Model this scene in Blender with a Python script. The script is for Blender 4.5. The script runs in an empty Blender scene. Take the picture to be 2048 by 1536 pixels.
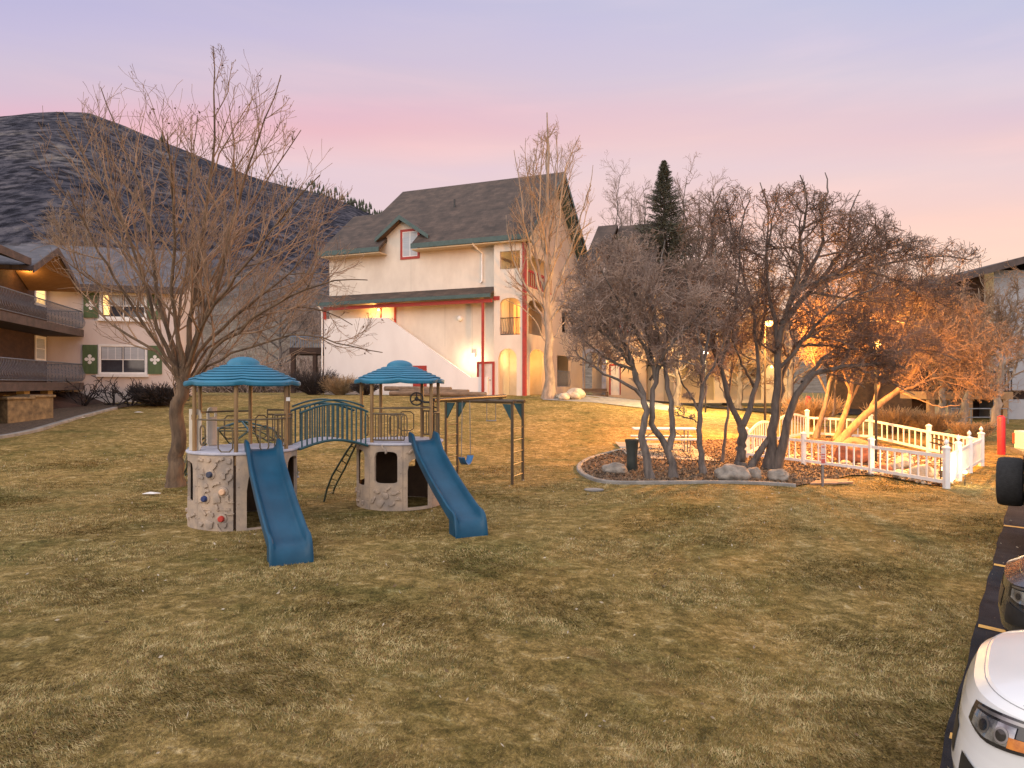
import bpy, bmesh, math, random
import numpy as np
from mathutils import Vector, Matrix

random.seed(7)
rng = np.random.default_rng(11)
S = bpy.context.scene
PI = math.pi

# ------------------------------------------------------------------ camera, sky, light, exposure
F, CX, CY, H = 1370.0, 1024.0, 768.0, 2.27      # focal length in photo pixels, principal point, eye height


def lin(r, g, b, a=1.0):
    f = lambda c: c / 12.92 if c <= 0.04045 else ((c + 0.055) / 1.055) ** 2.4
    return (f(r / 255), f(g / 255), f(b / 255), a)


cam = bpy.data.cameras.new("camera")
camo = bpy.data.objects.new("camera", cam)
S.collection.objects.link(camo)
cam.sensor_width = 36
cam.lens = 36 * F / 2048
cam.clip_start = 0.05
cam.clip_end = 6000
camo.location = (0, 0, H)
camo.rotation_euler = (PI / 2, 0, 0)
S.camera = camo

W = bpy.data.worlds.new("World")
S.world = W
W.use_nodes = True
nt = W.node_tree
nt.nodes.clear()


def wn(t, **k):
    n = nt.nodes.new(t)
    for a, b in k.items():
        setattr(n, a, b)
    return n


def ramp_node(tree, stops, interp='EASE'):
    r = tree.nodes.new('ShaderNodeValToRGB')
    e = r.color_ramp
    e.interpolation = interp
    while len(e.elements) > 1:
        e.elements.remove(e.elements[-1])
    e.elements[0].position = stops[0][0]
    e.elements[0].color = stops[0][1]
    for p, c in stops[1:]:
        x = e.elements.new(p)
        x.color = c
    return r


tc = wn('ShaderNodeTexCoord')
sp = wn('ShaderNodeSeparateXYZ')
nt.links.new(tc.outputs['Generated'], sp.inputs[0])
# bands of dusk colour by height above the horizon, seen towards the east
ZEN = [(.56, lin(201, 199, 227)), (.72, (.95, .93, 1.05, 1)), (1, (1.35, 1.32, 1.40, 1))]
left = ramp_node(nt, [(0.0, lin(230, 201, 197)), (.2, lin(234, 212, 213)), (.26, lin(231, 208, 215)), (.305, lin(232, 206, 215)), (.33, lin(240, 200, 205)), (.35, lin(238, 190, 199)), (.37, lin(230, 190, 205)),
                      (.394, lin(220, 195, 211)), (.428, lin(211, 196, 216)), (.459, lin(203, 193, 220)), (.489, lin(195, 189, 220))] + ZEN, 'LINEAR')
right = ramp_node(nt, [(0.0, lin(249, 204, 172)), (.10, lin(253, 217, 187)), (.19, lin(254, 219, 201)), (.24, lin(252, 213, 202)), (.27, lin(245, 212, 208)), (.305, lin(238, 211, 213)), (.34, lin(238, 206, 209)),
                       (.37, lin(230, 203, 212)), (.41, lin(218, 205, 220)), (.45, lin(208, 201, 224)), (.489, lin(199, 199, 225))] + ZEN, 'LINEAR')
nz = wn('ShaderNodeTexNoise')
nz.inputs['Scale'].default_value = 1.7
nz.inputs['Detail'].default_value = 2
mp = wn('ShaderNodeMapping')
mp.inputs['Scale'].default_value = (1, 1, 3.0)
nt.links.new(tc.outputs['Generated'], mp.inputs[0])
nt.links.new(mp.outputs[0], nz.inputs['Vector'])
yz = wn('ShaderNodeCombineXYZ')
nt.links.new(sp.outputs['Y'], yz.inputs[1])
nt.links.new(sp.outputs['Z'], yz.inputs[2])
vl = wn('ShaderNodeVectorMath', operation='LENGTH')
nt.links.new(yz.outputs[0], vl.inputs[0])
dv = wn('ShaderNodeMath', operation='DIVIDE')
nt.links.new(sp.outputs['Z'], dv.inputs[0])
nt.links.new(vl.outputs['Value'], dv.inputs[1])
ma = wn('ShaderNodeMath', operation='MULTIPLY_ADD')
ma.inputs[1].default_value = 0.05
nt.links.new(nz.outputs['Fac'], ma.inputs[0])
sub = wn('ShaderNodeMath', operation='SUBTRACT')
sub.inputs[1].default_value = 0.025
nt.links.new(dv.outputs[0], sub.inputs[0])
nt.links.new(sub.outputs[0], ma.inputs[2])
nt.links.new(ma.outputs[0], left.inputs[0])
nt.links.new(ma.outputs[0], right.inputs[0])
mr = wn('ShaderNodeMapRange', interpolation_type='SMOOTHSTEP')
mr.inputs['From Min'].default_value = -.42
mr.inputs['From Max'].default_value = .45
nt.links.new(sp.outputs['X'], mr.inputs['Value'])
mx = wn('ShaderNodeMix', data_type='RGBA')
nt.links.new(mr.outputs['Result'], mx.inputs['Factor'])
nt.links.new(left.outputs[0], mx.inputs['A'])
nt.links.new(right.outputs[0], mx.inputs['B'])
# the west, where the sun has just gone, is behind the camera and brighter
mr2 = wn('ShaderNodeMapRange', interpolation_type='SMOOTHSTEP')
mr2.inputs['From Min'].default_value = .0
mr2.inputs['From Max'].default_value = -.8
wd = wn('ShaderNodeVectorMath', operation='DOT_PRODUCT')
wd.inputs[1].default_value = (.55, .835, 0)
nt.links.new(tc.outputs['Generated'], wd.inputs[0])
nt.links.new(wd.outputs['Value'], mr2.inputs['Value'])
west = ramp_node(nt, [(0, (2.1, 1.7, 1.4, 1)), (.3, (1.9, 1.75, 1.7, 1)), (1, (1.25, 1.25, 1.36, 1))], 'LINEAR')
nt.links.new(sp.outputs['Z'], west.inputs[0])
mx2 = wn('ShaderNodeMix', data_type='RGBA')
nt.links.new(mr2.outputs['Result'], mx2.inputs['Factor'])
nt.links.new(mx.outputs['Result'], mx2.inputs['A'])
nt.links.new(west.outputs[0], mx2.inputs['B'])
cl = wn('ShaderNodeTexNoise')
cl.inputs['Scale'].default_value = 2.6
cl.inputs['Detail'].default_value = 6
cl.inputs['Distortion'].default_value = .4
mpc = wn('ShaderNodeMapping')
mpc.inputs['Scale'].default_value = (1, 1, 7)
mpc.inputs['Rotation'].default_value = (0, .10, .3)
nt.links.new(tc.outputs['Generated'], mpc.inputs[0])
nt.links.new(mpc.outputs[0], cl.inputs['Vector'])
clr = ramp_node(nt, [(.38, (.985, .985, 1.01, 1)), (.52, (1.01, 1.005, 1.0, 1)), (.68, (1.09, 1.045, 1.01, 1))], 'LINEAR')
nt.links.new(cl.outputs['Fac'], clr.inputs[0])
clm = wn('ShaderNodeMix', data_type='RGBA', blend_type='MULTIPLY')
clm.inputs['Factor'].default_value = 1
nt.links.new(mx2.outputs['Result'], clm.inputs['A'])
nt.links.new(clr.outputs[0], clm.inputs['B'])
bg = wn('ShaderNodeBackground')
bg.inputs['Strength'].default_value = 1.0
nt.links.new(clm.outputs['Result'], bg.inputs['Color'])
out = wn('ShaderNodeOutputWorld')
nt.links.new(bg.outputs[0], out.inputs[0])

sun = bpy.data.lights.new("sun", 'SUN')
sun.energy = 0.9
sun.angle = math.radians(50)
sun.color = (1, .93, .84)
suno = bpy.data.objects.new("sun", sun)
S.collection.objects.link(suno)
suno.rotation_euler = (math.radians(62), 0, math.radians(-18))

S.view_settings.view_transform = 'Standard'
S.view_settings.look = 'None'
S.view_settings.exposure = 0.0
S.view_settings.gamma = 1.0
S.render.engine = 'CYCLES'
S.cycles.use_denoising = True
S.cycles.denoiser = 'OPENIMAGEDENOISE'
S.cycles.denoising_input_passes = 'RGB_ALBEDO_NORMAL'
S.cycles.denoising_prefilter = 'NONE'
S.cycles.max_bounces = 6
S.cycles.diffuse_bounces = 3
S.cycles.sample_clamp_indirect = 3
S.cycles.sample_clamp_direct = 8
S.cycles.use_light_tree = True

# ------------------------------------------------------------------ survey helpers


def smooth(a, b, t):
    t = np.clip((t - a) / (b - a), 0, 1)
    return t * t * (3 - 2 * t)


def ground_z(x, y):
    """height of the ground: flat play lawn, rising to the houses, dipping to the car park"""
    x = np.asarray(x, float)
    y = np.asarray(y, float)
    y0 = np.interp(x, [-14, -1, 8], [12.0, 21.0, 22.0])
    zm = np.interp(x, [4, 14], [1.62, .75])
    r = y - y0
    z = zm * np.minimum(1.0, .5 * (r + np.sqrt(r * r + 1.2)) / (38 - y0))
    z = z - .40 * smooth(13, 4, y) * smooth(-3.0, 3.0, x) - .12 * smooth(3, 8, x) * smooth(26, 21, y)
    return z


def gz(x, y):
    return float(ground_z(x, y))


def at(px, py, d):
    """world point seen at a photo pixel, d metres ahead of the camera"""
    return Vector(((px - CX) / F * d, d, H - (py - CY) / F * d))


def gp(px, py, z_off=0.0):
    """point of the ground seen at a photo pixel"""
    lo, hi = 1.5, 90.0
    for k in range(400):
        d = lo + (hi - lo) * k / 399
        p = at(px, py, d)
        if p.z <= gz(p.x, p.y) + z_off:
            return Vector((p.x, p.y, gz(p.x, p.y)))
    return at(px, py, hi)


# ------------------------------------------------------------------ materials
MATS = {}


def mat(name, c, c2=None, scale=6.0, rough=.65, bump=0.0, bscale=None, metal=0.0, coat=0.0, stretch=(1, 1, 1), detail=4, spec=.5, lo=.35, hi=.65, world=False, c3=None):
    if name in MATS:
        return MATS[name]
    m = bpy.data.materials.new(name)
    m.use_nodes = True
    t = m.node_tree
    b = t.nodes['Principled BSDF']
    b.inputs['Roughness'].default_value = rough
    b.inputs['Metallic'].default_value = metal
    b.inputs['Coat Weight'].default_value = coat
    b.inputs['Coat Roughness'].default_value = .08
    b.inputs['Specular IOR Level'].default_value = spec
    if c2 is None:
        c2 = tuple(min(1, v * .78) for v in c)
    co = t.nodes.new('ShaderNodeTexCoord')
    mpn = t.nodes.new('ShaderNodeMapping')
    mpn.inputs['Scale'].default_value = stretch
    if world:
        geo = t.nodes.new('ShaderNodeNewGeometry')
        t.links.new(geo.outputs['Position'], mpn.inputs[0])
    else:
        t.links.new(co.outputs['Object'], mpn.inputs[0])
    n = t.nodes.new('ShaderNodeTexNoise')
    n.inputs['Scale'].default_value = scale
    n.inputs['Detail'].default_value = detail
    n.inputs['Roughness'].default_value = .62
    t.links.new(mpn.outputs[0], n.inputs['Vector'])
    stops = [(lo, (*c2, 1)), (hi, (*c, 1))]
    if c3:
        stops = [(lo, (*c2, 1)), ((lo + hi) / 2, (*c3, 1)), (hi, (*c, 1))]
    r = ramp_node(t, stops, 'LINEAR')
    t.links.new(n.outputs['Fac'], r.inputs[0])
    t.links.new(r.outputs[0], b.inputs['Base Color'])
    if bump:
        n2 = t.nodes.new('ShaderNodeTexNoise')
        n2.inputs['Scale'].default_value = bscale or scale * 4
        n2.inputs['Detail'].default_value = 5
        t.links.new(mpn.outputs[0], n2.inputs['Vector'])
        bp = t.nodes.new('ShaderNodeBump')
        bp.inputs['Strength'].default_value = min(1, bump)
        bp.inputs['Distance'].default_value = .02
        t.links.new(n2.outputs['Fac'], bp.inputs['Height'])
        t.links.new(bp.outputs[0], b.inputs['Normal'])
    MATS[name] = m
    return m


def glow(name, c, s):
    if name in MATS:
        return MATS[name]
    m = bpy.data.materials.new(name)
    m.use_nodes = True
    b = m.node_tree.nodes['Principled BSDF']
    b.inputs['Base Color'].default_value = (*[min(1, v) for v in c], 1)
    b.inputs['Emission Color'].default_value = (*c, 1)
    b.inputs['Emission Strength'].default_value = s
    m.cycles.emission_sampling = 'NONE'      # the lamps' own point lights do the lighting
    MATS[name] = m
    return m


def shingles(name, c1, c2, sx=1.0):
    if name in MATS:
        return MATS[name]
    m = mat(name, c1, c2, scale=1.3, rough=.9, detail=6)
    t = m.node_tree
    b = t.nodes['Principled BSDF']
    co = [n for n in t.nodes if n.type == 'TEX_COORD'][0]
    rmp = [n for n in t.nodes if n.type == 'VALTORGB'][0]
    br = t.nodes.new('ShaderNodeTexBrick')
    br.inputs['Scale'].default_value = 1.0
    br.inputs['Brick Width'].default_value = .42
    br.inputs['Row Height'].default_value = .2
    br.inputs['Mortar Size'].default_value = .012
    br.inputs['Color1'].default_value = (.55, .55, .55, 1)
    br.inputs['Color2'].default_value = (1.25, 1.2, 1.15, 1)
    br.inputs['Mortar'].default_value = (.45, .45, .45, 1)
    t.links.new(co.outputs['Object'], br.inputs['Vector'])
    mxx = t.nodes.new('ShaderNodeMix')
    mxx.data_type = 'RGBA'
    mxx.blend_type = 'MULTIPLY'
    mxx.inputs['Factor'].default_value = .55
    t.links.new(rmp.outputs[0], mxx.inputs['A'])
    t.links.new(br.outputs['Color'], mxx.inputs['B'])
    t.links.new(mxx.outputs['Result'], b.inputs['Base Color'])
    return m


M = dict(
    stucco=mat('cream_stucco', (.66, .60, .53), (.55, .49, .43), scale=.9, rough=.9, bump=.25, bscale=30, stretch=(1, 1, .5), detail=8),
    white_stucco=mat('white_stucco', (.72, .68, .67), (.66, .62, .61), scale=.8, rough=.9, bump=.2, bscale=30, stretch=(1, 1, .5), detail=8),
    pink_stucco=mat('pale_stucco', (.62, .55, .53), (.52, .46, .45), scale=.8, rough=.9, bump=.25, bscale=30, stretch=(1, 1, .5), detail=8),
    inner=mat('porch_plaster', (.60, .50, .40), (.52, .43, .34), scale=2, rough=.9),
    red=mat('red_trim_paint', (.34, .030, .020), (.25, .026, .018), scale=5, rough=.55),
    green_trim=mat('dark_green_trim', (.045, .085, .085), (.03, .06, .06), scale=5, rough=.5),
    roof=shingles('brown_shingles', (.098, .068, .055), (.05, .037, .032)),
    slate=shingles('slate_shingles', (.12, .115, .135), (.07, .07, .085)),
    white=mat('white_paint', (.80, .80, .80), (.70, .70, .71), scale=4, rough=.45),
    door=mat('door_paint', (.62, .56, .52), (.55, .50, .47), scale=3, rough=.5),
    glass=mat('window_glass', (.05, .055, .07), (.03, .03, .04), scale=2, rough=.06, spec=.8),
    blind=mat('blind_cloth', (.42, .45, .50), (.33, .36, .41), scale=1.5, rough=.8, stretch=(1, 1, 18)),
    iron=mat('dark_iron', (.03, .03, .035), (.018, .018, .02), scale=8, rough=.5, metal=.3),
    railblue=mat('grey_rail_paint', (.16, .19, .25), (.10, .12, .17), scale=8, rough=.4),
    brown_wood=mat('dark_brown_siding', (.065, .033, .022), (.035, .018, .014), scale=2.5, rough=.85, bump=.5, bscale=16, stretch=(1, 1, 3)),
    beam=mat('balcony_beam', (.09, .065, .06), (.05, .038, .036), scale=3, rough=.8, bump=.4, bscale=20),
    soffit=mat('soffit_wood', (.40, .24, .12), (.30, .17, .08), scale=3, rough=.8, stretch=(1, 8, 1)),
    shutter=mat('green_shutter', (.09, .14, .06), (.06, .10, .045), scale=5, rough=.6, stretch=(1, 1, .2)),
    concrete=mat('concrete', (.28, .265, .245), (.17, .16, .15), scale=3, rough=.9, bump=.4, bscale=40, world=True),
    timber=mat('weathered_timber', (.22, .15, .10), (.10, .07, .05), scale=4, rough=.9, bump=.6, bscale=20, stretch=(.3, 2, 2)),
    tan=mat('tan_plastic', (.45, .34, .25), (.24, .20, .175), scale=3.0, rough=.7, bump=.25, bscale=60, detail=8),
    cream_plastic=mat('cream_plastic', (.58, .51, .42), (.50, .44, .37), scale=4, rough=.55),
    deck=mat('deck_coating', (.50, .50, .58), (.38, .38, .46), scale=5, rough=.6, detail=7),
    teal=mat('teal_canopy', (.024, .165, .275), (.018, .125, .21), scale=3, spec=.35, rough=.42, bump=.05, bscale=50),
    tealrail=mat('teal_rail_paint', (.014, .075, .095), (.009, .05, .065), scale=8, rough=.4),
    slide=mat('blue_slide_plastic', (.008, .066, .126), (.005, .046, .092), scale=2.2, spec=.28, rough=.42, detail=6),
    post=mat('brown_post_paint', (.26, .155, .065), (.17, .10, .045), scale=6, rough=.5, stretch=(1, 1, .3)),
    framepost=mat('frame_post_paint', (.085, .055, .028), (.05, .034, .02), scale=6, rough=.5, stretch=(1, 1, .3)),
    shade_sheet=mat('tower_shade_sheet', (.075, .042, .024), (.05, .028, .017), scale=4, rough=.85),  # dark tone stands for the shade inside the towers
    joint=mat('stucco_joint', (.46, .42, .37), (.42, .38, .34), scale=3, rough=.95),
    bar=mat('bronze_rail_paint', (.12, .085, .045), (.08, .055, .03), scale=8, rough=.5),
    greenpaint=mat('green_ladder_paint', (.03, .055, .04), (.02, .035, .03), scale=8, rough=.5),
    black=mat('black_plastic', (.02, .02, .022), (.012, .012, .013), scale=8, rough=.5),
    rubber=mat('tyre_rubber', (.022, .022, .024), (.013, .013, .014), scale=20, rough=.85, bump=.4, bscale=60),
    rim=mat('wheel_alloy', (.45, .45, .46), (.30, .30, .31), scale=6, rough=.3, metal=.9),
    asphalt=mat('asphalt', (.030, .031, .038), (.014, .0145, .019), scale=3, spec=.12, rough=.95, bump=.5, bscale=120, detail=8, world=True),
    line=mat('yellow_line_paint', (.62, .36, .09), (.40, .24, .08), scale=14, rough=.8, world=True, lo=.3, hi=.5),
    mulch=mat('bark_mulch', (.15, .10, .065), (.035, .025, .018), scale=11, rough=.95, bump=1, bscale=30, detail=8, world=True, c3=(.085, .056, .037)),
    rock=mat('field_stone', (.32, .28, .24), (.16, .145, .13), scale=5, rough=.9, bump=.7, bscale=18, detail=8),
    pale_rock=mat('pale_stone', (.52, .45, .36), (.30, .26, .21), scale=5, rough=.9, bump=.6, bscale=18, detail=8),
    red_rock=mat('red_stone', (.32, .12, .07), (.17, .07, .045), scale=5, rough=.9, bump=.6, bscale=18),
    bin=mat('bin_plastic', (.035, .045, .042), (.022, .03, .028), scale=6, rough=.55),
    metal=mat('galvanised_steel', (.30, .30, .31), (.20, .20, .21), scale=9, rough=.45, metal=.6),
    tabletop=mat('table_board', (.74, .74, .76), (.60, .60, .62), scale=4, rough=.6, stretch=(.4, 6, 1)),
    bark_maple=mat('maple_bark', (.175, .112, .068), (.065, .043, .029), scale=7, rough=.95, bump=1, bscale=22, stretch=(1, 1, .22), detail=8),
    twig_maple=mat('maple_twig', (.36, .23, .145), (.15, .098, .066), scale=2, rough=.9),
    bark_pale=mat('pale_bark', (.36, .285, .225), (.17, .14, .115), scale=6, rough=.95, bump=.8, bscale=20, stretch=(1, 1, .3), detail=8),
    twig_pale=mat('pale_twig', (.36, .25, .17), (.18, .125, .085), scale=2, rough=.9),
    bark_grey=mat('grey_bark', (.19, .16, .145), (.07, .06, .056), scale=7, rough=.95, bump=1, bscale=22, stretch=(1, 1, .25), detail=8),
    twig_dark=mat('dark_twig', (.23, .155, .12), (.075, .055, .05), scale=2, rough=.9),
    bark_dark=mat('dark_bark', (.14, .115, .10), (.05, .043, .042), scale=7, rough=.95, bump=1, bscale=22, stretch=(1, 1, .25), detail=8),
    shade_tan_stucco=mat('shade_tan_stucco', (.52, .39, .29), (.45, .335, .25), scale=.9, rough=.9, bump=.25, bscale=30, stretch=(1, 1, .5), detail=8),  # tan tone carries the shade and orange glow on these walls
    grey_stucco=mat('grey_stucco', (.36, .36, .39), (.29, .29, .32), scale=.8, rough=.9, bump=.2, bscale=30),
    seam=mat('panel_gap', (.30, .30, .31), (.26, .26, .27), scale=5, rough=.6),
    twig_grey=mat('grey_twig', (.40, .285, .225), (.15, .11, .095), scale=2, rough=.9),
    bark_tan=mat('tan_bark', (.34, .22, .13), (.17, .11, .07), scale=7, rough=.95, bump=.8, bscale=22, stretch=(1, 1, .3), detail=8),
    needle=mat('spruce_needle', (.10, .10, .065), (.03, .038, .028), scale=3, rough=.9),
    shrub=mat('dry_shrub_stem', (.42, .31, .19), (.22, .15, .085), scale=3, rough=.9),
    dark_shrub=mat('dark_shrub_stem', (.05, .04, .04), (.025, .02, .022), scale=3, rough=.9),
    leaf=mat('dead_leaf', (.16, .08, .035), (.06, .032, .02), scale=3, rough=.9),
    carwhite=mat('white_car_paint', (.72, .73, .74), (.69, .70, .71), scale=2, rough=.28, coat=1),
    cardark=mat('dark_car_paint', (.035, .036, .042), (.028, .029, .034), scale=2, rough=.25, coat=1),
    lens=mat('clear_lamp_lens', (.62, .65, .70), (.16, .17, .20), scale=7, rough=.05, metal=.7, coat=1),
    darklens=mat('dark_lamp_housing', (.02, .022, .028), (.012, .012, .016), scale=6, rough=.08, coat=1),
    amber=mat('amber_reflector', (.65, .22, .03), (.45, .13, .02), scale=30, rough=.15, coat=1),
    taillamp=mat('tail_lamp', (.45, .05, .02), (.32, .03, .015), scale=20, rough=.2, coat=1),
    bollard=mat('red_bollard_sleeve', (.55, .02, .025), (.46, .018, .022), scale=3, rough=.4),
    solar=mat('solar_panel', (.012, .014, .02), (.008, .009, .014), scale=30, rough=.2),
    holdblue=mat('blue_hold', (.03, .05, .17), (.02, .035, .12), scale=6, rough=.5),
    holdgrey=mat('slate_hold', (.05, .06, .10), (.035, .04, .07), scale=6, rough=.5),
    holdpeach=mat('peach_hold', (.75, .48, .30), (.65, .40, .25), scale=6, rough=.5),
    holdred=mat('red_hold', (.45, .035, .02), (.35, .03, .02), scale=6, rough=.5),
    plate=mat('sign_plate', (.62, .50, .48), (.55, .44, .42), scale=6, rough=.5),
    plank=mat('flagstone', (.42, .26, .17), (.28, .17, .11), scale=4, rough=.9, bump=.4),
    paper=mat('paper_scrap', (.75, .73, .72), (.65, .63, .62), scale=9, rough=.9),
)
LIT = glow('lit_window', (1.0, .66, .25), 1.3)
LIT_ORANGE = glow('lit_window_orange', (1.0, .42, .10), 1.1)
BULB = glow('lamp_bulb', (1.0, .62, .22), 9)
BULB_WHITE = glow('white_lamp_bulb', (1.0, .93, .80), 9)
SODIUM = glow('sodium_bulb', (1.0, .52, .12), 14)

# ------------------------------------------------------------------ mesh helpers


class MB:
    """collects shapes; build() links them as ONE mesh object"""

    def __init__(s, off=(0, 0, 0)):
        s.v = []
        s.f = []
        s.off = Vector(off)

    def add(s, vs, fs):
        b = len(s.v)
        s.v += [(p[0] + s.off.x, p[1] + s.off.y, p[2] + s.off.z) for p in vs]
        s.f += [tuple(b + i for i in f) for f in fs]
        return s

    def box(s, x0, y0, z0, x1, y1, z1):
        x0, x1 = min(x0, x1), max(x0, x1)
        y0, y1 = min(y0, y1), max(y0, y1)
        z0, z1 = min(z0, z1), max(z0, z1)
        return s.add([(x0, y0, z0), (x1, y0, z0), (x1, y1, z0), (x0, y1, z0), (x0, y0, z1), (x1, y0, z1), (x1, y1, z1), (x0, y1, z1)],
                     [(0, 3, 2, 1), (4, 5, 6, 7), (0, 1, 5, 4), (1, 2, 6, 5), (2, 3, 7, 6), (3, 0, 4, 7)])

    def prism(s, pts, vec):
        pts = [Vector(p) for p in pts]
        vec = Vector(vec)
        n = len(pts)
        nrm = Vector((0, 0, 0))
        for i in range(n):
            nrm += pts[i].cross(pts[(i + 1) % n])
        if nrm.dot(vec) > 0:
            pts = pts[::-1]
        q = [p + vec for p in pts]
        fs = [tuple(range(n)), tuple(range(2 * n - 1, n - 1, -1))]
        for i in range(n):
            j = (i + 1) % n
            fs.append((j, i, n + i, n + j))
        return s.add(pts + q, fs)

    def tube(s, pts, r, n=8, closed=False, caps=True):
        pts = [Vector(p) for p in pts]
        k = len(pts)
        rr = r if isinstance(r, (list, tuple)) else [r] * k
        vs, fs = [], []
        ref = None
        for i, p in enumerate(pts):
            if closed:
                t = pts[(i + 1) % k] - pts[i - 1]
            else:
                t = pts[min(i + 1, k - 1)] - pts[max(i - 1, 0)]
            t.normalize()
            if ref is None:
                ref = Vector((0, 0, 1)) if abs(t.z) < .9 else Vector((1, 0, 0))
                u = t.cross(ref).normalized()
            else:
                u = (u - t * u.dot(t)).normalized()
            w = t.cross(u)
            for a in range(n):
                an = 2 * PI * a / n
                vs.append(p + (u * math.cos(an) + w * math.sin(an)) * rr[i])
        for i in range(k if closed else k - 1):
            j = (i + 1) % k
            for a in range(n):
                b = (a + 1) % n
                fs.append((i * n + a, i * n + b, j * n + b, j * n + a))
        if caps and not closed:
            fs.append(tuple(range(n - 1, -1, -1)))
            fs.append(tuple((k - 1) * n + a for a in range(n)))
        return s.add(vs, fs)

    def lathe(s, prof, n=24, c=(0, 0, 0), cap=True, wob=None):
        vs, fs = [], []
        for r, z in prof:
            for a in range(n):
                an = 2 * PI * a / n
                q = r * (wob(an, r) if wob else 1)
                vs.append((c[0] + q * math.cos(an), c[1] + q * math.sin(an), c[2] + z))
        for i in range(len(prof) - 1):
            for a in range(n):
                b = (a + 1) % n
                fs.append((i * n + a, i * n + b, (i + 1) * n + b, (i + 1) * n + a))
        if cap:
            fs.append(tuple(range(n - 1, -1, -1)))
            fs.append(tuple((len(prof) - 1) * n + a for a in range(n)))
        return s.add(vs, fs)

    def ball(s, c, r, n=12, sq=(1, 1, 1)):
        prof = [(max(1e-4, math.sin(PI * i / 8)) * r, -math.cos(PI * i / 8) * r) for i in range(9)]
        vs, fs = [], []
        for q, z in prof:
            for a in range(n):
                an = 2 * PI * a / n
                vs.append((c[0] + q * math.cos(an) * sq[0], c[1] + q * math.sin(an) * sq[1], c[2] + z * sq[2]))
        for i in range(8):
            for a in range(n):
                b = (a + 1) % n
                fs.append((i * n + a, i * n + b, (i + 1) * n + b, (i + 1) * n + a))
        return s.add(vs, fs)

    def wall(s, fn, s0, s1, z0, z1, th, ops=()):
        """wall with openings. fn(s, z, d) -> point. ops: (s0, s1, z0, z1, arch height)"""
        xs = {s0, s1}
        for o in ops:
            k = 10 if o[4] else 1
            for i in range(k + 1):
                xs.add(o[0] + (o[1] - o[0]) * i / k)
        xs = sorted(x for x in xs if s0 - 1e-6 <= x <= s1 + 1e-6)

        def top(o, x):
            if not o[4]:
                return o[3]
            c = (o[0] + o[1]) / 2
            h = (o[1] - o[0]) / 2
            u = min(1, abs(x - c) / h)
            return o[3] - o[4] + o[4] * math.sqrt(max(0, 1 - u * u))
        for a, b in zip(xs[:-1], xs[1:]):
            if b - a < 1e-5:
                continue
            mid = (a + b) / 2
            cov = sorted([o for o in ops if o[0] < mid < o[1]], key=lambda o: o[2])
            la, lb = z0, z0
            spans = []
            for o in cov:
                spans.append((la, lb, o[2], o[2]))
                la, lb = top(o, a), top(o, b)
            spans.append((la, lb, z1, z1))
            for qa, qb, ta, tb in spans:
                if ta - qa < 1e-4 and tb - qb < 1e-4:
                    continue
                s.add([fn(a, qa, 0), fn(b, qb, 0), fn(b, qb, th), fn(a, qa, th), fn(a, ta, 0), fn(b, tb, 0), fn(b, tb, th), fn(a, ta, th)],
                      [(0, 3, 2, 1), (4, 5, 6, 7), (0, 1, 5, 4), (1, 2, 6, 5), (2, 3, 7, 6), (3, 0, 4, 7)])
        return s

    def build(s, name, m, parent=None, smooth_=False, bevel=0, seg=2):
        me = bpy.data.meshes.new(name)
        me.from_pydata([tuple(v) for v in s.v], [], s.f)
        me.materials.append(m)
        if smooth_:
            me.polygons.foreach_set('use_smooth', [True] * len(me.polygons))
        o = bpy.data.objects.new(name, me)
        S.collection.objects.link(o)
        if parent:
            o.parent = parent
        if smooth_ and smooth_ != True:
            me.set_sharp_from_angle(angle=math.radians(smooth_))
        if bevel:
            b = o.modifiers.new('bevel', 'BEVEL')
            b.width = bevel
            b.segments = seg
            b.limit_method = 'ANGLE'
            b.angle_limit = math.radians(40)
        return o


def tag(o, label=None, cat=None, group=None, kind=None):
    if label:
        o['label'] = label
    if cat:
        o['category'] = cat
    if group:
        o['group'] = group
    if kind:
        o['kind'] = kind
    return o


def thing(name, label, cat, loc=(0, 0, 0), rz=0, group=None):
    o = bpy.data.objects.new(name, None)
    o.empty_display_size = .2
    S.collection.objects.link(o)
    o.location = loc
    o.rotation_euler = (0, 0, rz)
    return tag(o, label, cat, group)


def copy_tree(o, parent=None):
    c = o.copy()
    S.collection.objects.link(c)
    c.parent = parent
    for ch in o.children:
        copy_tree(ch, c)
    return c


def point_light(name, loc, w, col, size=.08, parent=None):
    l = bpy.data.lights.new(name, 'POINT')
    l.energy = w
    l.color = col
    l.shadow_soft_size = size
    o = bpy.data.objects.new(name, l)
    S.collection.objects.link(o)
    o.location = loc
    o.parent = parent
    return o


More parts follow.
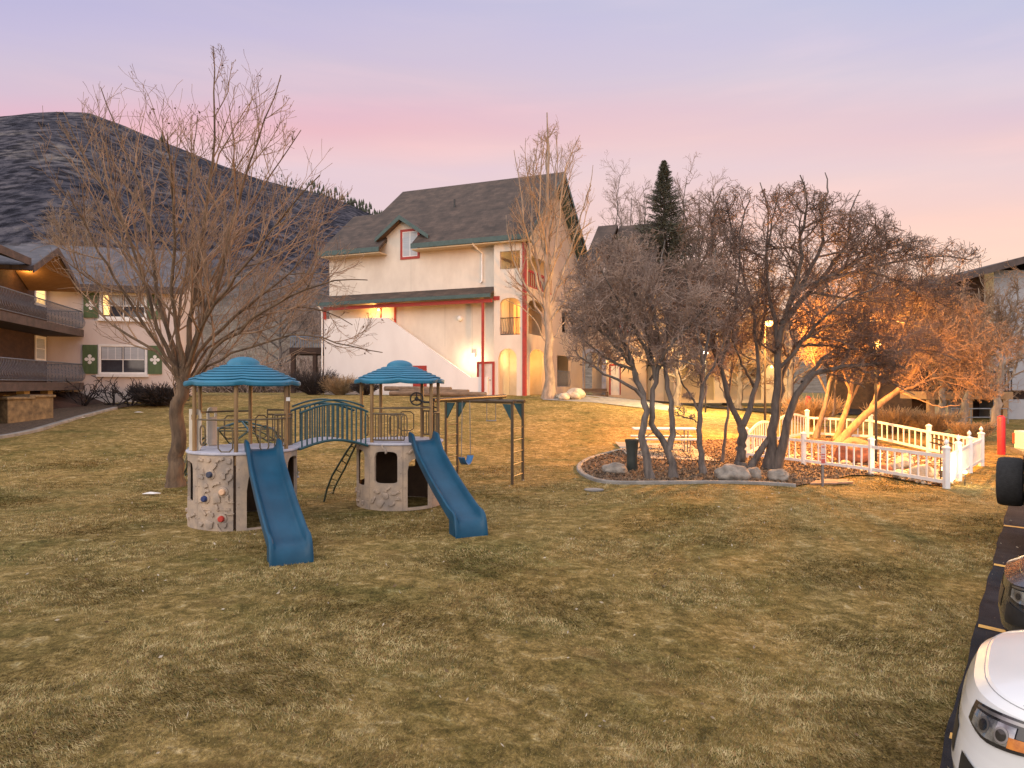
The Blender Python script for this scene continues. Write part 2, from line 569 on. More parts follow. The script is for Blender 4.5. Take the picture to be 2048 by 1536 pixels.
class Tubes:
    """batches of thin branches built with numpy into one mesh"""

    def __init__(s):
        s.v = []
        s.q = []
        s.n = 0

    def add(s, P, R, k=3):
        P = np.asarray(P, float)
        R = np.asarray(R, float)
        N, K, _ = P.shape
        if N == 0:
            return
        T = np.empty_like(P)
        T[:, 1:-1] = P[:, 2:] - P[:, :-2]
        T[:, 0] = P[:, 1] - P[:, 0]
        T[:, -1] = P[:, -1] - P[:, -2]
        T /= np.linalg.norm(T, axis=2, keepdims=True) + 1e-9
        ov = P[:, -1] - P[:, 0]
        ax = np.argmin(np.abs(ov), axis=1)
        ref = np.zeros((N, 1, 3))
        ref[np.arange(N), 0, ax] = 1
        U = np.cross(T, np.broadcast_to(ref, T.shape))
        U /= np.linalg.norm(U, axis=2, keepdims=True) + 1e-9
        Wv = np.cross(T, U)
        a = np.arange(k) * 2 * np.pi / k
        V = P[:, :, None, :] + R[:, :, None, None] * (U[:, :, None, :] * np.cos(a)[None, None, :, None] + Wv[:, :, None, :] * np.sin(a)[None, None, :, None])
        idx = np.arange(N * K * k).reshape(N, K, k) + s.n
        nx = np.roll(idx, -1, axis=2)
        Q = np.stack([idx[:, :-1], nx[:, :-1], nx[:, 1:], idx[:, 1:]], axis=-1).reshape(-1, 4)
        s.v.append(V.reshape(-1, 3))
        s.q.append(Q)
        s.n += N * K * k

    def build(s, name, m, parent=None, off=(0, 0, 0)):
        V = np.concatenate(s.v) - np.array(off)
        Q = np.concatenate(s.q)
        return npmesh(name, V, Q, m, parent, True)


def npmesh(name, V, Q, m, parent=None, sm=False):
    me = bpy.data.meshes.new(name)
    k = Q.shape[1]
    me.vertices.add(len(V))
    me.vertices.foreach_set('co', V.astype(np.float32).ravel())
    me.loops.add(Q.size)
    me.loops.foreach_set('vertex_index', Q.astype(np.int32).ravel())
    me.polygons.add(len(Q))
    me.polygons.foreach_set('loop_start', np.arange(len(Q), dtype=np.int32) * k)
    try:
        me.polygons.foreach_set('loop_total', np.full(len(Q), k, dtype=np.int32))
    except Exception:
        pass
    if sm:
        me.polygons.foreach_set('use_smooth', np.ones(len(Q), dtype=bool))
    me.update()
    me.materials.append(m)
    o = bpy.data.objects.new(name, me)
    S.collection.objects.link(o)
    o.parent = parent
    return o
# ------------------------------------------------------------------ ground


def lawn_material():
    m = bpy.data.materials.new('dormant_lawn')
    m.use_nodes = True
    t = m.node_tree
    b = t.nodes['Principled BSDF']
    b.inputs['Roughness'].default_value = .95
    b.inputs['Specular IOR Level'].default_value = .15
    geo = t.nodes.new('ShaderNodeNewGeometry')

    def noise_(scale, detail, rough, st=(1, 1, 1), dist=0.0):
        mp_ = t.nodes.new('ShaderNodeMapping')
        mp_.inputs['Scale'].default_value = st
        t.links.new(geo.outputs['Position'], mp_.inputs[0])
        n = t.nodes.new('ShaderNodeTexNoise')
        n.inputs['Scale'].default_value = scale
        n.inputs['Detail'].default_value = detail
        n.inputs['Roughness'].default_value = rough
        n.inputs['Distortion'].default_value = dist
        t.links.new(mp_.outputs[0], n.inputs['Vector'])
        return n.outputs['Fac']

    def mix(a, c, f, typ='MIX'):
        x = t.nodes.new('ShaderNodeMix')
        x.data_type = 'RGBA'
        x.blend_type = typ
        for k, v in (('A', a), ('B', c), ('Factor', f)):
            if hasattr(v, 'is_output'):
                t.links.new(v, x.inputs[k])
            else:
                x.inputs[k].default_value = v
        return x.outputs['Result']

    def rmp(f, stops):
        r = ramp_node(t, stops, 'LINEAR')
        t.links.new(f, r.inputs[0])
        return r.outputs[0]
    clump = rmp(noise_(4.6, 8, .74, (1, 1.15, 1), .6), [(.30, (.075, .058, .018, 1)), (.44, (.165, .120, .036, 1)), (.56, (.30, .215, .078, 1)), (.72, (.52, .43, .24, 1))])
    big = rmp(noise_(.55, 5, .65, (1, 1.1, 1), .3), [(.36, (.60, .68, .56, 1)), (.5, (.98, .96, .92, 1)), (.64, (1.25, 1.2, 1.22, 1))])
    col = mix(clump, big, 1.0, 'MULTIPLY')
    fine = rmp(noise_(26, 5, .75, (1, .6, 1), 1.2), [(.30, (.35, .36, .36, 1)), (.5, (1, 1, 1, 1)), (.68, (1.7, 1.68, 1.65, 1))])
    col = mix(col, fine, .9, 'MULTIPLY')
    brown = rmp(noise_(.9, 5, .7), [(.56, (0, 0, 0, 1)), (.72, (1, 1, 1, 1))])
    col = mix(col, (.16, .085, .035, 1), mix((0, 0, 0, 1), (.55, .55, .55, 1), brown))
    t.links.new(col, b.inputs['Base Color'])
    n = noise_(30, 6, .75, (1, .7, 1), 1.0)
    bp = t.nodes.new('ShaderNodeBump')
    bp.inputs['Strength'].default_value = .9
    bp.inputs['Distance'].default_value = .05
    t.links.new(n, bp.inputs['Height'])
    t.links.new(bp.outputs[0], b.inputs['Normal'])
    return m


LAWN = lawn_material()


def axis(a, b, step, far):
    core = np.arange(a, b + 1e-6, step)
    ext = np.array([15, 40, 90, 200, 450, 900.])
    e = ext[ext <= far]
    return np.concatenate([a - e[::-1], core, b + e])


gxs = axis(-45, 50, .5, 900)
gys = np.concatenate([[-400, -150, -60, -25], np.arange(-10, 62, .5), [75, 100, 160, 300, 600, 1100]])
GX, GY = np.meshgrid(gxs, gys)
GZ = ground_z(GX, GY)
GZ = GZ + .018 * np.sin(GX * 1.9 + 1.3 * np.sin(GY * 1.1)) * np.sin(GY * 2.3 + GX * .7)
nx_, ny_ = len(gxs), len(gys)
ii = np.arange(nx_ * ny_).reshape(ny_, nx_)
Q = np.stack([ii[:-1, :-1], ii[:-1, 1:], ii[1:, 1:], ii[1:, :-1]], -1).reshape(-1, 4)
tag(npmesh('lawn', np.stack([GX, GY, GZ], -1).reshape(-1, 3), Q, LAWN, None, True), kind='structure')


def mnoise_(v):
    from mathutils import noise
    return noise.noise((v, 7.7, 1.3))


def sheet(name, p, d, L, Wd, m, z_off, nl=60, nw=24, a=0.0, b=0.0):
    """strip of paving following the ground: from p along d for L, Wd wide to the right"""
    d = Vector((d[0], d[1])).normalized()
    n = Vector((d.y, -d.x))
    vs = []
    for i in range(nl + 1):
        for j in range(nw + 1):
            q = Vector(p[:2]) + d * (L * i / nl) + n * (Wd * j / nw)
            wob = (.10 * mnoise_(i * .31) + .05 * mnoise_(i * .9)) if j == 0 else 0
            q -= n * wob * a
            vs.append((q.x, q.y, gz(q.x, q.y) + z_off))
    vs = np.array(vs)
    ix = np.arange((nl + 1) * (nw + 1)).reshape(nl + 1, nw + 1)
    Qs = np.stack([ix[:-1, :-1], ix[:-1, 1:], ix[1:, 1:], ix[1:, :-1]], -1).reshape(-1, 4)
    return npmesh(name, vs, Qs[:, ::-1], m, None, True)


LD = Vector((.615, .788))           # direction of the edge between lawn and car park
LN = Vector((.788, -.615))          # into the car park
LE = Vector((4.95, 7.30))           # a point of that edge


def lot(t, w=0.0):
    q = LE + LD * t + LN * w
    return Vector((q.x, q.y, gz(q.x, q.y)))


p0 = lot(-14)
tag(sheet('parking_lot', p0, LD, 36, 20, M['asphalt'], .03, 160, 40, a=0.25), kind='structure')
STALL = 2.72
for k in range(-3, 6):
    q = lot(k * STALL, .02)
    tag(sheet('stall_marking', q, LN, 5.0, .10, M['line'], .036, 20, 1), kind='structure')
tag(sheet('driveway', (8.5, 43.0), (1, -.20), 60, 5.5, M['asphalt'], .05, 60, 12), kind='structure')

# ------------------------------------------------------------------ hill
sil = np.array([(-1200, 420), (-700, 330), (-200, 250), (0, 233), (60, 227), (110, 223), (180, 226), (235, 246), (330, 285), (430, 325), (530, 362), (640, 387), (700, 408),
                (760, 436), (850, 480), (1000, 545), (1200, 600), (1400, 628), (1700, 646), (2048, 640), (2700, 650), (3600, 660)], float)
az_s = np.arctan((sil[:, 0] - CX) / F)
tan_s = (CY - sil[:, 1]) / F * np.cos(az_s)
R0 = 820.0
azs = np.linspace(-1.02, 1.0, 420)
rs = 70 + (R0 - 70) * np.linspace(0, 1, 110) ** 1.25
rs = np.concatenate([rs, [R0 + 60, R0 + 200, R0 + 420]])
from mathutils import noise as mnoise
hv = []


def hill_h(te, r):
    # gentle foot, then a slope that steepens towards the skyline
    u = max(0, min(1, (r - 70) / (R0 - 70)))
    v = max(0, min(1, (r - 190) / (R0 - 190)))
    return (H + te * R0) * (.06 * u + .94 * v ** 1.08)


for a_ in azs:
    te = np.interp(a_, az_s, tan_s)
    top_h = H + te * R0
    for r_ in rs:
        t_ = min(1.0, (r_ - 70) / (R0 - 70))
        x_, y_ = r_ * math.sin(a_), r_ * math.cos(a_)
        hh = hill_h(te, r_) * (1 if r_ <= R0 else 1 - .35 * (r_ - R0) / 420)
        gul = mnoise.noise((a_ * 9, r_ * .0022, 3.1)) * 11 + mnoise.noise((x_ * .012, y_ * .012, 1.0)) * 5
        sm_ = mnoise.noise((x_ * .06, y_ * .06, 5.0)) * 1.0
        damp = t_ * (1 - t_) * 3.0 if t_ < 1 else 0
        hh += gul * min(1, damp) + sm_ * (min(1, t_ * 6)) * .8
        hv.append((x_, y_, hh - 3.0 * (1 - min(1, t_ * 12))))
hv = np.array(hv)
ix = np.arange(len(azs) * len(rs)).reshape(len(azs), len(rs))
Qh = np.stack([ix[:-1, :-1], ix[:-1, 1:], ix[1:, 1:], ix[1:, :-1]], -1).reshape(-1, 4)


def hill_material():
    m = bpy.data.materials.new('hazed_hill_scrub')
    m.use_nodes = True
    t = m.node_tree
    b = t.nodes['Principled BSDF']
    b.inputs['Roughness'].default_value = 1
    b.inputs['Specular IOR Level'].default_value = .05
    geo = t.nodes.new('ShaderNodeNewGeometry')

    def nz_(scale, det, st, rough=.65, dist=0.0):
        mp_ = t.nodes.new('ShaderNodeMapping')
        mp_.inputs['Scale'].default_value = st
        t.links.new(geo.outputs['Position'], mp_.inputs[0])
        n = t.nodes.new('ShaderNodeTexNoise')
        n.inputs['Scale'].default_value = scale
        n.inputs['Detail'].default_value = det
        n.inputs['Roughness'].default_value = rough
        n.inputs['Distortion'].default_value = dist
        t.links.new(mp_.outputs[0], n.inputs['Vector'])
        return n.outputs['Fac']
    r1 = ramp_node(t, [(.40, (.033, .034, .047, 1)), (.54, (.058, .056, .070, 1)), (.64, (.100, .092, .092, 1)), (.76, (.20, .175, .16, 1))], 'LINEAR')  # scrub colours with the blue of dusk haze mixed in
    t.links.new(nz_(.016, 10, (1, 1, 1), .76, 0), r1.inputs[0])
    r2 = ramp_node(t, [(.40, (.30, .30, .33, 1)), (.5, (.9, .9, .93, 1)), (.60, (1.9, 1.8, 1.65, 1))], 'LINEAR')
    vo = t.nodes.new('ShaderNodeTexVoronoi')
    vo.inputs['Scale'].default_value = .13
    vo.inputs['Randomness'].default_value = 1
    mpv = t.nodes.new('ShaderNodeMapping')
    mpv.inputs['Scale'].default_value = (1, 1, .8)
    t.links.new(geo.outputs['Position'], mpv.inputs[0])
    t.links.new(mpv.outputs[0], vo.inputs['Vector'])
    av = t.nodes.new('ShaderNodeMath')
    av.operation = 'MULTIPLY_ADD'
    av.inputs[1].default_value = .26
    t.links.new(vo.outputs['Distance'], av.inputs[0])
    sb2 = t.nodes.new('ShaderNodeMath')
    sb2.operation = 'SUBTRACT'
    sb2.inputs[1].default_value = .13
    t.links.new(nz_(.11, 8, (1, 1, 1), .75), sb2.inputs[0])
    t.links.new(sb2.outputs[0], av.inputs[2])
    t.links.new(av.outputs[0], r2.inputs[0])
    x = t.nodes.new('ShaderNodeMix')
    x.data_type = 'RGBA'
    x.blend_type = 'MULTIPLY'
    x.inputs['Factor'].default_value = 1
    t.links.new(r1.outputs[0], x.inputs['A'])
    t.links.new(r2.outputs[0], x.inputs['B'])
    sz = t.nodes.new('ShaderNodeSeparateXYZ')
    t.links.new(geo.outputs['Position'], sz.inputs[0])
    mz = t.nodes.new('ShaderNodeMapRange')
    mz.inputs['From Min'].default_value = 62
    mz.inputs['From Max'].default_value = 12
    t.links.new(sz.outputs['Z'], mz.inputs['Value'])
    r3 = ramp_node(t, [(.35, (.12, .095, .07, 1)), (.5, (.20, .16, .12, 1)), (.65, (.29, .24, .185, 1))], 'LINEAR')
    t.links.new(nz_(.22, 8, (1, 1, .6), .75), r3.inputs[0])
    x3 = t.nodes.new('ShaderNodeMix')
    x3.data_type = 'RGBA'
    t.links.new(mz.outputs['Result'], x3.inputs['Factor'])
    t.links.new(x.outputs['Result'], x3.inputs['A'])
    t.links.new(r3.outputs[0], x3.inputs['B'])
    t.links.new(x3.outputs['Result'], b.inputs['Base Color'])
    bp = t.nodes.new('ShaderNodeBump')
    bp.inputs['Strength'].default_value = 1
    bp.inputs['Distance'].default_value = 5
    t.links.new(nz_(.10, 6, (1, 1, 1), .7), bp.inputs['Height'])
    t.links.new(bp.outputs[0], b.inputs['Normal'])
    return m


tag(npmesh('hill', hv, Qh[:, ::-1], hill_material(), None, True), kind='structure')


def hill_top(px):
    a_ = math.atan((px - CX) / F)
    te = float(np.interp(a_, az_s, tan_s))
    return Vector((R0 * math.sin(a_), R0 * math.cos(a_), H + te * R0))


fb = MB()
for k in range(420):
    px_ = 470 + 330 * random.random() ** .8
    p = hill_top(px_) + Vector((random.uniform(-5, 5), -random.random() ** 2 * 60, 0))
    p.z -= (R0 - p.y / math.cos(math.atan((px_ - CX) / F))) * .25 if False else random.random() * 2 + 2
    h_ = random.uniform(3.5, 7.5) * (.35 + .6 * smooth(520, 720, px_))
    fb.lathe([(h_ * .20, 0), (h_ * .15, h_ * .35), (h_ * .17, h_ * .38), (h_ * .08, h_ * .75), (.05, h_)], 6, p, cap=False)
tag(fb.build('ridge_forest', M['needle']), kind='stuff')
p = hill_top(325)
lc = thing('conifer', 'lone dark conifer standing on the skyline of the hill', 'tree', p + Vector((0, 0, -2)))
lb = MB()
for i in range(9):
    z_ = 2 + i * 1.1
    lb.lathe([(3.4 * (1 - i / 9.5), z_), (.8, z_ + 1.6)], 9, cap=False, wob=lambda a, r: 1 + .3 * math.sin(a * 4 + r))
lb.build('crown', M['needle'], lc)
MB().tube([(0, 0, 0), (0, 0, 10)], [.5, .2], 6).build('trunk', M['bark_grey'], lc)

# ------------------------------------------------------------------ the main building
TH = math.atan2(-.38, .925)
EX = Vector((math.cos(TH), math.sin(TH), 0))
EY = Vector((-math.sin(TH), math.cos(TH), 0))
BC = Vector((.72, 38, 0))
ZB = 1.5


def loc(px, py, ly):
    """local x and height of a photo pixel on the plane local y = ly"""
    a, b = (px - CX) / F, -(py - CY) / F
    t = (ly + BC.dot(EY)) / (a * EY.x + EY.y)
    return (Vector((a * t, t, 0)) - BC).dot(EX), H + b * t


bld = thing('apartment_building', 'cream stucco apartment building with steep brown roof, gabled dormer and outside stair', 'building', (BC.x, BC.y, ZB), TH)
OFF = (0, 0, -ZB)
WY = .5      # plane of the upper wall, recessed behind the corner bay
XL = -13.55
BX = -1.88
fy = lambda y0: (lambda s, z, d: (s, y0 + d, z))
w = MB(OFF)
dw = loc(801, 461, WY)
dw2 = loc(840, 517, WY)
w.wall(fy(WY), XL, BX, 1.0, 10.9, .2, [(dw[0] + .12, dw2[0] - .12, dw2[1] + .12, dw[1], 0)] if False else [])
w.prism([(-9.3, WY + .002, 10.9), (-7.0, WY + .002, 10.9), (-7.0, WY + .002, 11.6), (-8.1, WY + .002, 12.2), (-9.3, WY + .002, 11.6)], (0, .196, 0))
w.wall(lambda s, z, d: (XL + d, s, z), WY + .2, 11.2, 1.0, 10.9, .2)                    # left end
w.wall(fy(11.0), XL + .2, -.2, 1.0, 10.4, .2)                                             # back
o1, o2, o3 = (-1.62, -.50, 1.45, 4.26, .55), (-1.51, -.30, 5.02, 7.10, .30), (-1.51, -.30, 8.72, 9.72, 0)
w.wall(fy(0), BX, 0, 1.0, 10.2, .2, [o1, o2, o3])
fx = lambda s, z, d: (-d, s, z)
w.build('wall', M['stucco'], bld)
w = MB(OFF)
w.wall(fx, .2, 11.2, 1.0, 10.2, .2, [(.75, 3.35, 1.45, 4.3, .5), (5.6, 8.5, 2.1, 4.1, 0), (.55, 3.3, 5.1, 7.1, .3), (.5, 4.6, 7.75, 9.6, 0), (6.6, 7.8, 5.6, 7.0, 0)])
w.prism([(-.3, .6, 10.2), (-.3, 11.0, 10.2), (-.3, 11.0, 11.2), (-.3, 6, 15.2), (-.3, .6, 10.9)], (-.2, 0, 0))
w.build('side_wall', M['shade_tan_stucco'], bld)  # shade on the side and gable is put into the stucco colour
w = MB(OFF)
w.wall(lambda s, z, d: (BX + d, s, z), .2, 11.0, 1.0, 10.2, .15)                          # inside wall behind the bay
for z_ in (1.44, 4.82, 7.55, 10.05):
    w.box(BX + .15, .2, z_, -.2, 11.0, z_ + .14)
w.box(BX + .15, 4.3, 1.58, -.2, 4.5, 10.05)
w.build('porch_floors', M['inner'], bld)

for px_, z0_, z1_ in ((822, 7.9, 10.0), (945, 3.6, 6.9), (890, 4.5, 6.9)):
    x_ = loc(px_, 600, WY)[0]
    MB(OFF).box(x_ - .012, WY - .003, z0_, x_ + .012, WY - .001, z1_).build('stucco_joint', M['joint'], bld)
st = MB(OFF)
sy = -.20
sp_ = [(-13.43, sy, 1.0), (-13.43, sy, 6.34), (-8.80, sy, 6.26), (-3.28, sy, 2.66), (-2.19, sy, 2.66), (-2.19, sy, 1.0)]
st.prism(sp_, (0, .18, 0))
st.box(-13.43, 0, 1.0, -13.25, WY, 6.34)
st.build('stair_wall', M['white_stucco'], bld, bevel=.015)
stp = MB(OFF)
stp.box(-13.2, 0, 5.1, -8.8, WY, 5.25)
for k in range(18):
    x_ = -8.8 + k * .30
    stp.box(x_, 0, 4.9 - k * .19, x_ + .32, WY - .003, 5.1 - k * .19)
stp.build('stair', M['concrete'], bld)

# roofs
RZ = lambda y: 10.5 + .8156 * (y + .4)
rf = MB(OFF)


def slope(pts, th=.22):
    rf.prism([(x, y, RZ(y)) for x, y in pts], (0, 0, -th))


slope([(-11.85, -.4), (-9.25, -.4), (-9.25, WY + .25), (-7.05, WY + .25), (-7.05, -.4), (.35, -.4), (.35, 6.0), (-11.5, 6.0)])
slope([(-13.75, -.4), (-11.852, -.4), (-11.644, 3.4), (-13.75, 3.4)])
rf.prism([(.35, 6.0, RZ(6)), (-11.5, 6.0, RZ(6)), (-11.5, 12.4, 10.5), (.35, 12.4, 10.5)], (0, 0, -.22))
rf.prism([(-11.86, 3.4, RZ(3.4)), (-13.75, 3.4, RZ(3.4)), (-13.75, 12.0, 9.2), (-11.86, 12.0, 9.2)], (0, 0, -.22))
rf.prism([(-11.6, .8, 10.9), (-11.6, 6.0, 15.5), (-11.6, 11.5, 11)], (.1, 0, 0))
rf.build('roof', M['roof'], bld)
rk = MB(OFF)
rk.prism([(.352, -.42, RZ(-.42) - .26), (.352, 6, RZ(6) - .26), (.352, 6, RZ(6) + .02), (.352, -.42, RZ(-.42) + .02)], (.05, 0, 0))
rk.prism([(.352, 12.4, 10.2), (.352, 6, RZ(6) - .30), (.352, 6, RZ(6) + .02), (.352, 12.4, 10.5)], (.05, 0, 0))
rk.prism([(-.28, 6.2, 15.0), (-.28, 12.2, 10.05), (.34, 12.2, 10.05), (.34, 6.2, 15.0)], (0, .0, -.12))
for a, b in ((-13.75, -9.25), (-7.05, .35)):
    rk.box(a, -.46, 10.24, b, -.402, 10.52)
rk.build('fascia', M['green_trim'], bld)
sf = MB(OFF)
for a, b in ((XL, -9.27), (-7.03, .3)):
    sf.box(a, -.39, 10.16, b, WY - .003, 10.22)
sf.build('soffit', mat('eave_board', (.55, .44, .30), (.46, .36, .24), scale=4, rough=.8), bld)
vp = loc(909, 412, 3.2)
MB(OFF).tube([(vp[0], 3.2, RZ(3.2) - .1), (vp[0], 3.2, RZ(3.2) + .5)], .06, 8).build('vent_pipe', M['black'], bld)

# dormer
dm = MB(OFF)
ax_, az_ = -8.08, 12.38
for sx_, ex_, ez_ in ((-1, -9.75, 11.12), (1, -6.15, 11.05)):
    dm.prism([(ax_, .0, az_), (ex_, .0, ez_), (ex_, 1.1, ez_), (ax_, 2.4, az_)], (0, 0, -.16))
dr = dm.build('dormer_roof', M['roof'], bld)
dt = MB(OFF)
dt.prism([(ax_, -.05, az_ + .02), (-9.80, -.05, 11.13), (-9.80, -.05, 10.90), (ax_, -.05, az_ - .25)], (0, .045, 0))
dt.prism([(ax_, -.05, az_ + .02), (-6.10, -.05, 11.06), (-6.10, -.05, 10.83), (ax_, -.05, az_ - .25)], (0, .045, 0))
dt.build('dormer_fascia', M['green_trim'], bld)


def window(parent, x0, z0, x1, z1, y, frame_m, pane_m, off=OFF, rim=.09, mull=1, fn=None, pr=.05, cross=0):
    """framed window on a wall plane; fn(s, z, d) maps to local space, d negative is outward"""
    fn = fn or fy(y)
    f = MB(off)

    def bx(a, b, c, d, d0, d1):
        ps = [fn(s_, z_, q) for q in (d0, d1) for z_ in (b, d) for s_ in (a, c)]
        f.add([ps[0], ps[1], ps[3], ps[2], ps[4], ps[5], ps[7], ps[6]], [(0, 1, 2, 3), (7, 6, 5, 4), (0, 4, 5, 1), (1, 5, 6, 2), (2, 6, 7, 3), (3, 7, 4, 0)])
    bx(x0 - rim, z0 - rim, x0, z1 + rim, -pr, -.003)
    bx(x1, z0 - rim, x1 + rim, z1 + rim, -pr, -.003)
    bx(x0, z1, x1, z1 + rim, -pr, -.003)
    bx(x0, z0 - rim, x1, z0, -pr, -.003)
    fr = f.build('window', frame_m, parent)
    g = MB(off)
    f2 = f
    f = g
    bx(x0, z0, x1, z1, -.018, -.004)
    g.build('pane', pane_m, fr)
    sash = MB(off)
    f = sash
    e = .035
    bx(x0, z0, x0 + e, z1, -.03, -.02)
    bx(x1 - e, z0, x1, z1, -.03, -.02)
    bx(x0 + e, z1 - e, x1 - e, z1, -.03, -.02)
    bx(x0 + e, z0, x1 - e, z0 + e, -.03, -.02)
    for k in range(1, mull + 1):
        xm = x0 + (x1 - x0) * k / (mull + 1)
        bx(xm - e / 2, z0 + e, xm + e / 2, z1 - e, -.031, -.021)
    for k in range(1, cross + 1):
        zm = z0 + (z1 - z0) * k / (cross + 1)
        bx(x0 + e, zm - e / 2, x1 - e, zm + e / 2, -.0295, -.0195)
    sash.build('sash', M['white'], fr)
    return fr


window(bld, dw[0] + .16, dw2[1] + .16, dw2[0] - .16, dw[1] - .12, WY, M['red'], M['blind'], rim=.15, mull=1)

# pent roof over the stair, its red beam, posts, lights
pr_ = MB(OFF)
pr_.prism([(-13.6, -.55, 7.28), (BX - .003, -.55, 7.28), (BX - .003, WY - .003, 7.86), (-13.6, WY - .003, 7.86)], (0, 0, -.10))
pr_.build('pent_roof', M['roof'], bld)
MB(OFF).box(-13.64, -.66, 7.12, BX + .05, -.553, 7.32).build('gutter', M['green_trim'], bld)
rb = MB(OFF)
rb.box(-13.35, -.36, 6.86, BX - .003, -.22, 7.06)
for x_, zb_ in ((-2.44, 1.5), (-13.30, 6.3)):
    rb.box(x_ - .06, -.36, zb_, x_ + .06, -.222, 6.86)
rb.box(-.14, -.06, 1.5, .05, -.003, 10.15)
rb.box(.003, -.003, 1.5, .05, .16, 10.15)
rb.box(BX - .02, -.05, 7.0, BX + .35, -.003, 7.22)
rb.build('red_trim', M['red'], bld)
ds = MB(OFF)
d1_, d2_ = loc(957, 485, WY - .1), loc(965, 560, WY - .1)
ds.tube([(d1_[0], -.42, 10.3), (d1_[0] + .02, -.3, 10.15), (d2_[0] - .05, WY - .07, 9.8), (d2_[0] - .05, WY - .07, 8.2), (d2_[0] - .15, WY - .1, 8.1)], .05, 8)
ds.build('downspout', M['white'], bld)
ds = MB(OFF)
ds.tube([(-13.62, -.58, 7.14), (-13.5, -.45, 6.95), (-13.5, -.3, 6.7), (-13.5, -.3, 1.6)], .045, 8)
ds.build('downspout', M['white'], bld)
# doors
for (xa, xb, zt, zb_, y_) in ((-9.62, -8.72, 7.05, 5.25, WY), (-2.78, -1.95, 3.42, 1.5, -.02)):
    d = MB(OFF).box(xa, y_ - .05, zb_, xb, y_ - .003, zt).build('door', M['door'], bld)
    f = MB(OFF)
    f.box(xa - .12, y_ - .09, zb_, xa - .002, y_ - .004, zt + .12)
    f.box(xb + .002, y_ - .09, zb_, xb + .12, y_ - .004, zt + .12)
    f.box(xa - .002, y_ - .09, zt + .002, xb + .002, y_ - .004, zt + .12)
    f.build('frame', M['red'], d)
    MB(OFF).ball((xb - .12, y_ - .09, zb_ + 1.0), .045).build('handle', M['rim'], d)
dd = MB(OFF).box(-7.0, sy - .04, 1.3, -6.1, sy - .003, 3.35).build('door', M['red'], bld)
tag(dd, 'red low door in the stair wall')
# wall lamps
lr = loc(921, 637, WY)
MB(OFF).ball((lr[0], WY - .06, lr[1]), .16).build('globe_lamp', M['white'], bld)
l2 = loc(948, 716, WY)
lm = MB(OFF).box(l2[0] - .1, WY - .14, l2[1] + .02, l2[0] + .1, WY - .003, l2[1] + .28).build('flood_lamp', M['white'], bld)
MB(OFF).box(l2[0] - .08, WY - .13, l2[1] - .03, l2[0] + .08, WY - .02, l2[1] + .018).build('bulb', BULB_WHITE, lm)
point_light('flood_light', (l2[0], WY - .34, l2[1] - .12 - ZB), 130, (1, .72, .38), .07, bld)
l1 = loc(760, 618, WY)
lm = MB(OFF).lathe([(.05, .22), (.13, .05), (.13, .0)], 12, (l1[0], WY - .16, l1[1])).build('porch_lamp', M['iron'], bld)
MB(OFF).ball((l1[0], WY - .16, l1[1] - .06), .075).build('bulb', BULB, lm)
point_light('porch_light', (l1[0], WY - .24, l1[1] - .2 - ZB), 260, (1, .50, .13), .06, bld)

# inside of the bay: lit doorways and rails
inn = MB(OFF)
inn.box(BX + .16, 1.9, 1.585, -.9, 1.97, 4.80)
inn.box(BX + .16, 1.9, 4.97, -.9, 1.97, 7.53)
inn.build('porch_back_wall', M['inner'], bld)
dlit = MB(OFF).box(-1.42, 1.80, 5.0, -.98, 1.895, 6.95).build('lit_door', LIT_ORANGE, bld)
MB(OFF).box(-1.22, 1.77, 5.0, -1.18, 1.798, 6.95).build('mullion', M['iron'], dlit)
point_light('porch_light', (-1.45, 1.2, 3.75 - ZB), 70, (1, .62, .26), .07, bld)
point_light('porch_light', (-.9, 2.9, 3.7 - ZB), 120, (1, .55, .16), .07, bld)
point_light('porch_light', (-.9, 1.2, 6.9 - ZB), 24, (1, .50, .16), .07, bld)
point_light('porch_light', (-.9, 7, 3.9 - ZB), 50, (1, .62, .3), .07, bld)


def belly_rail(parent, fn, s0, s1, z0, z1, m, n, name='railing', off=(0, 0, 0), belly=.10, r=.014):
    """iron railing with bellied pickets; d negative bulges outward"""
    b = MB(off)
    b.tube([fn(s0, z1, 0), fn(s1, z1, 0)], .026, 6)
    b.tube([fn(s0, z0, 0), fn(s1, z0, 0)], .022, 6)
    for k in range(n + 1):
        s = s0 + (s1 - s0) * k / n
        hh = z1 - z0
        b.tube([fn(s, z0, 0), fn(s, z0 + .16 * hh, -belly * .75), fn(s, z0 + .36 * hh, -belly), fn(s, z0 + .6 * hh, -belly * .35), fn(s, z0 + .85 * hh, 0), fn(s, z1, 0)], r, 5, caps=False)
    return b.build(name, m, parent, True)


belly_rail(bld, fy(.1), -1.51, -.30, 5.06, 5.98, M['iron'], 12, off=OFF)
belly_rail(bld, lambda s, z, d: (-.1 - d, s, z), 5.65, 8.45, 2.12, 3.1, M['railblue'], 14, off=OFF)
rr = MB(OFF)
rr.box(-.12, .5, 7.72, -.04, 4.6, 7.84)
rr.box(-.12, .5, 8.62, -.04, 4.6, 8.74)
for k in range(12):
    y_ = .7 + k * .33
    rr.box(-.10, y_, 7.84, -.06, y_ + .05, 8.62)
rr.build('railing', M['red'], bld)

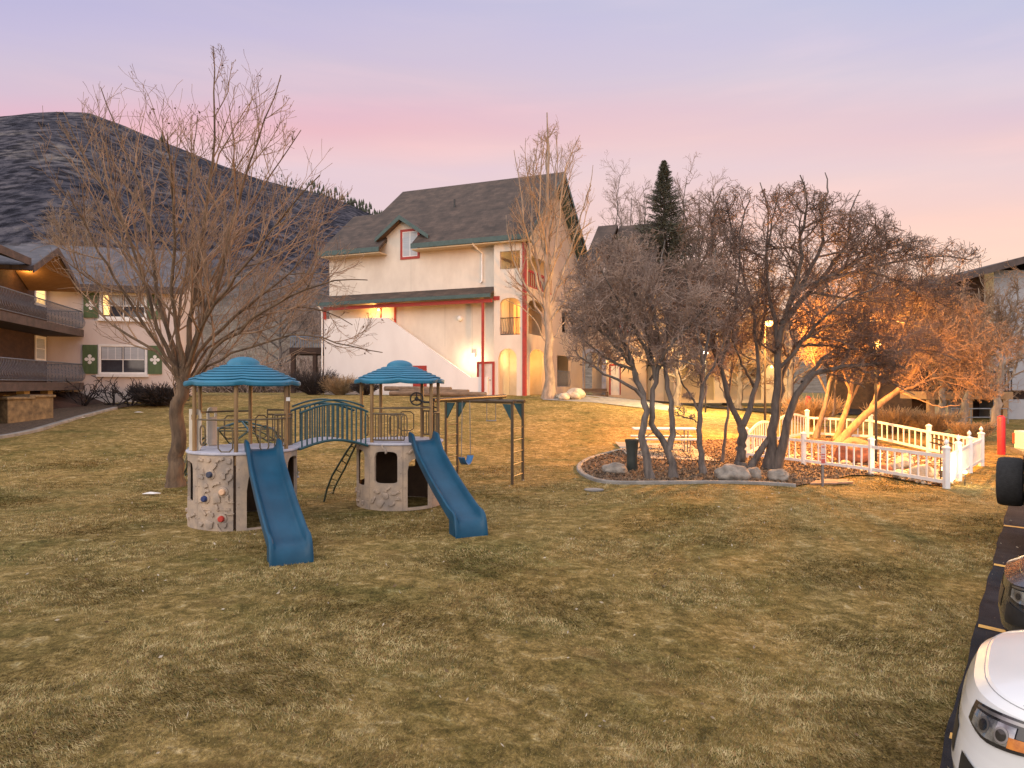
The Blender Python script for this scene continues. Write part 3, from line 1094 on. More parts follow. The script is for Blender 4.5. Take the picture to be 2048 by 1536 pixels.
# rear wing behind the trees
wing = thing('rear_wing', 'cream rear wing behind the bare trees with arched stone porch and brown roof', 'building', (BC.x, BC.y, ZB), TH)
w = MB(OFF)
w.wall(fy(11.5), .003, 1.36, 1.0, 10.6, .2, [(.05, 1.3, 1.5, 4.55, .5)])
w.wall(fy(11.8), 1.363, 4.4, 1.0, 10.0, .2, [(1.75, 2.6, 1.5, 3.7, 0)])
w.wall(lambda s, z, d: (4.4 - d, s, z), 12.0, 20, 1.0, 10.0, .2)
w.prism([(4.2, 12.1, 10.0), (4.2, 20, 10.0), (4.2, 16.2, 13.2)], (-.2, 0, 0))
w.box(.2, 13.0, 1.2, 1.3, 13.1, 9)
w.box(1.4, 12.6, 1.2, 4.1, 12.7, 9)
w.build('wall', M['shade_tan_stucco'], wing)
w = MB(OFF)
w.prism([(.0, 10.6, 10.2), (1.5, 10.6, 10.2), (1.5, 15.4, 14.3), (.0, 15.4, 14.3)], (0, 0, -.2))
w.prism([(1.503, 11.0, 9.6), (4.9, 11.0, 9.6), (4.9, 16.0, 14.3), (1.503, 16.0, 14.3)], (0, 0, -.2))
w.prism([(.0, 15.41, 14.3), (1.5, 15.41, 14.3), (1.5, 20, 10.2), (.0, 20, 10.2)], (0, 0, -.2))
w.prism([(1.503, 16.01, 14.3), (4.9, 16.01, 14.3), (4.9, 21, 9.6), (1.503, 21, 9.6)], (0, 0, -.2))
w.build('roof', M['roof'], wing)
w = MB(OFF)
for k in range(9):
    a0, a1 = PI * k / 9 + .02, PI * (k + 1) / 9 - .02
    pts = [(.675 + math.cos(a) * r * 1.0, 11.42, 4.05 + math.sin(a) * r * .75) for a, r in ((a0, .66), (a1, .66), (a1, .98), (a0, .98))]
    w.prism(pts, (0, .075, 0))
for k in range(6):
    for x_ in (-.30, 1.34):
        w.box(x_, 11.42, 1.5 + k * .43, x_ + .31, 11.495, 1.5 + k * .43 + .41)
w.build('stone_surround', mat('cut_stone', (.40, .40, .44), (.31, .31, .35), scale=3, rough=.9, bump=.3), wing)
w = MB(OFF).box(1.86, 11.9, 1.5, 2.49, 11.95, 3.55).build('door', M['door'], wing)
q = MB(OFF)
q.box(1.76, 11.88, 1.5, 1.855, 11.96, 3.67)
q.box(2.495, 11.88, 1.5, 2.59, 11.96, 3.67)
q.box(1.856, 11.88, 3.56, 2.494, 11.96, 3.67)
q.build('frame', M['red'], w)
MB(OFF).ball((1.9, 11.86, 2.6), .05).build('handle', M['rim'], w)
tag(w, 'pale door with red frame beside the wall lamp')
for x_, y_ in ((3.2, 11.70), (1.56, 11.70)):
    lm = MB(OFF).lathe([(.04, .2), (.12, .06), (.12, 0)], 10, (x_, y_, 3.95)).build('wall_lamp', M['iron'], wing)
    MB(OFF).ball((x_, y_, 3.88), .09).build('bulb', BULB, lm)
    point_light('wall_light', (x_, y_ - .2, 3.75 - ZB), 160, (1, .58, .2), .07, wing)
point_light('wall_light', (.7, 12.4, 4.0 - ZB), 12, (1, .7, .35), .07, wing)
window(wing, 2.6, 6.0, 3.6, 7.2, 11.8, M['red'], M['blind'])

bs = thing('porch_bench', 'dark timber bench step below the stone porch arch', 'bench', at(1184, 788, 47.6), TH)
q = MB()
q.box(-1.1, -.25, .10, 1.1, .25, .17)
q.box(-1.1, -.25, -.28, -1.0, .25, .10)
q.box(1.0, -.25, -.28, 1.1, .25, .10)
q.box(-1.0, .19, .18, 1.0, .25, .38)
q.build('seat', M['timber'], bs, bevel=.01)

# ------------------------------------------------------------------ the left house
hs = thing('chalet_house', 'dark brown and pale chalet house with two balconies and green shutters', 'house', (-21, 33.5, 1.2))
HO = (21, -33.5, -1.2)
O2 = at(100, 700, 32.9)
fd, fn_ = Vector((.9615, .2747)), Vector((-.2747, .9615))
fw = lambda s, z, d: (O2.x + fd.x * s + fn_.x * d, O2.y + fd.y * s + fn_.y * d, z)


def sof(px, py):
    """distance along the pale front and height, for a photo pixel"""
    a, b = (px - CX) / F, -(py - CY) / F
    t = (O2.x * fn_.x + O2.y * fn_.y) / (a * fn_.x + fn_.y)
    return (a * t - O2.x) * fd.x + (t - O2.y) * fd.y, H + b * t


lw0, lw1 = sof(201, 692), sof(291, 746)
uw0, uw1 = sof(203, 588), sof(290, 636)
sr = sof(352, 700)[0]
HD = 5.6
wl = MB(HO)
wl.wall(fw, -1.5, sr, .8, 7.2, .25, [])
wl.prism([fw(sr, .8, .25), fw(sr, 7.2, .25), fw(sr, 9.2, HD / 2), fw(sr, 7.2, HD), fw(sr, .8, HD)], (fd.x * -.25, fd.y * -.25, 0))
wl.build('wall', M['pink_stucco'], hs)


def fbox(b, s0, s1, z0, z1, d0, d1):
    ps = [fw(s_, z_, d_) for d_ in (d0, d1) for z_ in (z0, z1) for s_ in (s0, s1)]
    b.add([ps[0], ps[1], ps[3], ps[2], ps[4], ps[5], ps[7], ps[6]], [(0, 1, 2, 3), (7, 6, 5, 4), (0, 4, 5, 1), (1, 5, 6, 2), (2, 6, 7, 3), (3, 7, 4, 0)])
    return b


for a, b in ((lw0, lw1), (uw0, uw1)):
    x0_, x1_, zt_, zb_ = a[0], b[0], a[1], b[1]
    fr = window(hs, x0_, zb_, x1_, zt_, 0, M['white'], M['glass'], off=HO, mull=1, rim=.08, fn=fw)
    bl = MB(HO)
    for k in range(2):
        xa = x0_ + .06 + k * (x1_ - x0_) / 2
        fbox(bl, xa, xa + (x1_ - x0_) / 2 - .12, (zt_ + zb_) / 2 + .02, zt_ - .05, -.0275, -.0195)
    bl.build('blind', M['blind'], fr)
    gb_ = MB(HO)
    for k in range(1, 6):
        xg = x0_ + (x1_ - x0_) * k / 6
        if k != 3:
            fbox(gb_, xg - .01, xg + .01, (zt_ + zb_) / 2, zt_ - .05, -.034, -.029)
    fbox(gb_, x0_ + .05, x1_ - .05, (zt_ + zb_) / 2 - .02, (zt_ + zb_) / 2 + .02, -.036, -.0295)
    gb_.build('glazing_bars', M['white'], fr)
    if a is uw0:
        fbox(MB(HO), x0_ + .08, x0_ + .36, zb_ + .1, zt_ - .06, -.034, -.029).build('lit_curtain', LIT, fr)
    fbox(MB(HO), x0_ - .15, x1_ + .15, zb_ - .2, zb_ - .09, -.16, -.003).build('sill', M['white'], fr)
    for xs_ in (x0_ - .76, x1_ + .12):
        sh = fbox(MB(HO), xs_, xs_ + .63, zb_ - .05, zt_ + .05, -.07, -.003).build('shutter', M['shutter'], hs)
        e = MB(HO)
        cz, cx_ = (zt_ + zb_) / 2, xs_ + .315
        for dx, dz in ((0, .15), (0, -.15), (.14, 0), (-.14, 0)):
            e.prism([fw(cx_ + dx + .085 * math.cos(2 * PI * k / 14), cz + dz + .085 * math.sin(2 * PI * k / 14), -.071) for k in range(14)], (fn_.x * -.012, fn_.y * -.012, 0))
        fbox(e, cx_ - .14, cx_ + .14, cz - .04, cz + .04, -.088, -.0715)
        fbox(e, cx_ - .04, cx_ + .04, cz - .15, cz + .15, -.090, -.0718)
        e.build('emblem', M['white'], sh)
# brown wing with the balconies
B0, B1 = Vector((-18.3, 24.6)), Vector((-20.75, 33.2))
bd = (B1 - B0).normalized()
bn = Vector((bd.y, -bd.x))       # towards the lawn
fb_ = lambda s, z, d: (B0.x + bd.x * s - bn.x * d, B0.y + bd.y * s - bn.y * d, z)
BL = (B1 - B0).length
bw = MB(HO)
bw.wall(lambda s, z, d: fb_(s, z, d + 1.6), -6, BL + 1.0, .2, 7.45, .25, [])
bw.build('siding_wall', M['brown_wood'], hs)
fz = lambda s, z, d: fb_(s, z, d + 1.6)
for za, zb_, litw in ((6.0, 7.0, True), (3.42, 4.42, False)):
    sa, sb = 7.65, 8.75
    window(hs, sa, za, sb, zb_, 0, M['white'], LIT if litw else M['blind'], off=HO, mull=0, cross=1, fn=fz, rim=.09)
for zf in (4.55, 2.0):
    b = MB(HO)
    for s0_, s1_ in ((-6, BL),):
        ps = [fb_(s0_, 0, 0), fb_(s1_, 0, 0), fb_(s1_, 0, 1.55), fb_(s0_, 0, 1.55)]
        b.prism([(p_[0], p_[1], zf) for p_ in ps], (0, 0, .34))
    fl = b.build('balcony', M['beam'], hs)
    belly_rail(fl, lambda s, z, d: fb_(s, z, d + .06), -6, BL - .06, zf + .42, zf + 1.22, M['railblue'], 110, off=HO, belly=.14, r=.013)
    p1_, p2_ = fb_(BL - .05, 0, .06), fb_(BL - .05, 0, 1.5)
    belly_rail(fl, lambda s, z, d: fb_(BL - .05 + d * -1, z, .06 + s), 0, 1.44, zf + .42, zf + 1.22, M['railblue'], 10, off=HO, belly=.1, r=.013)
# roofs
rf2 = MB(HO)
ev = lambda s, z, d: fb_(s, z, d)
rf2.prism([fb_(-6, 7.05, -.3), fb_(1.6, 7.05, -.3), fb_(1.6, 9.2, 6.2), fb_(-6, 9.2, 6.2)], (0, 0, -.22))
rf2.prism([fb_(1.6, 7.5, 1.55), fb_(BL + 4, 7.5, 1.55), fb_(BL + 4, 9.2, 6.2), fb_(1.6, 9.2, 6.2)], (0, 0, -.22))
rf2.prism([fw(-2.2, 7.05, -.5), fw(sr + .45, 7.05, -.5), fw(sr + .45, 9.45, HD / 2), fw(-2.2, 9.45, HD / 2)], (0, 0, -.22))
rf2.prism([fw(-2.2, 9.45, HD / 2 + .005), fw(sr + .45, 9.45, HD / 2 + .005), fw(sr + .45, 7.05, HD + .5), fw(-2.2, 7.05, HD + .5)], (0, 0, -.22))
# cross gable over the balcony end
ga, gb, gm = 1.43, 6.85, 4.0
zA, zE = 7.95, 6.78
rf2.prism([fb_(gm, zA, -.45), fb_(ga, zE, -.45), fb_(ga, zE, 3.0), fb_(gm, zA, 4.2)], (0, 0, -.16))
rf2.prism([fb_(gm, zA, -.45), fb_(gb, zE - .12, -.45), fb_(gb, zE - .12, 3.0), fb_(gm, zA, 4.2)], (0, 0, -.16))
rf2.build('roof', M['slate'], hs)
gf = MB(HO)
gf.prism([fb_(gm, zA + .03, -.50), fb_(ga, zE + .02, -.50), fb_(ga, zE - .26, -.50), fb_(gm, zA - .25, -.50)], (bn.x * -.05, bn.y * -.05, 0))
gf.prism([fb_(gm, zA + .03, -.50), fb_(gb, zE - .10, -.50), fb_(gb, zE - .37, -.50), fb_(gm, zA - .25, -.50)], (bn.x * -.05, bn.y * -.05, 0))
gf.prism([fb_(-6, 7.08, -.35), fb_(1.6, 7.08, -.35), fb_(1.6, 6.80, -.35), fb_(-6, 6.80, -.35)], (bn.x * -.05, bn.y * -.05, 0))
fbox(gf, .2, sr + .48, 6.72, 7.06, -.56, -.505)
for za_, da_, zb2, db_ in ((7.06, -.5, 9.47, HD / 2), (7.06, HD + .5, 9.47, HD / 2)):
    gf.prism([fw(sr + .46, za_, da_), fw(sr + .46, zb2, db_), fw(sr + .46, zb2 - .45, db_), fw(sr + .46, za_ - .40, da_)], (fd.x * .05, fd.y * .05, 0))
gf.build('fascia', M['beam'], hs)
gs = MB(HO)
gs.prism([fb_(gm, zA - .18, -.42), fb_(gb - .05, zE - .29, -.42), fb_(gb - .05, zE - .29, 1.55), fb_(gm, zA - .18, 1.55)], (0, 0, -.03))
gs.prism([fb_(gm, zA - .18, -.42), fb_(ga + .05, zE - .17, -.42), fb_(ga + .05, zE - .17, 1.55), fb_(gm, zA - .18, 1.55)], (0, 0, -.03))
gs.build('soffit', M['soffit'], hs)
lm = MB(HO).ball(fb_(5.2, 7.2, 1.45), .07).build('porch_lamp', BULB, hs)
point_light('porch_light', Vector(fb_(5.2, 7.0, 1.1)) + Vector(HO), 22, (1, .50, .13), .06, hs)
# lower storey under the balcony: pale posts and low garden walls
for s_ in (-3.0, .2, 3.2, 5.7):
    q = fb_(s_, 0, .5)
    MB(HO).box(q[0] - .16, q[1] - .16, .2, q[0] + .16, q[1] + .16, 2.0).build('pillar', mat('ochre_pillar', (.34, .25, .13), (.22, .16, .08), scale=3, rough=.85), hs)
point_light('porch_light', Vector(fb_(1.5, 1.75, 1.1)) + Vector(HO), 14, (1, .55, .14), .06, hs)

gw = thing('garden_wall', 'low dark sloping timber retaining wall below the chalet balcony', 'wall', fb_(7.0, 1.0, .4))
q = MB()
q.prism([(-.9, -2.6, -.9), (1.0, -2.2, -.9), (3.6, 1.5, -.7), (2.6, 2.0, -.4), (-.5, 1.8, .9), (-.9, -1.4, .9)], (0, .25, 0))
q.build('timber_face', M['brown_wood'], gw, bevel=.02)
for px_, py_, d_, s_ in ((20, 820, 25.5, 1.0), (60, 812, 26.4, 1.15)):
    c_ = at(px_, py_, d_)
    bk = thing('planter_box', 'ochre square planter nearest the left edge below the balcony' if px_ == 20 else 'ochre square planter beside the sloping timber wall', 'planter', (c_.x, c_.y, gz(c_.x, c_.y) - .1), -.25, 'planters under the chalet balcony')
    q = MB()
    q.box(-.5 * s_, -.5, 0, .5 * s_, .5, .95)
    q.box(-.56 * s_, -.56, .95, .56 * s_, .56, 1.05)
    q.build('box', mat('ochre_block', (.26, .19, .10), (.10, .075, .045), scale=4, rough=.9, bump=.4), bk, bevel=.03)
    MB().box(-.48 * s_, -.48, 1.052, .48 * s_, .48, 1.07).build('soil', M['mulch'], bk)

# neighbouring deck seen between the houses
dk = thing('timber_deck', 'dark timber deck on posts seen between the two houses', 'deck', at(625, 752, 50))
q = MB()
q.box(-1.2, -1.5, 1.55, 6, 1.5, 2.0)
q.build('platform', M['brown_wood'], dk)
q = MB()
for x_ in (-1.0, .55, 2.2):
    MB().box(x_ - .14, -1.4, -1.5, x_ + .14, -1.1, 1.55).build('post', M['brown_wood'], dk)
q.box(-1.2, -1.5, 2.75, 6, -1.42, 2.85)
for k in range(40):
    q.box(-1.15 + k * .18, -1.48, 2.0, -1.10 + k * .18, -1.44, 2.75)
q.build('railing', M['railblue'], dk)

# ------------------------------------------------------------------ right-hand building
rbx = thing('brown_lodge', 'brown and cream lodge with low gable roof behind the orange-lit trees', 'building', (24, 34, .3))
RO = (-24, -34, -.3)
A = lambda px, py, d=34: at(px, py, d)
apx = A(2035, 516)
w = MB(RO)
w.box(20.2, 34.6, 0, 32, 44, 6.9)
w.prism([(20.5, 34.6, 6.9), (31.9, 34.6, 6.9), (apx.x + .3, 34.6, 8.3)], (0, 9, 0))
w.build('wall', M['brown_wood'], rbx)
w = MB(RO)
a_, b_ = A(1985, 532), A(2110, 760)
w.box(a_.x, 33.9, 1.95, 29.5, 34.597, 7.9)
w.build('grey_bay', M['grey_stucco'], rbx)
w = MB(RO)
w.box(21.2, 33.3, .1, 22.2, 34.597, 1.5)
w.box(23.6, 33.6, .1, 30, 34.597, 1.5)
w.build('grey_base', M['grey_stucco'], rbx)
w = MB(RO)
w.prism([(apx.x, 33.0, apx.z), (19.3, 33.0, 6.85), (19.3, 44.5, 6.85), (apx.x, 44.5, apx.z)], (0, 0, -.22))
w.prism([(apx.x, 33.0, apx.z), (33, 33.0, 7.1), (33, 44.5, 7.1), (apx.x, 44.5, apx.z)], (0, 0, -.22))
w.build('roof', M['roof'], rbx)
w = MB(RO)
w.prism([(apx.x, 32.93, apx.z + .02), (19.25, 32.93, 6.87), (19.25, 32.93, 6.55), (apx.x, 32.93, apx.z - .32)], (0, .06, 0))
w.prism([(apx.x, 32.93, apx.z + .02), (33, 32.93, 7.12), (33, 32.93, 6.8), (apx.x, 32.93, apx.z - .32)], (0, .06, 0))
w.build('fascia', M['beam'], rbx)
w = MB(RO)
w.box(19.6, 32.4, 1.55, 23.7, 34.59, 1.9)
w.build('balcony', M['soffit'], rbx)
for x_ in (19.9, 21.7, 23.4):
    MB(RO).box(x_ - .13, 32.45, 0, x_ + .13, 32.7, 1.55).build('post', M['soffit'], rbx)
w = MB(RO)
w.box(19.6, 32.42, 2.8, 23.7, 32.5, 2.88)
for k in range(28):
    w.box(19.65 + k * .148, 32.44, 1.9, 19.69 + k * .148, 32.48, 2.8)
w.build('railing', M['iron'], rbx)
a_, b_ = A(1897, 620), A(1920, 639)
window(rbx, a_.x, b_.z, b_.x, a_.z, 34.6, M['iron'], LIT, off=RO, mull=1, cross=1)
lp = A(1940, 630)
lm = MB(RO).ball((lp.x, 34.45, lp.z), .11).build('wall_lamp', BULB, rbx)
point_light('wall_light', (lp.x - 24, 34.2 - 34, lp.z - .4), 18, (1, .55, .25), .08, rbx)
gr = thing('hand_rail', 'thin grey pipe handrail in front of the lodge base', 'railing', A(1955, 850, 31.5))
q = MB()
for z_ in (.35, .75):
    q.tube([(-1.2, 0, z_), (1.4, 0, z_)], .03, 6)
for x_ in (-1.2, -.3, .6, 1.4):
    q.tube([(x_, 0, -.3), (x_, 0, .75)], .03, 6)
q.build('pipes', M['metal'], gr)

# lit garage row behind the trees
gp_ = thing('garage_row', 'low lit garage row glowing orange behind the crabapple trunks', 'garage', (13.5, 46, 1.5))
GO = (-13.5, -46, -1.5)
w = MB(GO)
w.wall(fy(46), 9.4, 18.5, 1.0, 4.3, .2, [(11.4, 13.6, 1.2, 3.6, 0), (14.6, 16.8, 1.2, 3.6, 0)])
w.box(9.4, 47.6, 1.0, 18.5, 47.8, 4.3)
w.box(10.2, 43.2, 1.0, 10.55, 45.997, 4.3)
w.build('wall', mat('warm_stucco', (.66, .54, .38), (.58, .46, .32), scale=1, rough=.9), gp_)
w = MB(GO)
w.prism([(9.0, 45.2, 4.3), (18.9, 45.2, 4.3), (18.9, 48.5, 5.4), (9.0, 48.5, 5.4)], (0, 0, -.18))
w.build('roof', M['roof'], gp_)
for x_ in (10.9, 14.1, 17.4):
    lm = MB(GO).box(x_ - .1, 45.85, 3.5, x_ + .1, 45.997, 3.75).build('wall_lamp', M['iron'], gp_)
    MB(GO).ball((x_, 45.86, 3.42), .09).build('bulb', BULB_WHITE if x_ == 14.1 else BULB, lm)
    point_light('garage_light', (x_ - 13.5, -.55, 3.2 - 1.5), 330, (1, .62, .20), .1, gp_)
# ------------------------------------------------------------------ playground


def pol(r, deg, z):
    """angle 0 faces the camera, positive to the right"""
    a = math.radians(deg)
    return Vector((r * math.sin(a), -r * math.cos(a), z))


def shell(mb, R, th, a0, a1, z0, z1, op=None, step=2.5):
    """curved plastic panel; op(deg) -> (z low, z high) of the opening or None"""
    n = max(2, int(round((a1 - a0) / step)))
    cuts = set(a0 + (a1 - a0) * i / n for i in range(n + 1))
    if op:
        cuts |= {op.a0 + 1e-4, op.a1 - 1e-4}
    cuts = sorted(c for c in cuts if a0 <= c <= a1)
    for a, b in zip(cuts[:-1], cuts[1:]):
        m_ = (a + b) / 2
        if op and op.a0 < m_ < op.a1:
            la, ha = op(a)
            lb, hb = op(b)
            spans = [(z0, z0, la, lb), (ha, hb, z1, z1)]
        else:
            spans = [(z0, z0, z1, z1)]
        for qa, qb, ta, tb in spans:
            if ta - qa < 1e-3 and tb - qb < 1e-3:
                continue
            vs = [pol(R, a, qa), pol(R, b, qb), pol(R - th, b, qb), pol(R - th, a, qa), pol(R, a, ta), pol(R, b, tb), pol(R - th, b, tb), pol(R - th, a, ta)]
            mb.add(vs, [(0, 3, 2, 1), (4, 5, 6, 7), (0, 1, 5, 4), (1, 2, 6, 5), (2, 3, 7, 6), (3, 0, 4, 7)])


class Op:
    def __init__(s, a0, a1, z0, z1, arch=.0, foot=0.0):
        s.a0, s.a1, s.z0, s.z1, s.arch, s.foot = a0, a1, z0, z1, arch, foot

    def __call__(s, a):
        c, h = (s.a0 + s.a1) / 2, (s.a1 - s.a0) / 2
        u = min(1, abs(a - c) / h)
        e = (1 - u ** 3.2) ** (1 / 3.2) if u < 1 else 0
        k = s.arch
        f = s.foot
        return (s.z0 + f * (1 - e), s.z1 - k * (1 - e))


def relief(mb, R, deg, z, pts, h=.028):
    """raised lump on the panel, pts in metres (along the panel, up)"""
    n = len(pts)
    cx_, cz_ = sum(p_[0] for p_ in pts) / n, sum(p_[1] for p_ in pts) / n
    vs = []
    for r_, k in ((R - .006, 1.0), (R + h * .75, .93), (R + h, .72)):
        for x_, y_ in pts:
            q = (cx_ + (x_ - cx_) * k, cz_ + (y_ - cz_) * k)
            vs.append(pol(r_, deg + math.degrees(q[0] / R), z + q[1]))
    fs = []
    for l_ in range(2):
        for i in range(n):
            j = (i + 1) % n
            fs.append((l_ * n + i, l_ * n + j, (l_ + 1) * n + j, (l_ + 1) * n + i))
    fs.append(tuple(2 * n + i for i in range(n)))
    mb.add(vs, fs)


def lump(sx, sz, n=7, rnd=random):
    ph = rnd.random() * 6
    pts = []
    for i in range(n):
        a = 2 * PI * i / n + ph + rnd.uniform(-.25, .25)
        r = rnd.uniform(.55, 1.1)
        pts.append((math.cos(a) * sx * r, math.sin(a) * sz * r))
    pts.sort(key=lambda p_: math.atan2(p_[1], p_[0]))
    return pts


def wiggle(l, w_, tilt, rnd=random):
    """crooked ridge outline"""
    n = 4
    top, bot = [], []
    for i in range(n + 1):
        u = (i / n - .5) * l
        o = rnd.uniform(-.3, .3) * l * .5
        x_, y_ = u * math.cos(tilt) - o * math.sin(tilt), u * math.sin(tilt) + o * math.cos(tilt)
        nx, ny = -math.sin(tilt) * w_ / 2, math.cos(tilt) * w_ / 2
        top.append((x_ + nx, y_ + ny))
        bot.append((x_ - nx, y_ - ny))
    return bot + top[::-1]


def canopy(parent, R, z0, ht):
    """domed plastic roof with stepped rings and shallow lobes"""
    prof = [(R * .93, z0 - .012), (R * .985, z0 - .03), (R, z0 - .012), (R, z0 + .03), (R * .975, z0 + .052)]
    n = 6
    r0, r1 = R * .90, R * .30
    zA, zB = z0 + .070, z0 + ht * .70
    for i in range(n):
        ra, rb = r0 + (r1 - r0) * i / n, r0 + (r1 - r0) * (i + 1) / n
        za, zb_ = zA + (zB - zA) * (i / n) ** .92, zA + (zB - zA) * ((i + 1) / n) ** .92
        dr_, dz_ = ra - rb, zb_ - za
        prof += [(ra - dr_ * .10, za), (ra + dr_ * .16, za + dz_ * .10), (ra + dr_ * .20, za + dz_ * .26), (ra + dr_ * .05, za + dz_ * .55), (ra - dr_ * .30, za + dz_ * .82), (ra - dr_ * .8, za + dz_ * .97)]
    for k in range(7):
        a = k / 6 * PI / 2
        prof.append((r1 * .97 * math.cos(a) + .002, zB + (z0 + ht - zB) * math.sin(a)))
    b = MB()
    N = 96
    vs, fs = [], []
    for r_, z_ in prof:
        for k in range(N):
            an = 2 * PI * k / N
            lobe = abs(math.sin(3 * (an + .55)))
            f_ = (r_ / R)
            dz = -.030 * (1 - lobe) ** 2 * f_ ** 3 + .02 * (1 - lobe) ** 6 * (f_ ** 2) * 0
            q = r_ * (1 - .035 * (1 - lobe) ** 2 * f_)
            vs.append((q * math.cos(an), q * math.sin(an), z_ - dz))
    for i in range(len(prof) - 1):
        for k in range(N):
            j = (k + 1) % N
            fs.append((i * N + k, i * N + j, (i + 1) * N + j, (i + 1) * N + k))
    b.add(vs, fs)
    c = b.build('canopy', M['teal'], parent, 35)
    so = c.modifiers.new('thick', 'SOLIDIFY')
    so.thickness = .018
    u = MB()
    for k in range(6):
        a = 60 * k + 10
        u.tube([pol(R * .95, a, z0 + .01), pol(.12, a, z0 + ht * .55)], .018, 6)
    u.build('canopy_ribs', M['bar'], c)
    return c


def arc_rail(mb, R, a0, a1, z, r=.016, n=12):
    mb.tube([pol(R, a0 + (a1 - a0) * i / n, z) for i in range(n + 1)], r, 7)


def barrier(parent, R, a0, a1, z0, z1, bars, name='guard_rail', m=None, top2=None):
    b = MB()
    arc_rail(b, R, a0, a1, z1)
    arc_rail(b, R, a0, a1, z0)
    for k in range(bars + 1):
        a = a0 + (a1 - a0) * k / bars
        b.tube([pol(R, a, z0), pol(R, a, z1)], .011, 6)
    if top2:
        arc_rail(b, R, a0, a1, top2)
        for a in (a0, a1):
            b.tube([pol(R, a, z1), pol(R, a, top2)], .014, 6)
    return b.build(name, m or M['bar'], parent, 40)


def loop_handle(parent, c, deg, wdt, z0, z1, R):
    b = MB()
    h = math.degrees(wdt / 2 / R)
    rr_ = .05
    pts = [(deg - h, z0 + rr_), (deg - h, z1 - rr_), (deg - h * .55, z1), (deg + h * .55, z1), (deg + h, z1 - rr_), (deg + h, z0 + rr_), (deg + h * .55, z0), (deg - h * .55, z0)]
    b.tube([pol(R, a, z) for a, z in pts], .012, 6, closed=True)
    return b.build('grab_handle', M['bar'], parent, 40)


def rot2(v, a):
    return Vector((v.x * math.cos(a) - v.y * math.sin(a), v.x * math.sin(a) + v.y * math.cos(a), v.z))


def slide_part(parent, p0, p1, z_top, wdt):
    """p0: deck edge, p1: exit end, on the ground plan"""
    p0, p1 = Vector(p0), Vector(p1)
    d = (p1 - p0)
    L = d.length
    d.normalize()
    sd = Vector((d.y, -d.x, 0))
    keys = [(-.10, z_top + .01), (.02, z_top), (.10, z_top - .02), (.20, z_top - .10), (.34, z_top - .235)]
    end = .235
    x_a, z_a = .34, z_top - .235
    x_b = L - .42
    z_b = end + .045
    for k in range(1, 9):
        t = k / 8
        keys.append((x_a + (x_b - x_a) * t, z_a + (z_b - z_a) * t - .035 * math.sin(PI * t)))
    keys += [(L - .30, end + .004), (L - .16, end - .02), (L - .085, end - .055), (L - .04, end - .12), (L - .012, end - .20), (L, end - .30)]
    hw = wdt / 2
    sec = lambda sh, fl: [(-hw, -.045), (-hw - .012, sh * .6), (-hw - .006, sh), (-hw + .018, sh + .012), (-hw + .044, sh - .004), (-hw + .062, .045), (-hw + .10, .006), (-.05, 0),
                          (.05, 0), (hw - .10, .006), (hw - .062, .045), (hw - .044, sh - .004), (hw - .018, sh + .012), (hw + .006, sh), (hw + .012, sh * .6), (hw, -.045)]
    vs, fs = [], []
    n = 16
    for i, (x_, z_) in enumerate(keys):
        sh = .115
        if i <= 2:
            sh = .15
        if i >= len(keys) - 6:
            sh = [.12, .12, .105, .09, .075, .07][i - (len(keys) - 6)]
        for l_, u in sec(sh, 0):
            q = p0 + d * x_ + sd * l_
            vs.append((q.x, q.y, z_ + u))
    for i in range(len(keys) - 1):
        for k in range(n):
            j = (k + 1) % n
            fs.append((i * n + k, i * n + j, (i + 1) * n + j, (i + 1) * n + k))
    fs.append(tuple(range(n)))
    fs.append(tuple((len(keys) - 1) * n + k for k in range(n - 1, -1, -1)))
    b = MB()
    b.add(vs, fs)
    # skirt that carries the exit
    e = []
    for x_, zt in ((L - .34, end - .03), (L - .10, end - .075)):
        for l_ in (-hw + .01, hw - .01):
            for z_ in (-.06, zt):
                q = p0 + d * x_ + sd * l_
                e.append((q.x, q.y, z_))
    b.add(e, [(0, 1, 3, 2), (4, 6, 7, 5), (0, 4, 5, 1), (2, 3, 7, 6), (1, 5, 7, 3), (0, 2, 6, 4)])
    o = b.build('slide', M['slide'], parent, 50)
    o.data.materials[0] = M['slide']
    return o


def tower(name, label, c, R, zd, Rc, zc, hc, posts):
    t = thing(name, label, 'play tower', (c[0], c[1], gz(c[0], c[1])), math.atan2(-c[0], c[1]), 'the two towers of the playground')
    d = MB()
    d.lathe([(R + .012, zd - .045), (R + .025, zd - .03), (R + .025, zd - .006), (R + .012, zd)], 72)
    d.build('deck', M['deck'], t, 40)
    for a in posts:
        MB().tube([pol(R * .93, a, zd - .2), pol(R * .93, a, zc + .02)], .033, 10).build('post', M['post'], t, 40)
    canopy(t, Rc, zc, hc)
    return t


ZD = 1.21
LT = Vector((-4.45, 11.36))
RL = .845
lt = tower('play_tower', 'tan climbing tower with blue canopy, four coloured holds and blue slide, nearer the maple', LT, RL, ZD, .905, 2.26, .46, [-8, 55, 113, 172, -67, -120])
b = MB()
shell(b, RL, .045, -97.5, -52.8, 0, ZD - .05, Op(-92, -61, .43, 1.05, .12, .02))
shell(b, RL, .045, -52.4, -7.8, 0, ZD - .05)
shell(b, RL, .045, -7.4, 37.3, 0, ZD - .05, Op(3.0, 33, .03, .90, .30, .0))
shell(b, RL, .045, 37.7, 82.3, 0, ZD - .05, Op(52, 79, .40, 1.08, .18, .02))
shell(b, RL, .045, 82.7, 127.3, 0, ZD - .05, Op(89, 120, .05, 1.05, .2, 0))
shell(b, RL, .045, 127.7, 172.3, 0, ZD - .05, Op(136, 160, .40, 1.0, .1, .02))
shell(b, RL, .045, 172.7, 217.3, 0, ZD - .05, Op(178, 208, .45, 1.0, .1, .02))
shell(b, RL, .045, 217.7, 262.1, 0, ZD - .05)
lumps = random.Random(3)
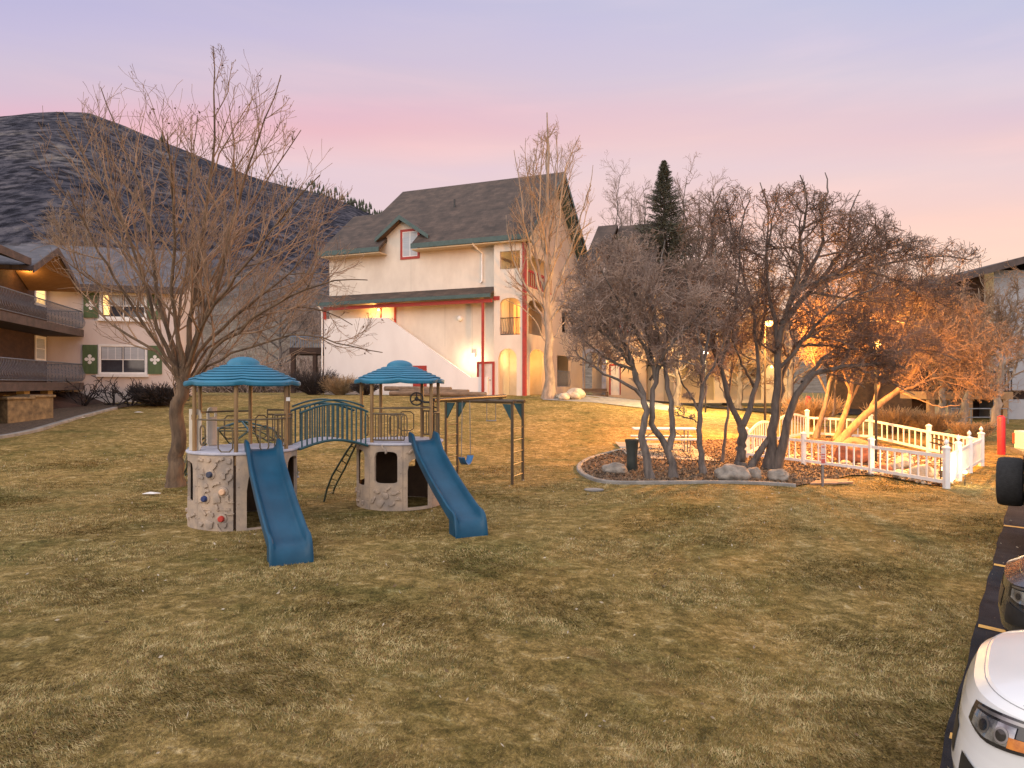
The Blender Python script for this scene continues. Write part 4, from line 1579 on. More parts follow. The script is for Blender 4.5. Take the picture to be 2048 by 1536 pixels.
for dg, z_, kind in [(-47, 1.10, 'w'), (-36, 1.09, 'l'), (-24, 1.10, 'w'), (-15, 1.08, 'l'), (-47, .82, 'w'), (-44, .90, 'l'), (-30, .98, 'w'), (-17, .92, 'w'), (-14, .80, 'w'), (-20, .84, 'l'),
                     (-40, .70, 'l'), (-28, .73, 'w'), (-40, .60, 'w'), (-16, .52, 'l'), (-27, .50, 'L'), (-14, .46, 'w'), (-46, .47, 'l'), (-27, .36, 'w'), (-43, .30, 'w'), (-33, .28, 'w'),
                     (-36, .12, 'L'), (-19, .11, 'l'), (-46, .10, 'l'), (-24, .05, 'w'), (-14, .28, 'w')]:
    if kind == 'w':
        relief(b, RL, dg, z_, wiggle(lumps.uniform(.10, .17), .038, lumps.uniform(-1.2, 1.2), lumps))
    else:
        s_ = .085 if kind == 'L' else .05
        relief(b, RL, dg, z_, lump(s_, s_ * 1.2, 7, lumps))
relief(b, RL, -30, .34, [(-.22, -.02), (.26, -.02), (.26, .02), (-.22, .02)], .02)
for dg, z_ in ((-86, .25), (-74, .16), (-60, .22), (12, 1.06), (24, 1.04), (60, .22), (70, .14)):
    relief(b, RL, dg, z_, wiggle(.14, .045, lumps.uniform(-1, 1), lumps))
for dg in (-55, -50, -10.5, -5, 35, 40):
    for z_ in (.18, .42, .68, .95):
        v = pol(RL + .004, dg, z_)
        b.ball(v, .011, 6)
b.build('wall_panel', M['tan'], lt, 32)
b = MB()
shell(b, RL - .047, .012, 40, 175, .02, ZD - .06, Op(52, 79, .40, 1.08, .18, .02))  # added dark sheets: shade inside the tower put into their colour
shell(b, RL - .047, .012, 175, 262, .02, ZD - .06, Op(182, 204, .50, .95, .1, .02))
b.build('shade_sheet', M['shade_sheet'], lt, 32)
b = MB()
shell(b, RL - .047, .012, -52, -8, .02, ZD - .06)  # added dark sheet for the shade behind the climbing panel
b.build('front_shade_sheet', M['shade_sheet'], lt, 32)
for dg, z_, mm in ((-34, .875, 'holdgrey'), (-20.5, .61, 'holdpeach'), (-40, .50, 'holdblue'), (-21.5, .20, 'holdred')):
    bs0 = MB()
    relief(bs0, RL + .002, dg, z_, [(math.cos(a * PI / 6) * .085, math.sin(a * PI / 6) * .085) for a in range(12)], .02)
    hb = bs0.build('hold_base', M['tan'], lt, 40)
    h_ = MB()
    relief(h_, RL + .02, dg, z_, [(math.cos(a * PI / 6) * .050, math.sin(a * PI / 6) * .050) for a in range(12)], .05)
    tag(h_.build('climbing_hold', M[mm], hb, 40), {'holdgrey': 'slate grey hold', 'holdpeach': 'peach coloured hold', 'holdblue': 'blue hold', 'holdred': 'red hold'}[mm])
for dg, sgn in ((-67, 1), (-140, 1)):
    b = MB()
    ax = pol(RL * .92, dg, 0)
    tg = Vector((math.cos(math.radians(dg)), math.sin(math.radians(dg)), 0))
    if dg == -67:
        tg = Vector((.95, -.30, 0)).normalized()
        ax = pol(RL * .88, -72, 0)
    hw, z0_, z1_ = .095, ZD + .003, ZD + .66
    pts = [(-hw, z0_), (hw * .7, z0_), (hw, z0_ + .05), (hw, z1_ - .10), (hw * .5, z1_ - .02), (-hw * .2, z1_), (-hw, z1_)]
    nrm = Vector((tg.y, -tg.x, 0)) * .03
    # board with a hand slot near the top: lower part, two stiles, cap
    zs0, zs1 = z1_ - .17, z1_ - .09
    for poly in ([(-hw, z0_), (hw * .7, z0_), (hw, z0_ + .05), (hw, zs0), (-hw, zs0)], [(-hw, zs0), (-hw * .62, zs0), (-hw * .62, zs1), (-hw, zs1)],
                 [(hw * .55, zs0), (hw, zs0), (hw, zs1), (hw * .55, zs1)], [(-hw, zs1), (hw, zs1), (hw * .75, z1_ - .02), (hw * .3, z1_), (-hw, z1_)]):
        b.prism([ax + tg * u + Vector((0, 0, z_)) for u, z_ in poly], nrm)
    for k in range(4):
        u = -hw * .55 + k * hw * .36
        b.prism([ax + tg * (u + q) - nrm * .12 + Vector((0, 0, z_)) for q, z_ in ((-.007, z0_ + .1), (.007, z0_ + .1), (.007, zs0 - .06), (-.007, zs0 - .06))], nrm * .13)
    b.build('entry_board', M['cream_plastic'], lt, bevel=.006)
barrier(lt, RL * .93, 36, 72, ZD + .06, ZD + .50, 6, top2=ZD + .56)
barrier(lt, RL * .93, 113, 150, ZD + .06, ZD + .52, 5, top2=ZD + .60)
b = MB()
arc_rail(b, RL * .93, -58, 36, ZD + .50, .014)
b.build('top_rail', M['bar'], lt, 40)
b = MB()
arc_rail(b, RL * .93, 172, 240, ZD + .58)
b.tube([pol(RL * .93, 240, ZD), pol(RL * .93, 240, ZD + .62)], .03, 8)
b.build('top_rail', M['bar'], lt, 40)
for dg, r_, w_ in ((-19, RL * .96, .22), (22, RL * .96, .14), (-52, RL * .9, .12), (158, RL * .93, .2), (196, RL * .93, .2)):
    loop_handle(lt, None, dg, w_, ZD + .01 if abs(dg) < 30 else ZD + .1, ZD + .40 if abs(dg) < 60 else ZD + .5, r_)
slide_part(lt, pol(RL - .01, 20, 0), rot2(Vector((-2.77 - LT.x, 8.62 - LT.y, 0)), -math.atan2(-LT.x, LT.y)), ZD + .02, .52)
MB().box(-.03, -.02, 0, .03, .0, .06).build('sticker', M['paper'], lt).location = pol(RL * .93 + .036, 55, ZD + .78)

RT = Vector((-2.13, 13.0))
RR = .80
rt = tower('play_tower', 'tan playhouse tower with square window, steering wheel and blue canopy, nearer the swings', RT, RR, ZD, .845, 2.30, .42, [-42, 50, 144, -104, -150, 100])
b = MB()
shell(b, RR, .045, -87, -42.3, 0, ZD - .05, Op(-84, -52, .42, 1.07, .14, .05))
shell(b, RR, .045, -41.9, 3.8, 0, ZD - .05, Op(-34, -3, .49, 1.06, .10, .04))
shell(b, RR, .045, 4.2, 47.8, 0, ZD - .05, Op(10, 42, .05, .92, .22, .0))
shell(b, RR, .045, 48.2, 92.8, 0, ZD - .05)
shell(b, RR, .045, 93.2, 137.8, 0, ZD - .05, Op(100, 130, .42, 1.0, .12, .03))
shell(b, RR, .045, 138.2, 182.8, 0, ZD - .05, Op(150, 176, .45, 1.0, .12, .03))
shell(b, RR, .045, 183.2, 227.8, 0, ZD - .05)
shell(b, RR, .045, 228.2, 272.6, 0, ZD - .05, Op(236, 266, .42, 1.0, .12, .03))
for dg, z_, kind in [(-80, .30, 'w'), (-66, .26, 'l'), (-72, .12, 'w'), (-56, .10, 'l'), (-30, .34, 'w'), (-18, .28, 'L'), (-6, .33, 'w'), (-26, .14, 'L'), (-10, .12, 'w'), (-36, .18, 'w'), (-16, .38, 'w'), (-2, .22, 'l'),
                     (-70, 1.12, 'w'), (-20, 1.10, 'w'), (14, 1.05, 'w'), (30, 1.04, 'l'), (60, .9, 'w'), (72, .6, 'l'), (62, .35, 'w')]:
    if kind == 'w':
        relief(b, RR, dg, z_, wiggle(lumps.uniform(.10, .18), .04, lumps.uniform(-1.2, 1.2), lumps))
    else:
        s_ = .095 if kind == 'L' else .055
        relief(b, RR, dg, z_, lump(s_, s_, 7, lumps))
for dg in (-45, -39, 1.2, 7, 45, 51):
    for z_ in (.18, .42, .68, .95):
        b.ball(pol(RR + .004, dg, z_), .011, 6)
b.build('wall_panel', M['tan'], rt, 32)
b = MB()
shell(b, RR - .047, .012, 48, 152, .02, ZD - .06)  # added dark sheets that paint the shade inside the playhouse
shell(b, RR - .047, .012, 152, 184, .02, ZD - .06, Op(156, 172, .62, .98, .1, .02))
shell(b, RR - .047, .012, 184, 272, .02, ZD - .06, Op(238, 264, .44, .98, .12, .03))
b.build('shade_sheet', M['shade_sheet'], rt, 32)
barrier(rt, RR * .93, -40, 6, ZD + .05, ZD + .52, 10)
barrier(rt, RR * .93, 100, 146, ZD + .06, ZD + .52, 9, top2=ZD + .60)
barrier(rt, RR * .93, 56, 98, ZD + .06, ZD + .52, 5)
b = MB()
arc_rail(b, RR * .93, 144, 205, ZD + .58)
b.build('top_rail', M['bar'], rt, 40)
b = MB()
arc_rail(b, RR * .93, -42, 50, ZD + .62, .014)
b.build('top_rail', M['bar'], rt, 40)
for dg, w_ in ((-8, .15), (6, .10), (170, .3), (-52, .1), (52, .08)):
    loop_handle(rt, None, dg, w_, ZD + .12, ZD + .50, RR * .95)
slide_part(rt, pol(RR - .01, 33, 0), rot2(Vector((-.60 - RT.x, 10.25 - RT.y, 0)), -math.atan2(-RT.x, RT.y)), ZD + .02, .50)
b = MB()
sc_ = pol(RR * .60, 40, ZD + .78)
ring = []
for k in range(20):
    a = 2 * PI * k / 20
    ring.append(sc_ + Vector((math.cos(a) * .115, 0, math.sin(a) * .115)))
b.tube(ring, .014, 7, closed=True)
for a in (PI / 2, PI / 2 + 2.1, PI / 2 - 2.1):
    b.tube([sc_, sc_ + Vector((math.cos(a) * .11, 0, math.sin(a) * .11))], .013, 6)
b.ball(sc_, .04, 10)
b.tube([sc_, pol(RR * .80, 46, ZD + .72), pol(RR * .93, 50, ZD + .72)], .02, 8)
b.build('steering_wheel', M['black'], rt, 40)

# arched bridge
e0, e1 = LT + (RT - LT).normalized() * (RL - .02), RT - (RT - LT).normalized() * (RR - .02)
bg_ = thing('play_bridge', 'short arched teal bridge joining the two play towers', 'bridge', (e0.x, e0.y, gz(e0.x, e0.y)), math.atan2((e1 - e0).y, (e1 - e0).x))
BLn = (e1 - e0).length
arch = lambda u: .13 * math.sin(PI * u / BLn)
b = MB()
N = 14
for s_ in range(N):
    u0, u1 = BLn * s_ / N, BLn * (s_ + 1) / N
    z0_, z1_ = ZD - .03 + arch(u0), ZD - .03 + arch(u1)
    b.add([(u0, -.29, z0_ - .04), (u1, -.29, z1_ - .04), (u1, .29, z1_ - .04), (u0, .29, z0_ - .04), (u0, -.29, z0_), (u1, -.29, z1_), (u1, .29, z1_), (u0, .29, z0_)],
          [(0, 3, 2, 1), (4, 5, 6, 7), (0, 1, 5, 4), (2, 3, 7, 6)])
b.build('walkway', M['deck'], bg_)
for sy_ in (-.315, .315):
    b = MB()
    top = [(u, sy_, ZD + .56 + arch(u) * 1.15) for u in [BLn * i / 16 for i in range(17)]]
    bot = [(u, sy_, ZD - .05 + arch(u)) for u in [BLn * i / 16 for i in range(17)]]
    b.tube(top, .020, 8)
    b.tube([(x, y, z + .07) for x, y, z in top[1:-1]], .016, 8)
    b.tube(bot, .022, 8)
    for k in range(14):
        u = BLn * (k + .5) / 14
        b.tube([(u, sy_, ZD - .05 + arch(u)), (u, sy_, ZD + .56 + arch(u) * 1.15)], .014, 6)
    b.build('side_rail', M['tealrail'], bg_, 40)

# arched ladder on the playhouse
la = thing('arched_ladder', 'dark green arched climbing ladder leaning on the playhouse tower', 'ladder', (-3.6, 13.3, gz(-3.6, 13.3)))
o_ = Vector((-3.6, 13.3, gz(-3.6, 13.3)))
b = MB()
A_, B_ = [], []
for (x0, y0, d0), (x1, y1, d1) in (((707, 884, 12.75), (715, 884, 13.1)), ((694, 902, 12.83), (703, 908, 13.35)), ((678, 928, 12.9), (690, 936, 13.6)), ((664, 952, 13.0), (678, 958, 13.85)), ((654, 978, 13.1), (669, 976, 14.05)), ((648, 1004, 13.15), (664, 993, 14.15))):
    A_.append(at(x0, y0, d0) - o_)
    B_.append(at(x1, y1, d1) - o_)
A_.append(A_[-1] + Vector((-.01, 0, -.12)))
B_.append(B_[-1] + Vector((-.01, 0, -.12)))
b.tube(A_, .019, 8)
b.tube(B_, .019, 8)
b.build('side_rail', M['greenpaint'], la, 40)
b = MB()
for i in range(5):
    for t_ in ((.2, .7) if i in (1, 3) else (.45,)):
        b.tube([A_[i].lerp(A_[i + 1], t_), B_[i].lerp(B_[i + 1], t_)], .013, 6)
b.build('rungs', M['greenpaint'], la, 40)

# overhead ladder with swing beam
QA, QB, QC, QD = Vector((-1.62, 16.8)), Vector((-1.39, 17.45)), Vector((.005, 15.35)), Vector((.255, 16.05))
ol = thing('overhead_ladder', 'brown overhead ladder on four legs with teal corner brackets', 'climbing frame', (-.7, 16.4, gz(-.7, 16.4)))
o_ = Vector((-.7, 16.4, gz(-.7, 16.4)))
ZT = 1.83
V3 = lambda p, z: Vector((p.x, p.y, z)) - Vector((o_.x, o_.y, 0))
for p in (QA, QB, QC, QD):
    MB().tube([V3(p, -.15), V3(p, ZT)], .035, 9).build('leg', M['framepost'], ol, 40)
b = MB()
ext = (QC - QA).normalized() * .05
b.tube([V3(QA - ext, ZT + .03), V3(QC + ext, ZT + .03)], .040, 9)
b.tube([V3(QB - ext, ZT + .03), V3(QD + ext, ZT + .03)], .040, 9)
b.build('rail', M['framepost'], ol, 40)
b = MB()
for k in range(7):
    t_ = .08 + .84 * k / 6
    b.tube([V3(QA.lerp(QC, t_), ZT + .02), V3(QB.lerp(QD, t_), ZT + .02)], .015, 6)
b.build('rungs', M['bar'], ol, 40)
for p, q in ((QC, QD), (QA, QB)):
    b = MB()
    for k in range(5):
        z_ = .18 + k * .27
        b.tube([V3(p, z_), V3(q, z_)], .014, 6)
    b.build('rungs', M['bar'], ol, 40)
dr_ = (QC - QA).normalized()
for p, s_ in ((QA, 1), (QB, 1), (QC, -1), (QD, -1)):
    b = MB()
    q = [V3(p, ZT - .02) + Vector((dr_.x, dr_.y, 0)) * s_ * .035, V3(p, ZT - .02) + Vector((dr_.x, dr_.y, 0)) * s_ * .30, V3(p, ZT - .40) + Vector((dr_.x, dr_.y, 0)) * s_ * .035]
    b.prism(q, Vector((-dr_.y, dr_.x, 0)) * .03)
    b.build('bracket', M['tealrail'], ol)
SB0, SB1 = Vector((-1.55, 13.45)), Vector((-.17, 17.0))
sb = thing('swing_beam', 'brown swing beam reaching from the playhouse tower over the overhead ladder', 'beam', (SB0.x, SB0.y, 0))
d3 = SB1 - SB0
MB().tube([(0, 0, 1.95), (d3.x, d3.y, 1.97)], .045, 10).build('beam_pipe', M['framepost'], sb, 40)
b = MB()
b.tube([(d3.x * .93, d3.y * .93, 1.88), (d3.x * .93, d3.y * .93, 1.92)], .06, 8)
b.tube([(0, 0, 0), (0, 0, 1.95)], .035, 8)
b.build('bracket', M['framepost'], sb, 40)
sw = thing('swing', 'blue strap swing seat hanging on two chains', 'swing', (SB0.x + d3.x * .40, SB0.y + d3.y * .40, 0))
tq = d3.normalized()
b = MB()
hw = .23
seat_o, seat_i = [], []
n = 14
prof = [(-hw + 2 * hw * k / n) for k in range(n + 1)]
vs, fs = [], []
for u in prof:
    zz = .52 + .17 * (abs(u) / hw) ** 2.2
    for dz in (0, .014):
        for sd_ in (-.075, .075):
            vs.append((tq.x * u - tq.y * sd_, tq.y * u + tq.x * sd_, zz + dz))
for k in range(n):
    a = k * 4
    for p_, q_ in ((0, 1), (1, 3), (3, 2), (2, 0)):
        fs.append((a + p_, a + q_, a + 4 + q_, a + 4 + p_))
fs += [(0, 2, 3, 1), (n * 4, n * 4 + 1, n * 4 + 3, n * 4 + 2)]
b.add(vs, fs)
b.build('seat', mat('swing_blue', (.03, .16, .38), (.02, .11, .28), scale=5, rough=.5), sw, True)
for s_ in (-1, 1):
    MB().tube([(tq.x * hw * s_, tq.y * hw * s_, .68), (tq.x * hw * s_ * .92, tq.y * hw * s_ * .92, 1.30), (tq.x * hw * s_ * .85, tq.y * hw * s_ * .85, 1.925)], .009, 6).build('chain', M['metal'], sw)
tp = QA.lerp(QC, .62).lerp(QB.lerp(QD, .62), .5)
tz = thing('trapeze_bar', 'small trapeze bar hanging on two thin chains under the overhead ladder', 'trapeze', (tp.x, tp.y, 0))
b = MB()
for s_ in (-.105, .105):
    MB().tube([(s_, .0, 1.40), (s_, 0, ZT + .02)], .008, 6).build('chain', M['metal'], tz)
MB().tube([(-.12, 0, 1.40), (.12, 0, 1.40)], .014, 7).build('bar', M['metal'], tz)

# geodesic dome climber
dc = at(483, 958, 16.5)
do = thing('dome_climber', 'geodesic dome climber with teal top struts behind the climbing tower', 'climbing frame', (dc.x, dc.y, gz(dc.x, dc.y)), .3)
bm = bmesh.new()
bmesh.ops.create_icosphere(bm, subdivisions=2, radius=1.36)
b1, b2, hubs = MB(), MB(), MB()
for e in bm.edges:
    p, q = e.verts[0].co, e.verts[1].co
    if p.z < -.06 or q.z < -.06:
        continue
    (b1 if max(p.z, q.z) > 1.30 else b2).tube([p.copy(), q.copy()], .024 if max(p.z, q.z) > 1.30 else .017, 6)
for v in bm.verts:
    if v.co.z > -.06:
        hubs.ball(v.co.copy(), .042, 8)
bm.free()
b1.build('top_strut', M['tealrail'], do, 40)
b2.build('strut', M['greenpaint'], do, 40)
hubs.build('hubs', M['railblue'], do, True)
# ------------------------------------------------------------------ trees


def unit(v):
    return v / (np.linalg.norm(v, axis=-1, keepdims=True) + 1e-9)


def perp(d):
    """random unit vectors at right angles to d"""
    r = rng.normal(size=d.shape)
    r -= d * (r * d).sum(-1, keepdims=True)
    return unit(r)


def grow(p, d, L, r0, r1, n, wander, up, droop=0.0):
    """N branches of n segments each"""
    N = len(p)
    P = np.empty((N, n + 1, 3))
    P[:, 0] = p
    d = d.copy()
    for k in range(n):
        d = unit(d + rng.normal(size=(N, 3)) * wander + np.array([0, 0, up - droop * k / n]))
        P[:, k + 1] = P[:, k] + d * (L / n)[:, None]
    t = np.linspace(0, 1, n + 1)
    R = r0[:, None] * (1 - t)[None] + r1[:, None] * t[None]
    return P, R


def spawn(P, R, m, t0, t1, ang, jit, L, ratio, taper_len=.5, flat=None):
    """m children on each parent; L may be an array of parent lengths"""
    N, K, _ = P.shape
    idx = np.repeat(np.arange(N), m)
    t = t0 + (t1 - t0) * ((np.tile(np.arange(m), N) + rng.random(N * m)) / m)
    f = t * (K - 1)
    i = np.minimum(f.astype(int), K - 2)
    w_ = (f - i)[:, None]
    p = P[idx, i] * (1 - w_) + P[idx, i + 1] * w_
    d = unit(P[idx, i + 1] - P[idx, i])
    rr = R[idx, i] * (1 - w_[:, 0]) + R[idx, i + 1] * w_[:, 0]
    a = ang + rng.normal(size=len(idx)) * jit
    q = perp(d)
    c = unit(d * np.cos(a)[:, None] + q * np.sin(a)[:, None])
    ln = L[idx] * ratio * (1 - taper_len * t) * rng.uniform(.65, 1.25, len(idx))
    return p, c, ln, rr


def inside(p, env):
    ok = np.zeros(len(p), bool)
    for c, r in env:
        ok |= (((p - np.array(c)) / np.array(r)) ** 2).sum(-1) < 1
    return ok


def clip(P, env, keep_start=True):
    """shorten branches that leave the crown outline, drop those that start outside it"""
    if env is None:
        return P, np.ones(len(P), bool)
    P = P.copy()
    for k in range(3):
        o = ~inside(P[:, -1], env)
        P[o] = P[o][:, :1] + (P[o] - P[o][:, :1]) * .62
    good = inside(P[:, 0], env) if keep_start else np.ones(len(P), bool)
    return P, good


def resample(pts, rad, n):
    pts = np.array([tuple(p) for p in pts], float)
    seg = np.linalg.norm(np.diff(pts, axis=0), axis=1)
    s = np.concatenate([[0], np.cumsum(seg)])
    u = np.linspace(0, s[-1], n + 1)
    # smooth Catmull-Rom like interpolation by piecewise linear plus relaxation
    P = np.stack([np.interp(u, s, pts[:, k]) for k in range(3)], -1)
    for _ in range(2):
        P[1:-1] = .25 * P[:-2] + .5 * P[1:-1] + .25 * P[2:]
    R = np.interp(u, s, np.array(rad, float))
    return P, R, s[-1]


def tree(name, label, cat, base, limbs, levels, bark, twig, env=None, group=None, wobble=.03, leaves=0, leaf_env=None, sides=9, trunk_limbs=1):
    """limbs: list of (points, radii); levels: dicts of branching numbers"""
    o = thing(name, label, cat, base, 0, group)
    off = tuple(base)
    tr, cr = Tubes(), Tubes()
    par = []
    for li, (pts, rad) in enumerate(limbs):
        P, R, L = resample(pts, rad, 14)
        P[1:-1] += rng.normal(size=P[1:-1].shape) * wobble * np.minimum(1, R[1:-1, None] * 10 + .3)
        if pts[0][2] < base[2] + .15:                # root flare
            t = np.linspace(0, 1, len(R))
            hgt = P[:, 2] - base[2]
            R = R * (1 + .45 * np.exp(-np.maximum(hgt, 0) / .18))
        tr.add(P[None], R[None], sides if li < trunk_limbs else 7)
        par.append((P, R, L))
    Ps = np.stack([p for p, _, _ in par])
    Rs = np.stack([r for _, r, _ in par])
    Ls = np.array([l for _, _, l in par])
    ends = []
    for lv in levels:
        p, d, ln, rr = spawn(Ps, Rs, lv['m'], lv.get('t0', .25), lv.get('t1', 1.0), lv['ang'], lv.get('jit', .2), Ls, lv['ratio'], lv.get('tl', .5))
        if 'lmax' in lv:
            ln = np.minimum(ln, lv['lmax'] * rng.uniform(.6, 1.1, len(ln)))
        r0 = np.minimum(rr * .72, lv['r'] * rng.uniform(.7, 1.25, len(ln)))
        P, R = grow(p, d, ln, r0, np.maximum(r0 * lv.get('tip', .35), lv.get('rmin', .0025)), lv['n'], lv['w'], lv['up'], lv.get('droop', 0))
        P, g = clip(P, env)
        P, R, ln = P[g], R[g], ln[g]
        (tr if lv.get('trunk') else cr).add(P, R, lv.get('k', 3))
        Ps, Rs = P, R
        Ls = np.linalg.norm(P[:, -1] - P[:, 0], axis=1)
    tr.build('trunk', bark, o, off)
    cr.build('crown', twig, o, off)
    if leaves:
        E_ = Ps[:, -1]
        if leaf_env:
            E_ = E_[inside(E_, leaf_env)]
        sel = E_[rng.permutation(len(E_))[:leaves]] - np.array(off)
        V, Q = leaf_quads(sel, .036)
        npmesh('dead_leaves', V, Q, M['leaf'], o)
    return o


def leaf_quads(c, s):
    n = len(c)
    a = unit(rng.normal(size=(n, 3)))
    b = perp(a)
    sz = s * rng.uniform(.6, 1.3, n)[:, None]
    V = np.stack([c - a * sz, c + b * sz * .45, c + a * sz, c - b * sz * .45], 1).reshape(-1, 3)
    Q = np.arange(4 * n).reshape(n, 4)
    return V, Q


def px_limb(pts, d0, d1, r0, r1, pw=1.0):
    """limb along photo pixels, depth from d0 to d1"""
    n = len(pts)
    out = []
    rad = []
    for i, (x, y) in enumerate(pts):
        t = i / (n - 1)
        out.append(at(x, y, d0 + (d1 - d0) * t ** pw))
        rad.append(r0 + (r1 - r0) * t ** .8)
    return out, rad


# the big maple beside the play towers
MD = 15.1
mb_ = gp(349, 975)
MD = mb_.y
limbs = [px_limb([(349, 985), (352, 930), (356, 870), (360, 810), (364, 765), (366, 735)], MD, MD, .170, .13)]
ml = [([(364, 768), (337, 703), (309, 642), (281, 548), (262, 478), (220, 385), (160, 314), (134, 240)], -.8, .085),
      ([(362, 760), (347, 713), (305, 553), (300, 455), (281, 361), (244, 291), (201, 174)], .9, .085),
      ([(366, 748), (352, 650), (340, 560), (352, 460), (347, 390), (340, 310), (334, 265)], -1.8, .08),
      ([(368, 742), (380, 640), (395, 540), (410, 420), (430, 300), (430, 200), (426, 92)], .3, .10),
      ([(372, 755), (403, 666), (445, 549), (469, 408), (515, 291), (562, 150)], -.9, .085),
      ([(370, 750), (400, 640), (430, 560), (470, 470), (530, 360), (602, 260)], 1.5, .075),
      ([(370, 770), (389, 703), (469, 633), (539, 577), (609, 530), (650, 400)], .6, .08),
      ([(372, 775), (420, 700), (500, 640), (580, 590), (660, 560), (735, 560)], -1.1, .065),
      ([(371, 780), (430, 715), (520, 690), (600, 660), (680, 690), (765, 705)], -.4, .05),
      ([(362, 775), (330, 712), (262, 672), (200, 640), (160, 560), (140, 450)], .7, .065),
      ([(362, 765), (320, 690), (262, 610), (205, 520), (160, 430), (135, 380)], -1.6, .07),
      ([(366, 755), (350, 660), (372, 560), (390, 460), (384, 330), (395, 230)], 2.3, .07),
      ([(370, 750), (395, 660), (436, 600), (500, 520), (560, 440), (640, 350)], -2.2, .07),
      ([(366, 752), (330, 640), (270, 540), (232, 430), (205, 330), (190, 260)], 2.2, .07),
      ([(370, 770), (420, 690), (470, 660), (560, 620), (640, 610), (705, 650)], 1.8, .05)]
for pts, dz, r in ml:
    limbs.append(px_limb(pts, MD, MD + dz, r * .68, .010))
cm = at(400, 470, MD)
tree('maple_tree', 'tall bare maple with vase of upright branches beside the climbing tower', 'tree', mb_, limbs,
     [dict(m=10, t0=.12, ang=.55, jit=.16, ratio=.42, r=.026, n=6, w=.11, up=.13, trunk=False, k=4, tl=.45, rmin=.004),
      dict(m=6, t0=.12, ang=.6, jit=.18, ratio=.56, r=.012, n=5, w=.13, up=.12, rmin=.0036, tl=.3),
      dict(m=4, t0=.15, ang=.6, jit=.2, ratio=.66, r=.0066, n=3, w=.15, up=.10, rmin=.0042, tl=.3)],
     M['bark_maple'], M['twig_maple'], env=[((cm.x, cm.y, cm.z - .25), (3.6, 3.4, 4.05)), ((at(430, 200, MD).x, cm.y, at(430, 200, MD).z), (.75, 1.2, 1.35)), ((at(560, 660, MD).x, cm.y, at(560, 660, MD).z), (2.4, 2.0, 1.0)), ((at(430, 150, MD).x, cm.y, at(430, 150, MD).z), (1.6, 1.6, .55))],
     leaves=150, leaf_env=[((at(480, 240, MD).x, cm.y, at(480, 240, MD).z), (2.2, 3, 2.2)), ((at(700, 660, MD).x, cm.y, at(700, 660, MD).z), (1, 2, 1))], wobble=.035)

# the pale tree in front of the apartment building
D2 = 34.2
tb = gp(1098, 797)
D2 = tb.y
limbs = [px_limb([(1097, 800), (1100, 740), (1099, 660), (1094, 590), (1091, 520), (1095, 440), (1098, 360), (1096, 290), (1094, 225)], D2, D2, .30, .03)]
for pts, dz, r in [([(1096, 640), (1075, 560), (1058, 500), (1045, 430), (1038, 350), (1028, 300)], -1, .09), ([(1096, 620), (1118, 560), (1140, 500), (1160, 440), (1178, 380), (1186, 330)], 1, .09),
                   ([(1095, 600), (1070, 520), (1062, 430), (1066, 340), (1078, 260)], 1.6, .09), ([(1094, 590), (1112, 500), (1120, 420), (1130, 330), (1160, 270)], -1.4, .09),
                   ([(1096, 660), (1062, 590), (1034, 540), (1018, 480), (1012, 430)], .6, .07), ([(1096, 650), (1125, 600), (1158, 560), (1195, 520), (1215, 490)], -.8, .07),
                   ([(1092, 530), (1078, 440), (1082, 340), (1088, 260)], -1.8, .07), ([(1092, 520), (1108, 430), (1112, 340), (1112, 262)], 1.5, .07),
                   ([(1099, 700), (1070, 640), (1040, 610), (1012, 600)], -1.2, .05), ([(1099, 690), (1130, 640), (1170, 610), (1200, 570)], 1.2, .05)]:
    limbs.append(px_limb(pts, D2, D2 + dz, r, .014))
c2 = at(1103, 430, D2)
tree('bare_tree', 'tall pale barked bare tree standing in front of the red corner post', 'tree', tb, limbs,
     [dict(m=9, t0=.12, ang=.62, jit=.15, ratio=.42, r=.045, n=5, w=.10, up=.12, k=4, rmin=.008),
      dict(m=6, t0=.15, ang=.6, jit=.2, ratio=.58, r=.020, n=4, w=.14, up=.09, rmin=.006),
      dict(m=4, t0=.15, ang=.6, jit=.2, ratio=.65, r=.011, n=3, w=.15, up=.08, rmin=.007)],
     M['bark_pale'], M['twig_pale'], env=[((c2.x, c2.y, c2.z), (2.4, 3.0, 5.4)), ((at(1100, 540, D2).x, c2.y, at(1100, 540, D2).z), (2.9, 2.6, 2.4))], wobble=.05)

# crabapples of the mulch bed
TW = [dict(m=9, t0=.22, ang=.85, jit=.28, ratio=.52, r=.034, n=6, w=.24, up=.06, k=4, rmin=.006, lmax=1.5, tl=.35),
      dict(m=7, t0=.12, ang=.85, jit=.3, ratio=.72, r=.016, n=5, w=.28, up=.04, rmin=.0055, lmax=.95, tl=.35),
      dict(m=5, t0=.12, ang=.85, jit=.3, ratio=.78, r=.0105, n=4, w=.28, up=.03, rmin=.0065, lmax=.62, tl=.3),
      dict(m=2, t0=.15, ang=.8, jit=.3, ratio=.85, r=.0078, n=3, w=.28, up=.03, rmin=.0055, lmax=.36, tl=.3)]


def ell(px, py, d, rx, ry, rz):
    c = at(px, py, d)
    return ((c.x, c.y, c.z), (rx, ry, rz))


TB = [dict(m=12, t0=.2, ang=.85, jit=.28, ratio=.52, r=.034, n=6, w=.24, up=.06, k=4, rmin=.006, lmax=1.7, tl=.35),
      dict(m=8, t0=.12, ang=.85, jit=.3, ratio=.72, r=.016, n=5, w=.28, up=.04, rmin=.0055, lmax=1.05, tl=.35),
      dict(m=5, t0=.12, ang=.85, jit=.3, ratio=.78, r=.0105, n=4, w=.28, up=.03, rmin=.0065, lmax=.68, tl=.3),
      dict(m=2, t0=.15, ang=.8, jit=.3, ratio=.85, r=.0078, n=3, w=.28, up=.03, rmin=.0055, lmax=.4, tl=.3)]
GT = 'crabapple trees of the mulch bed'


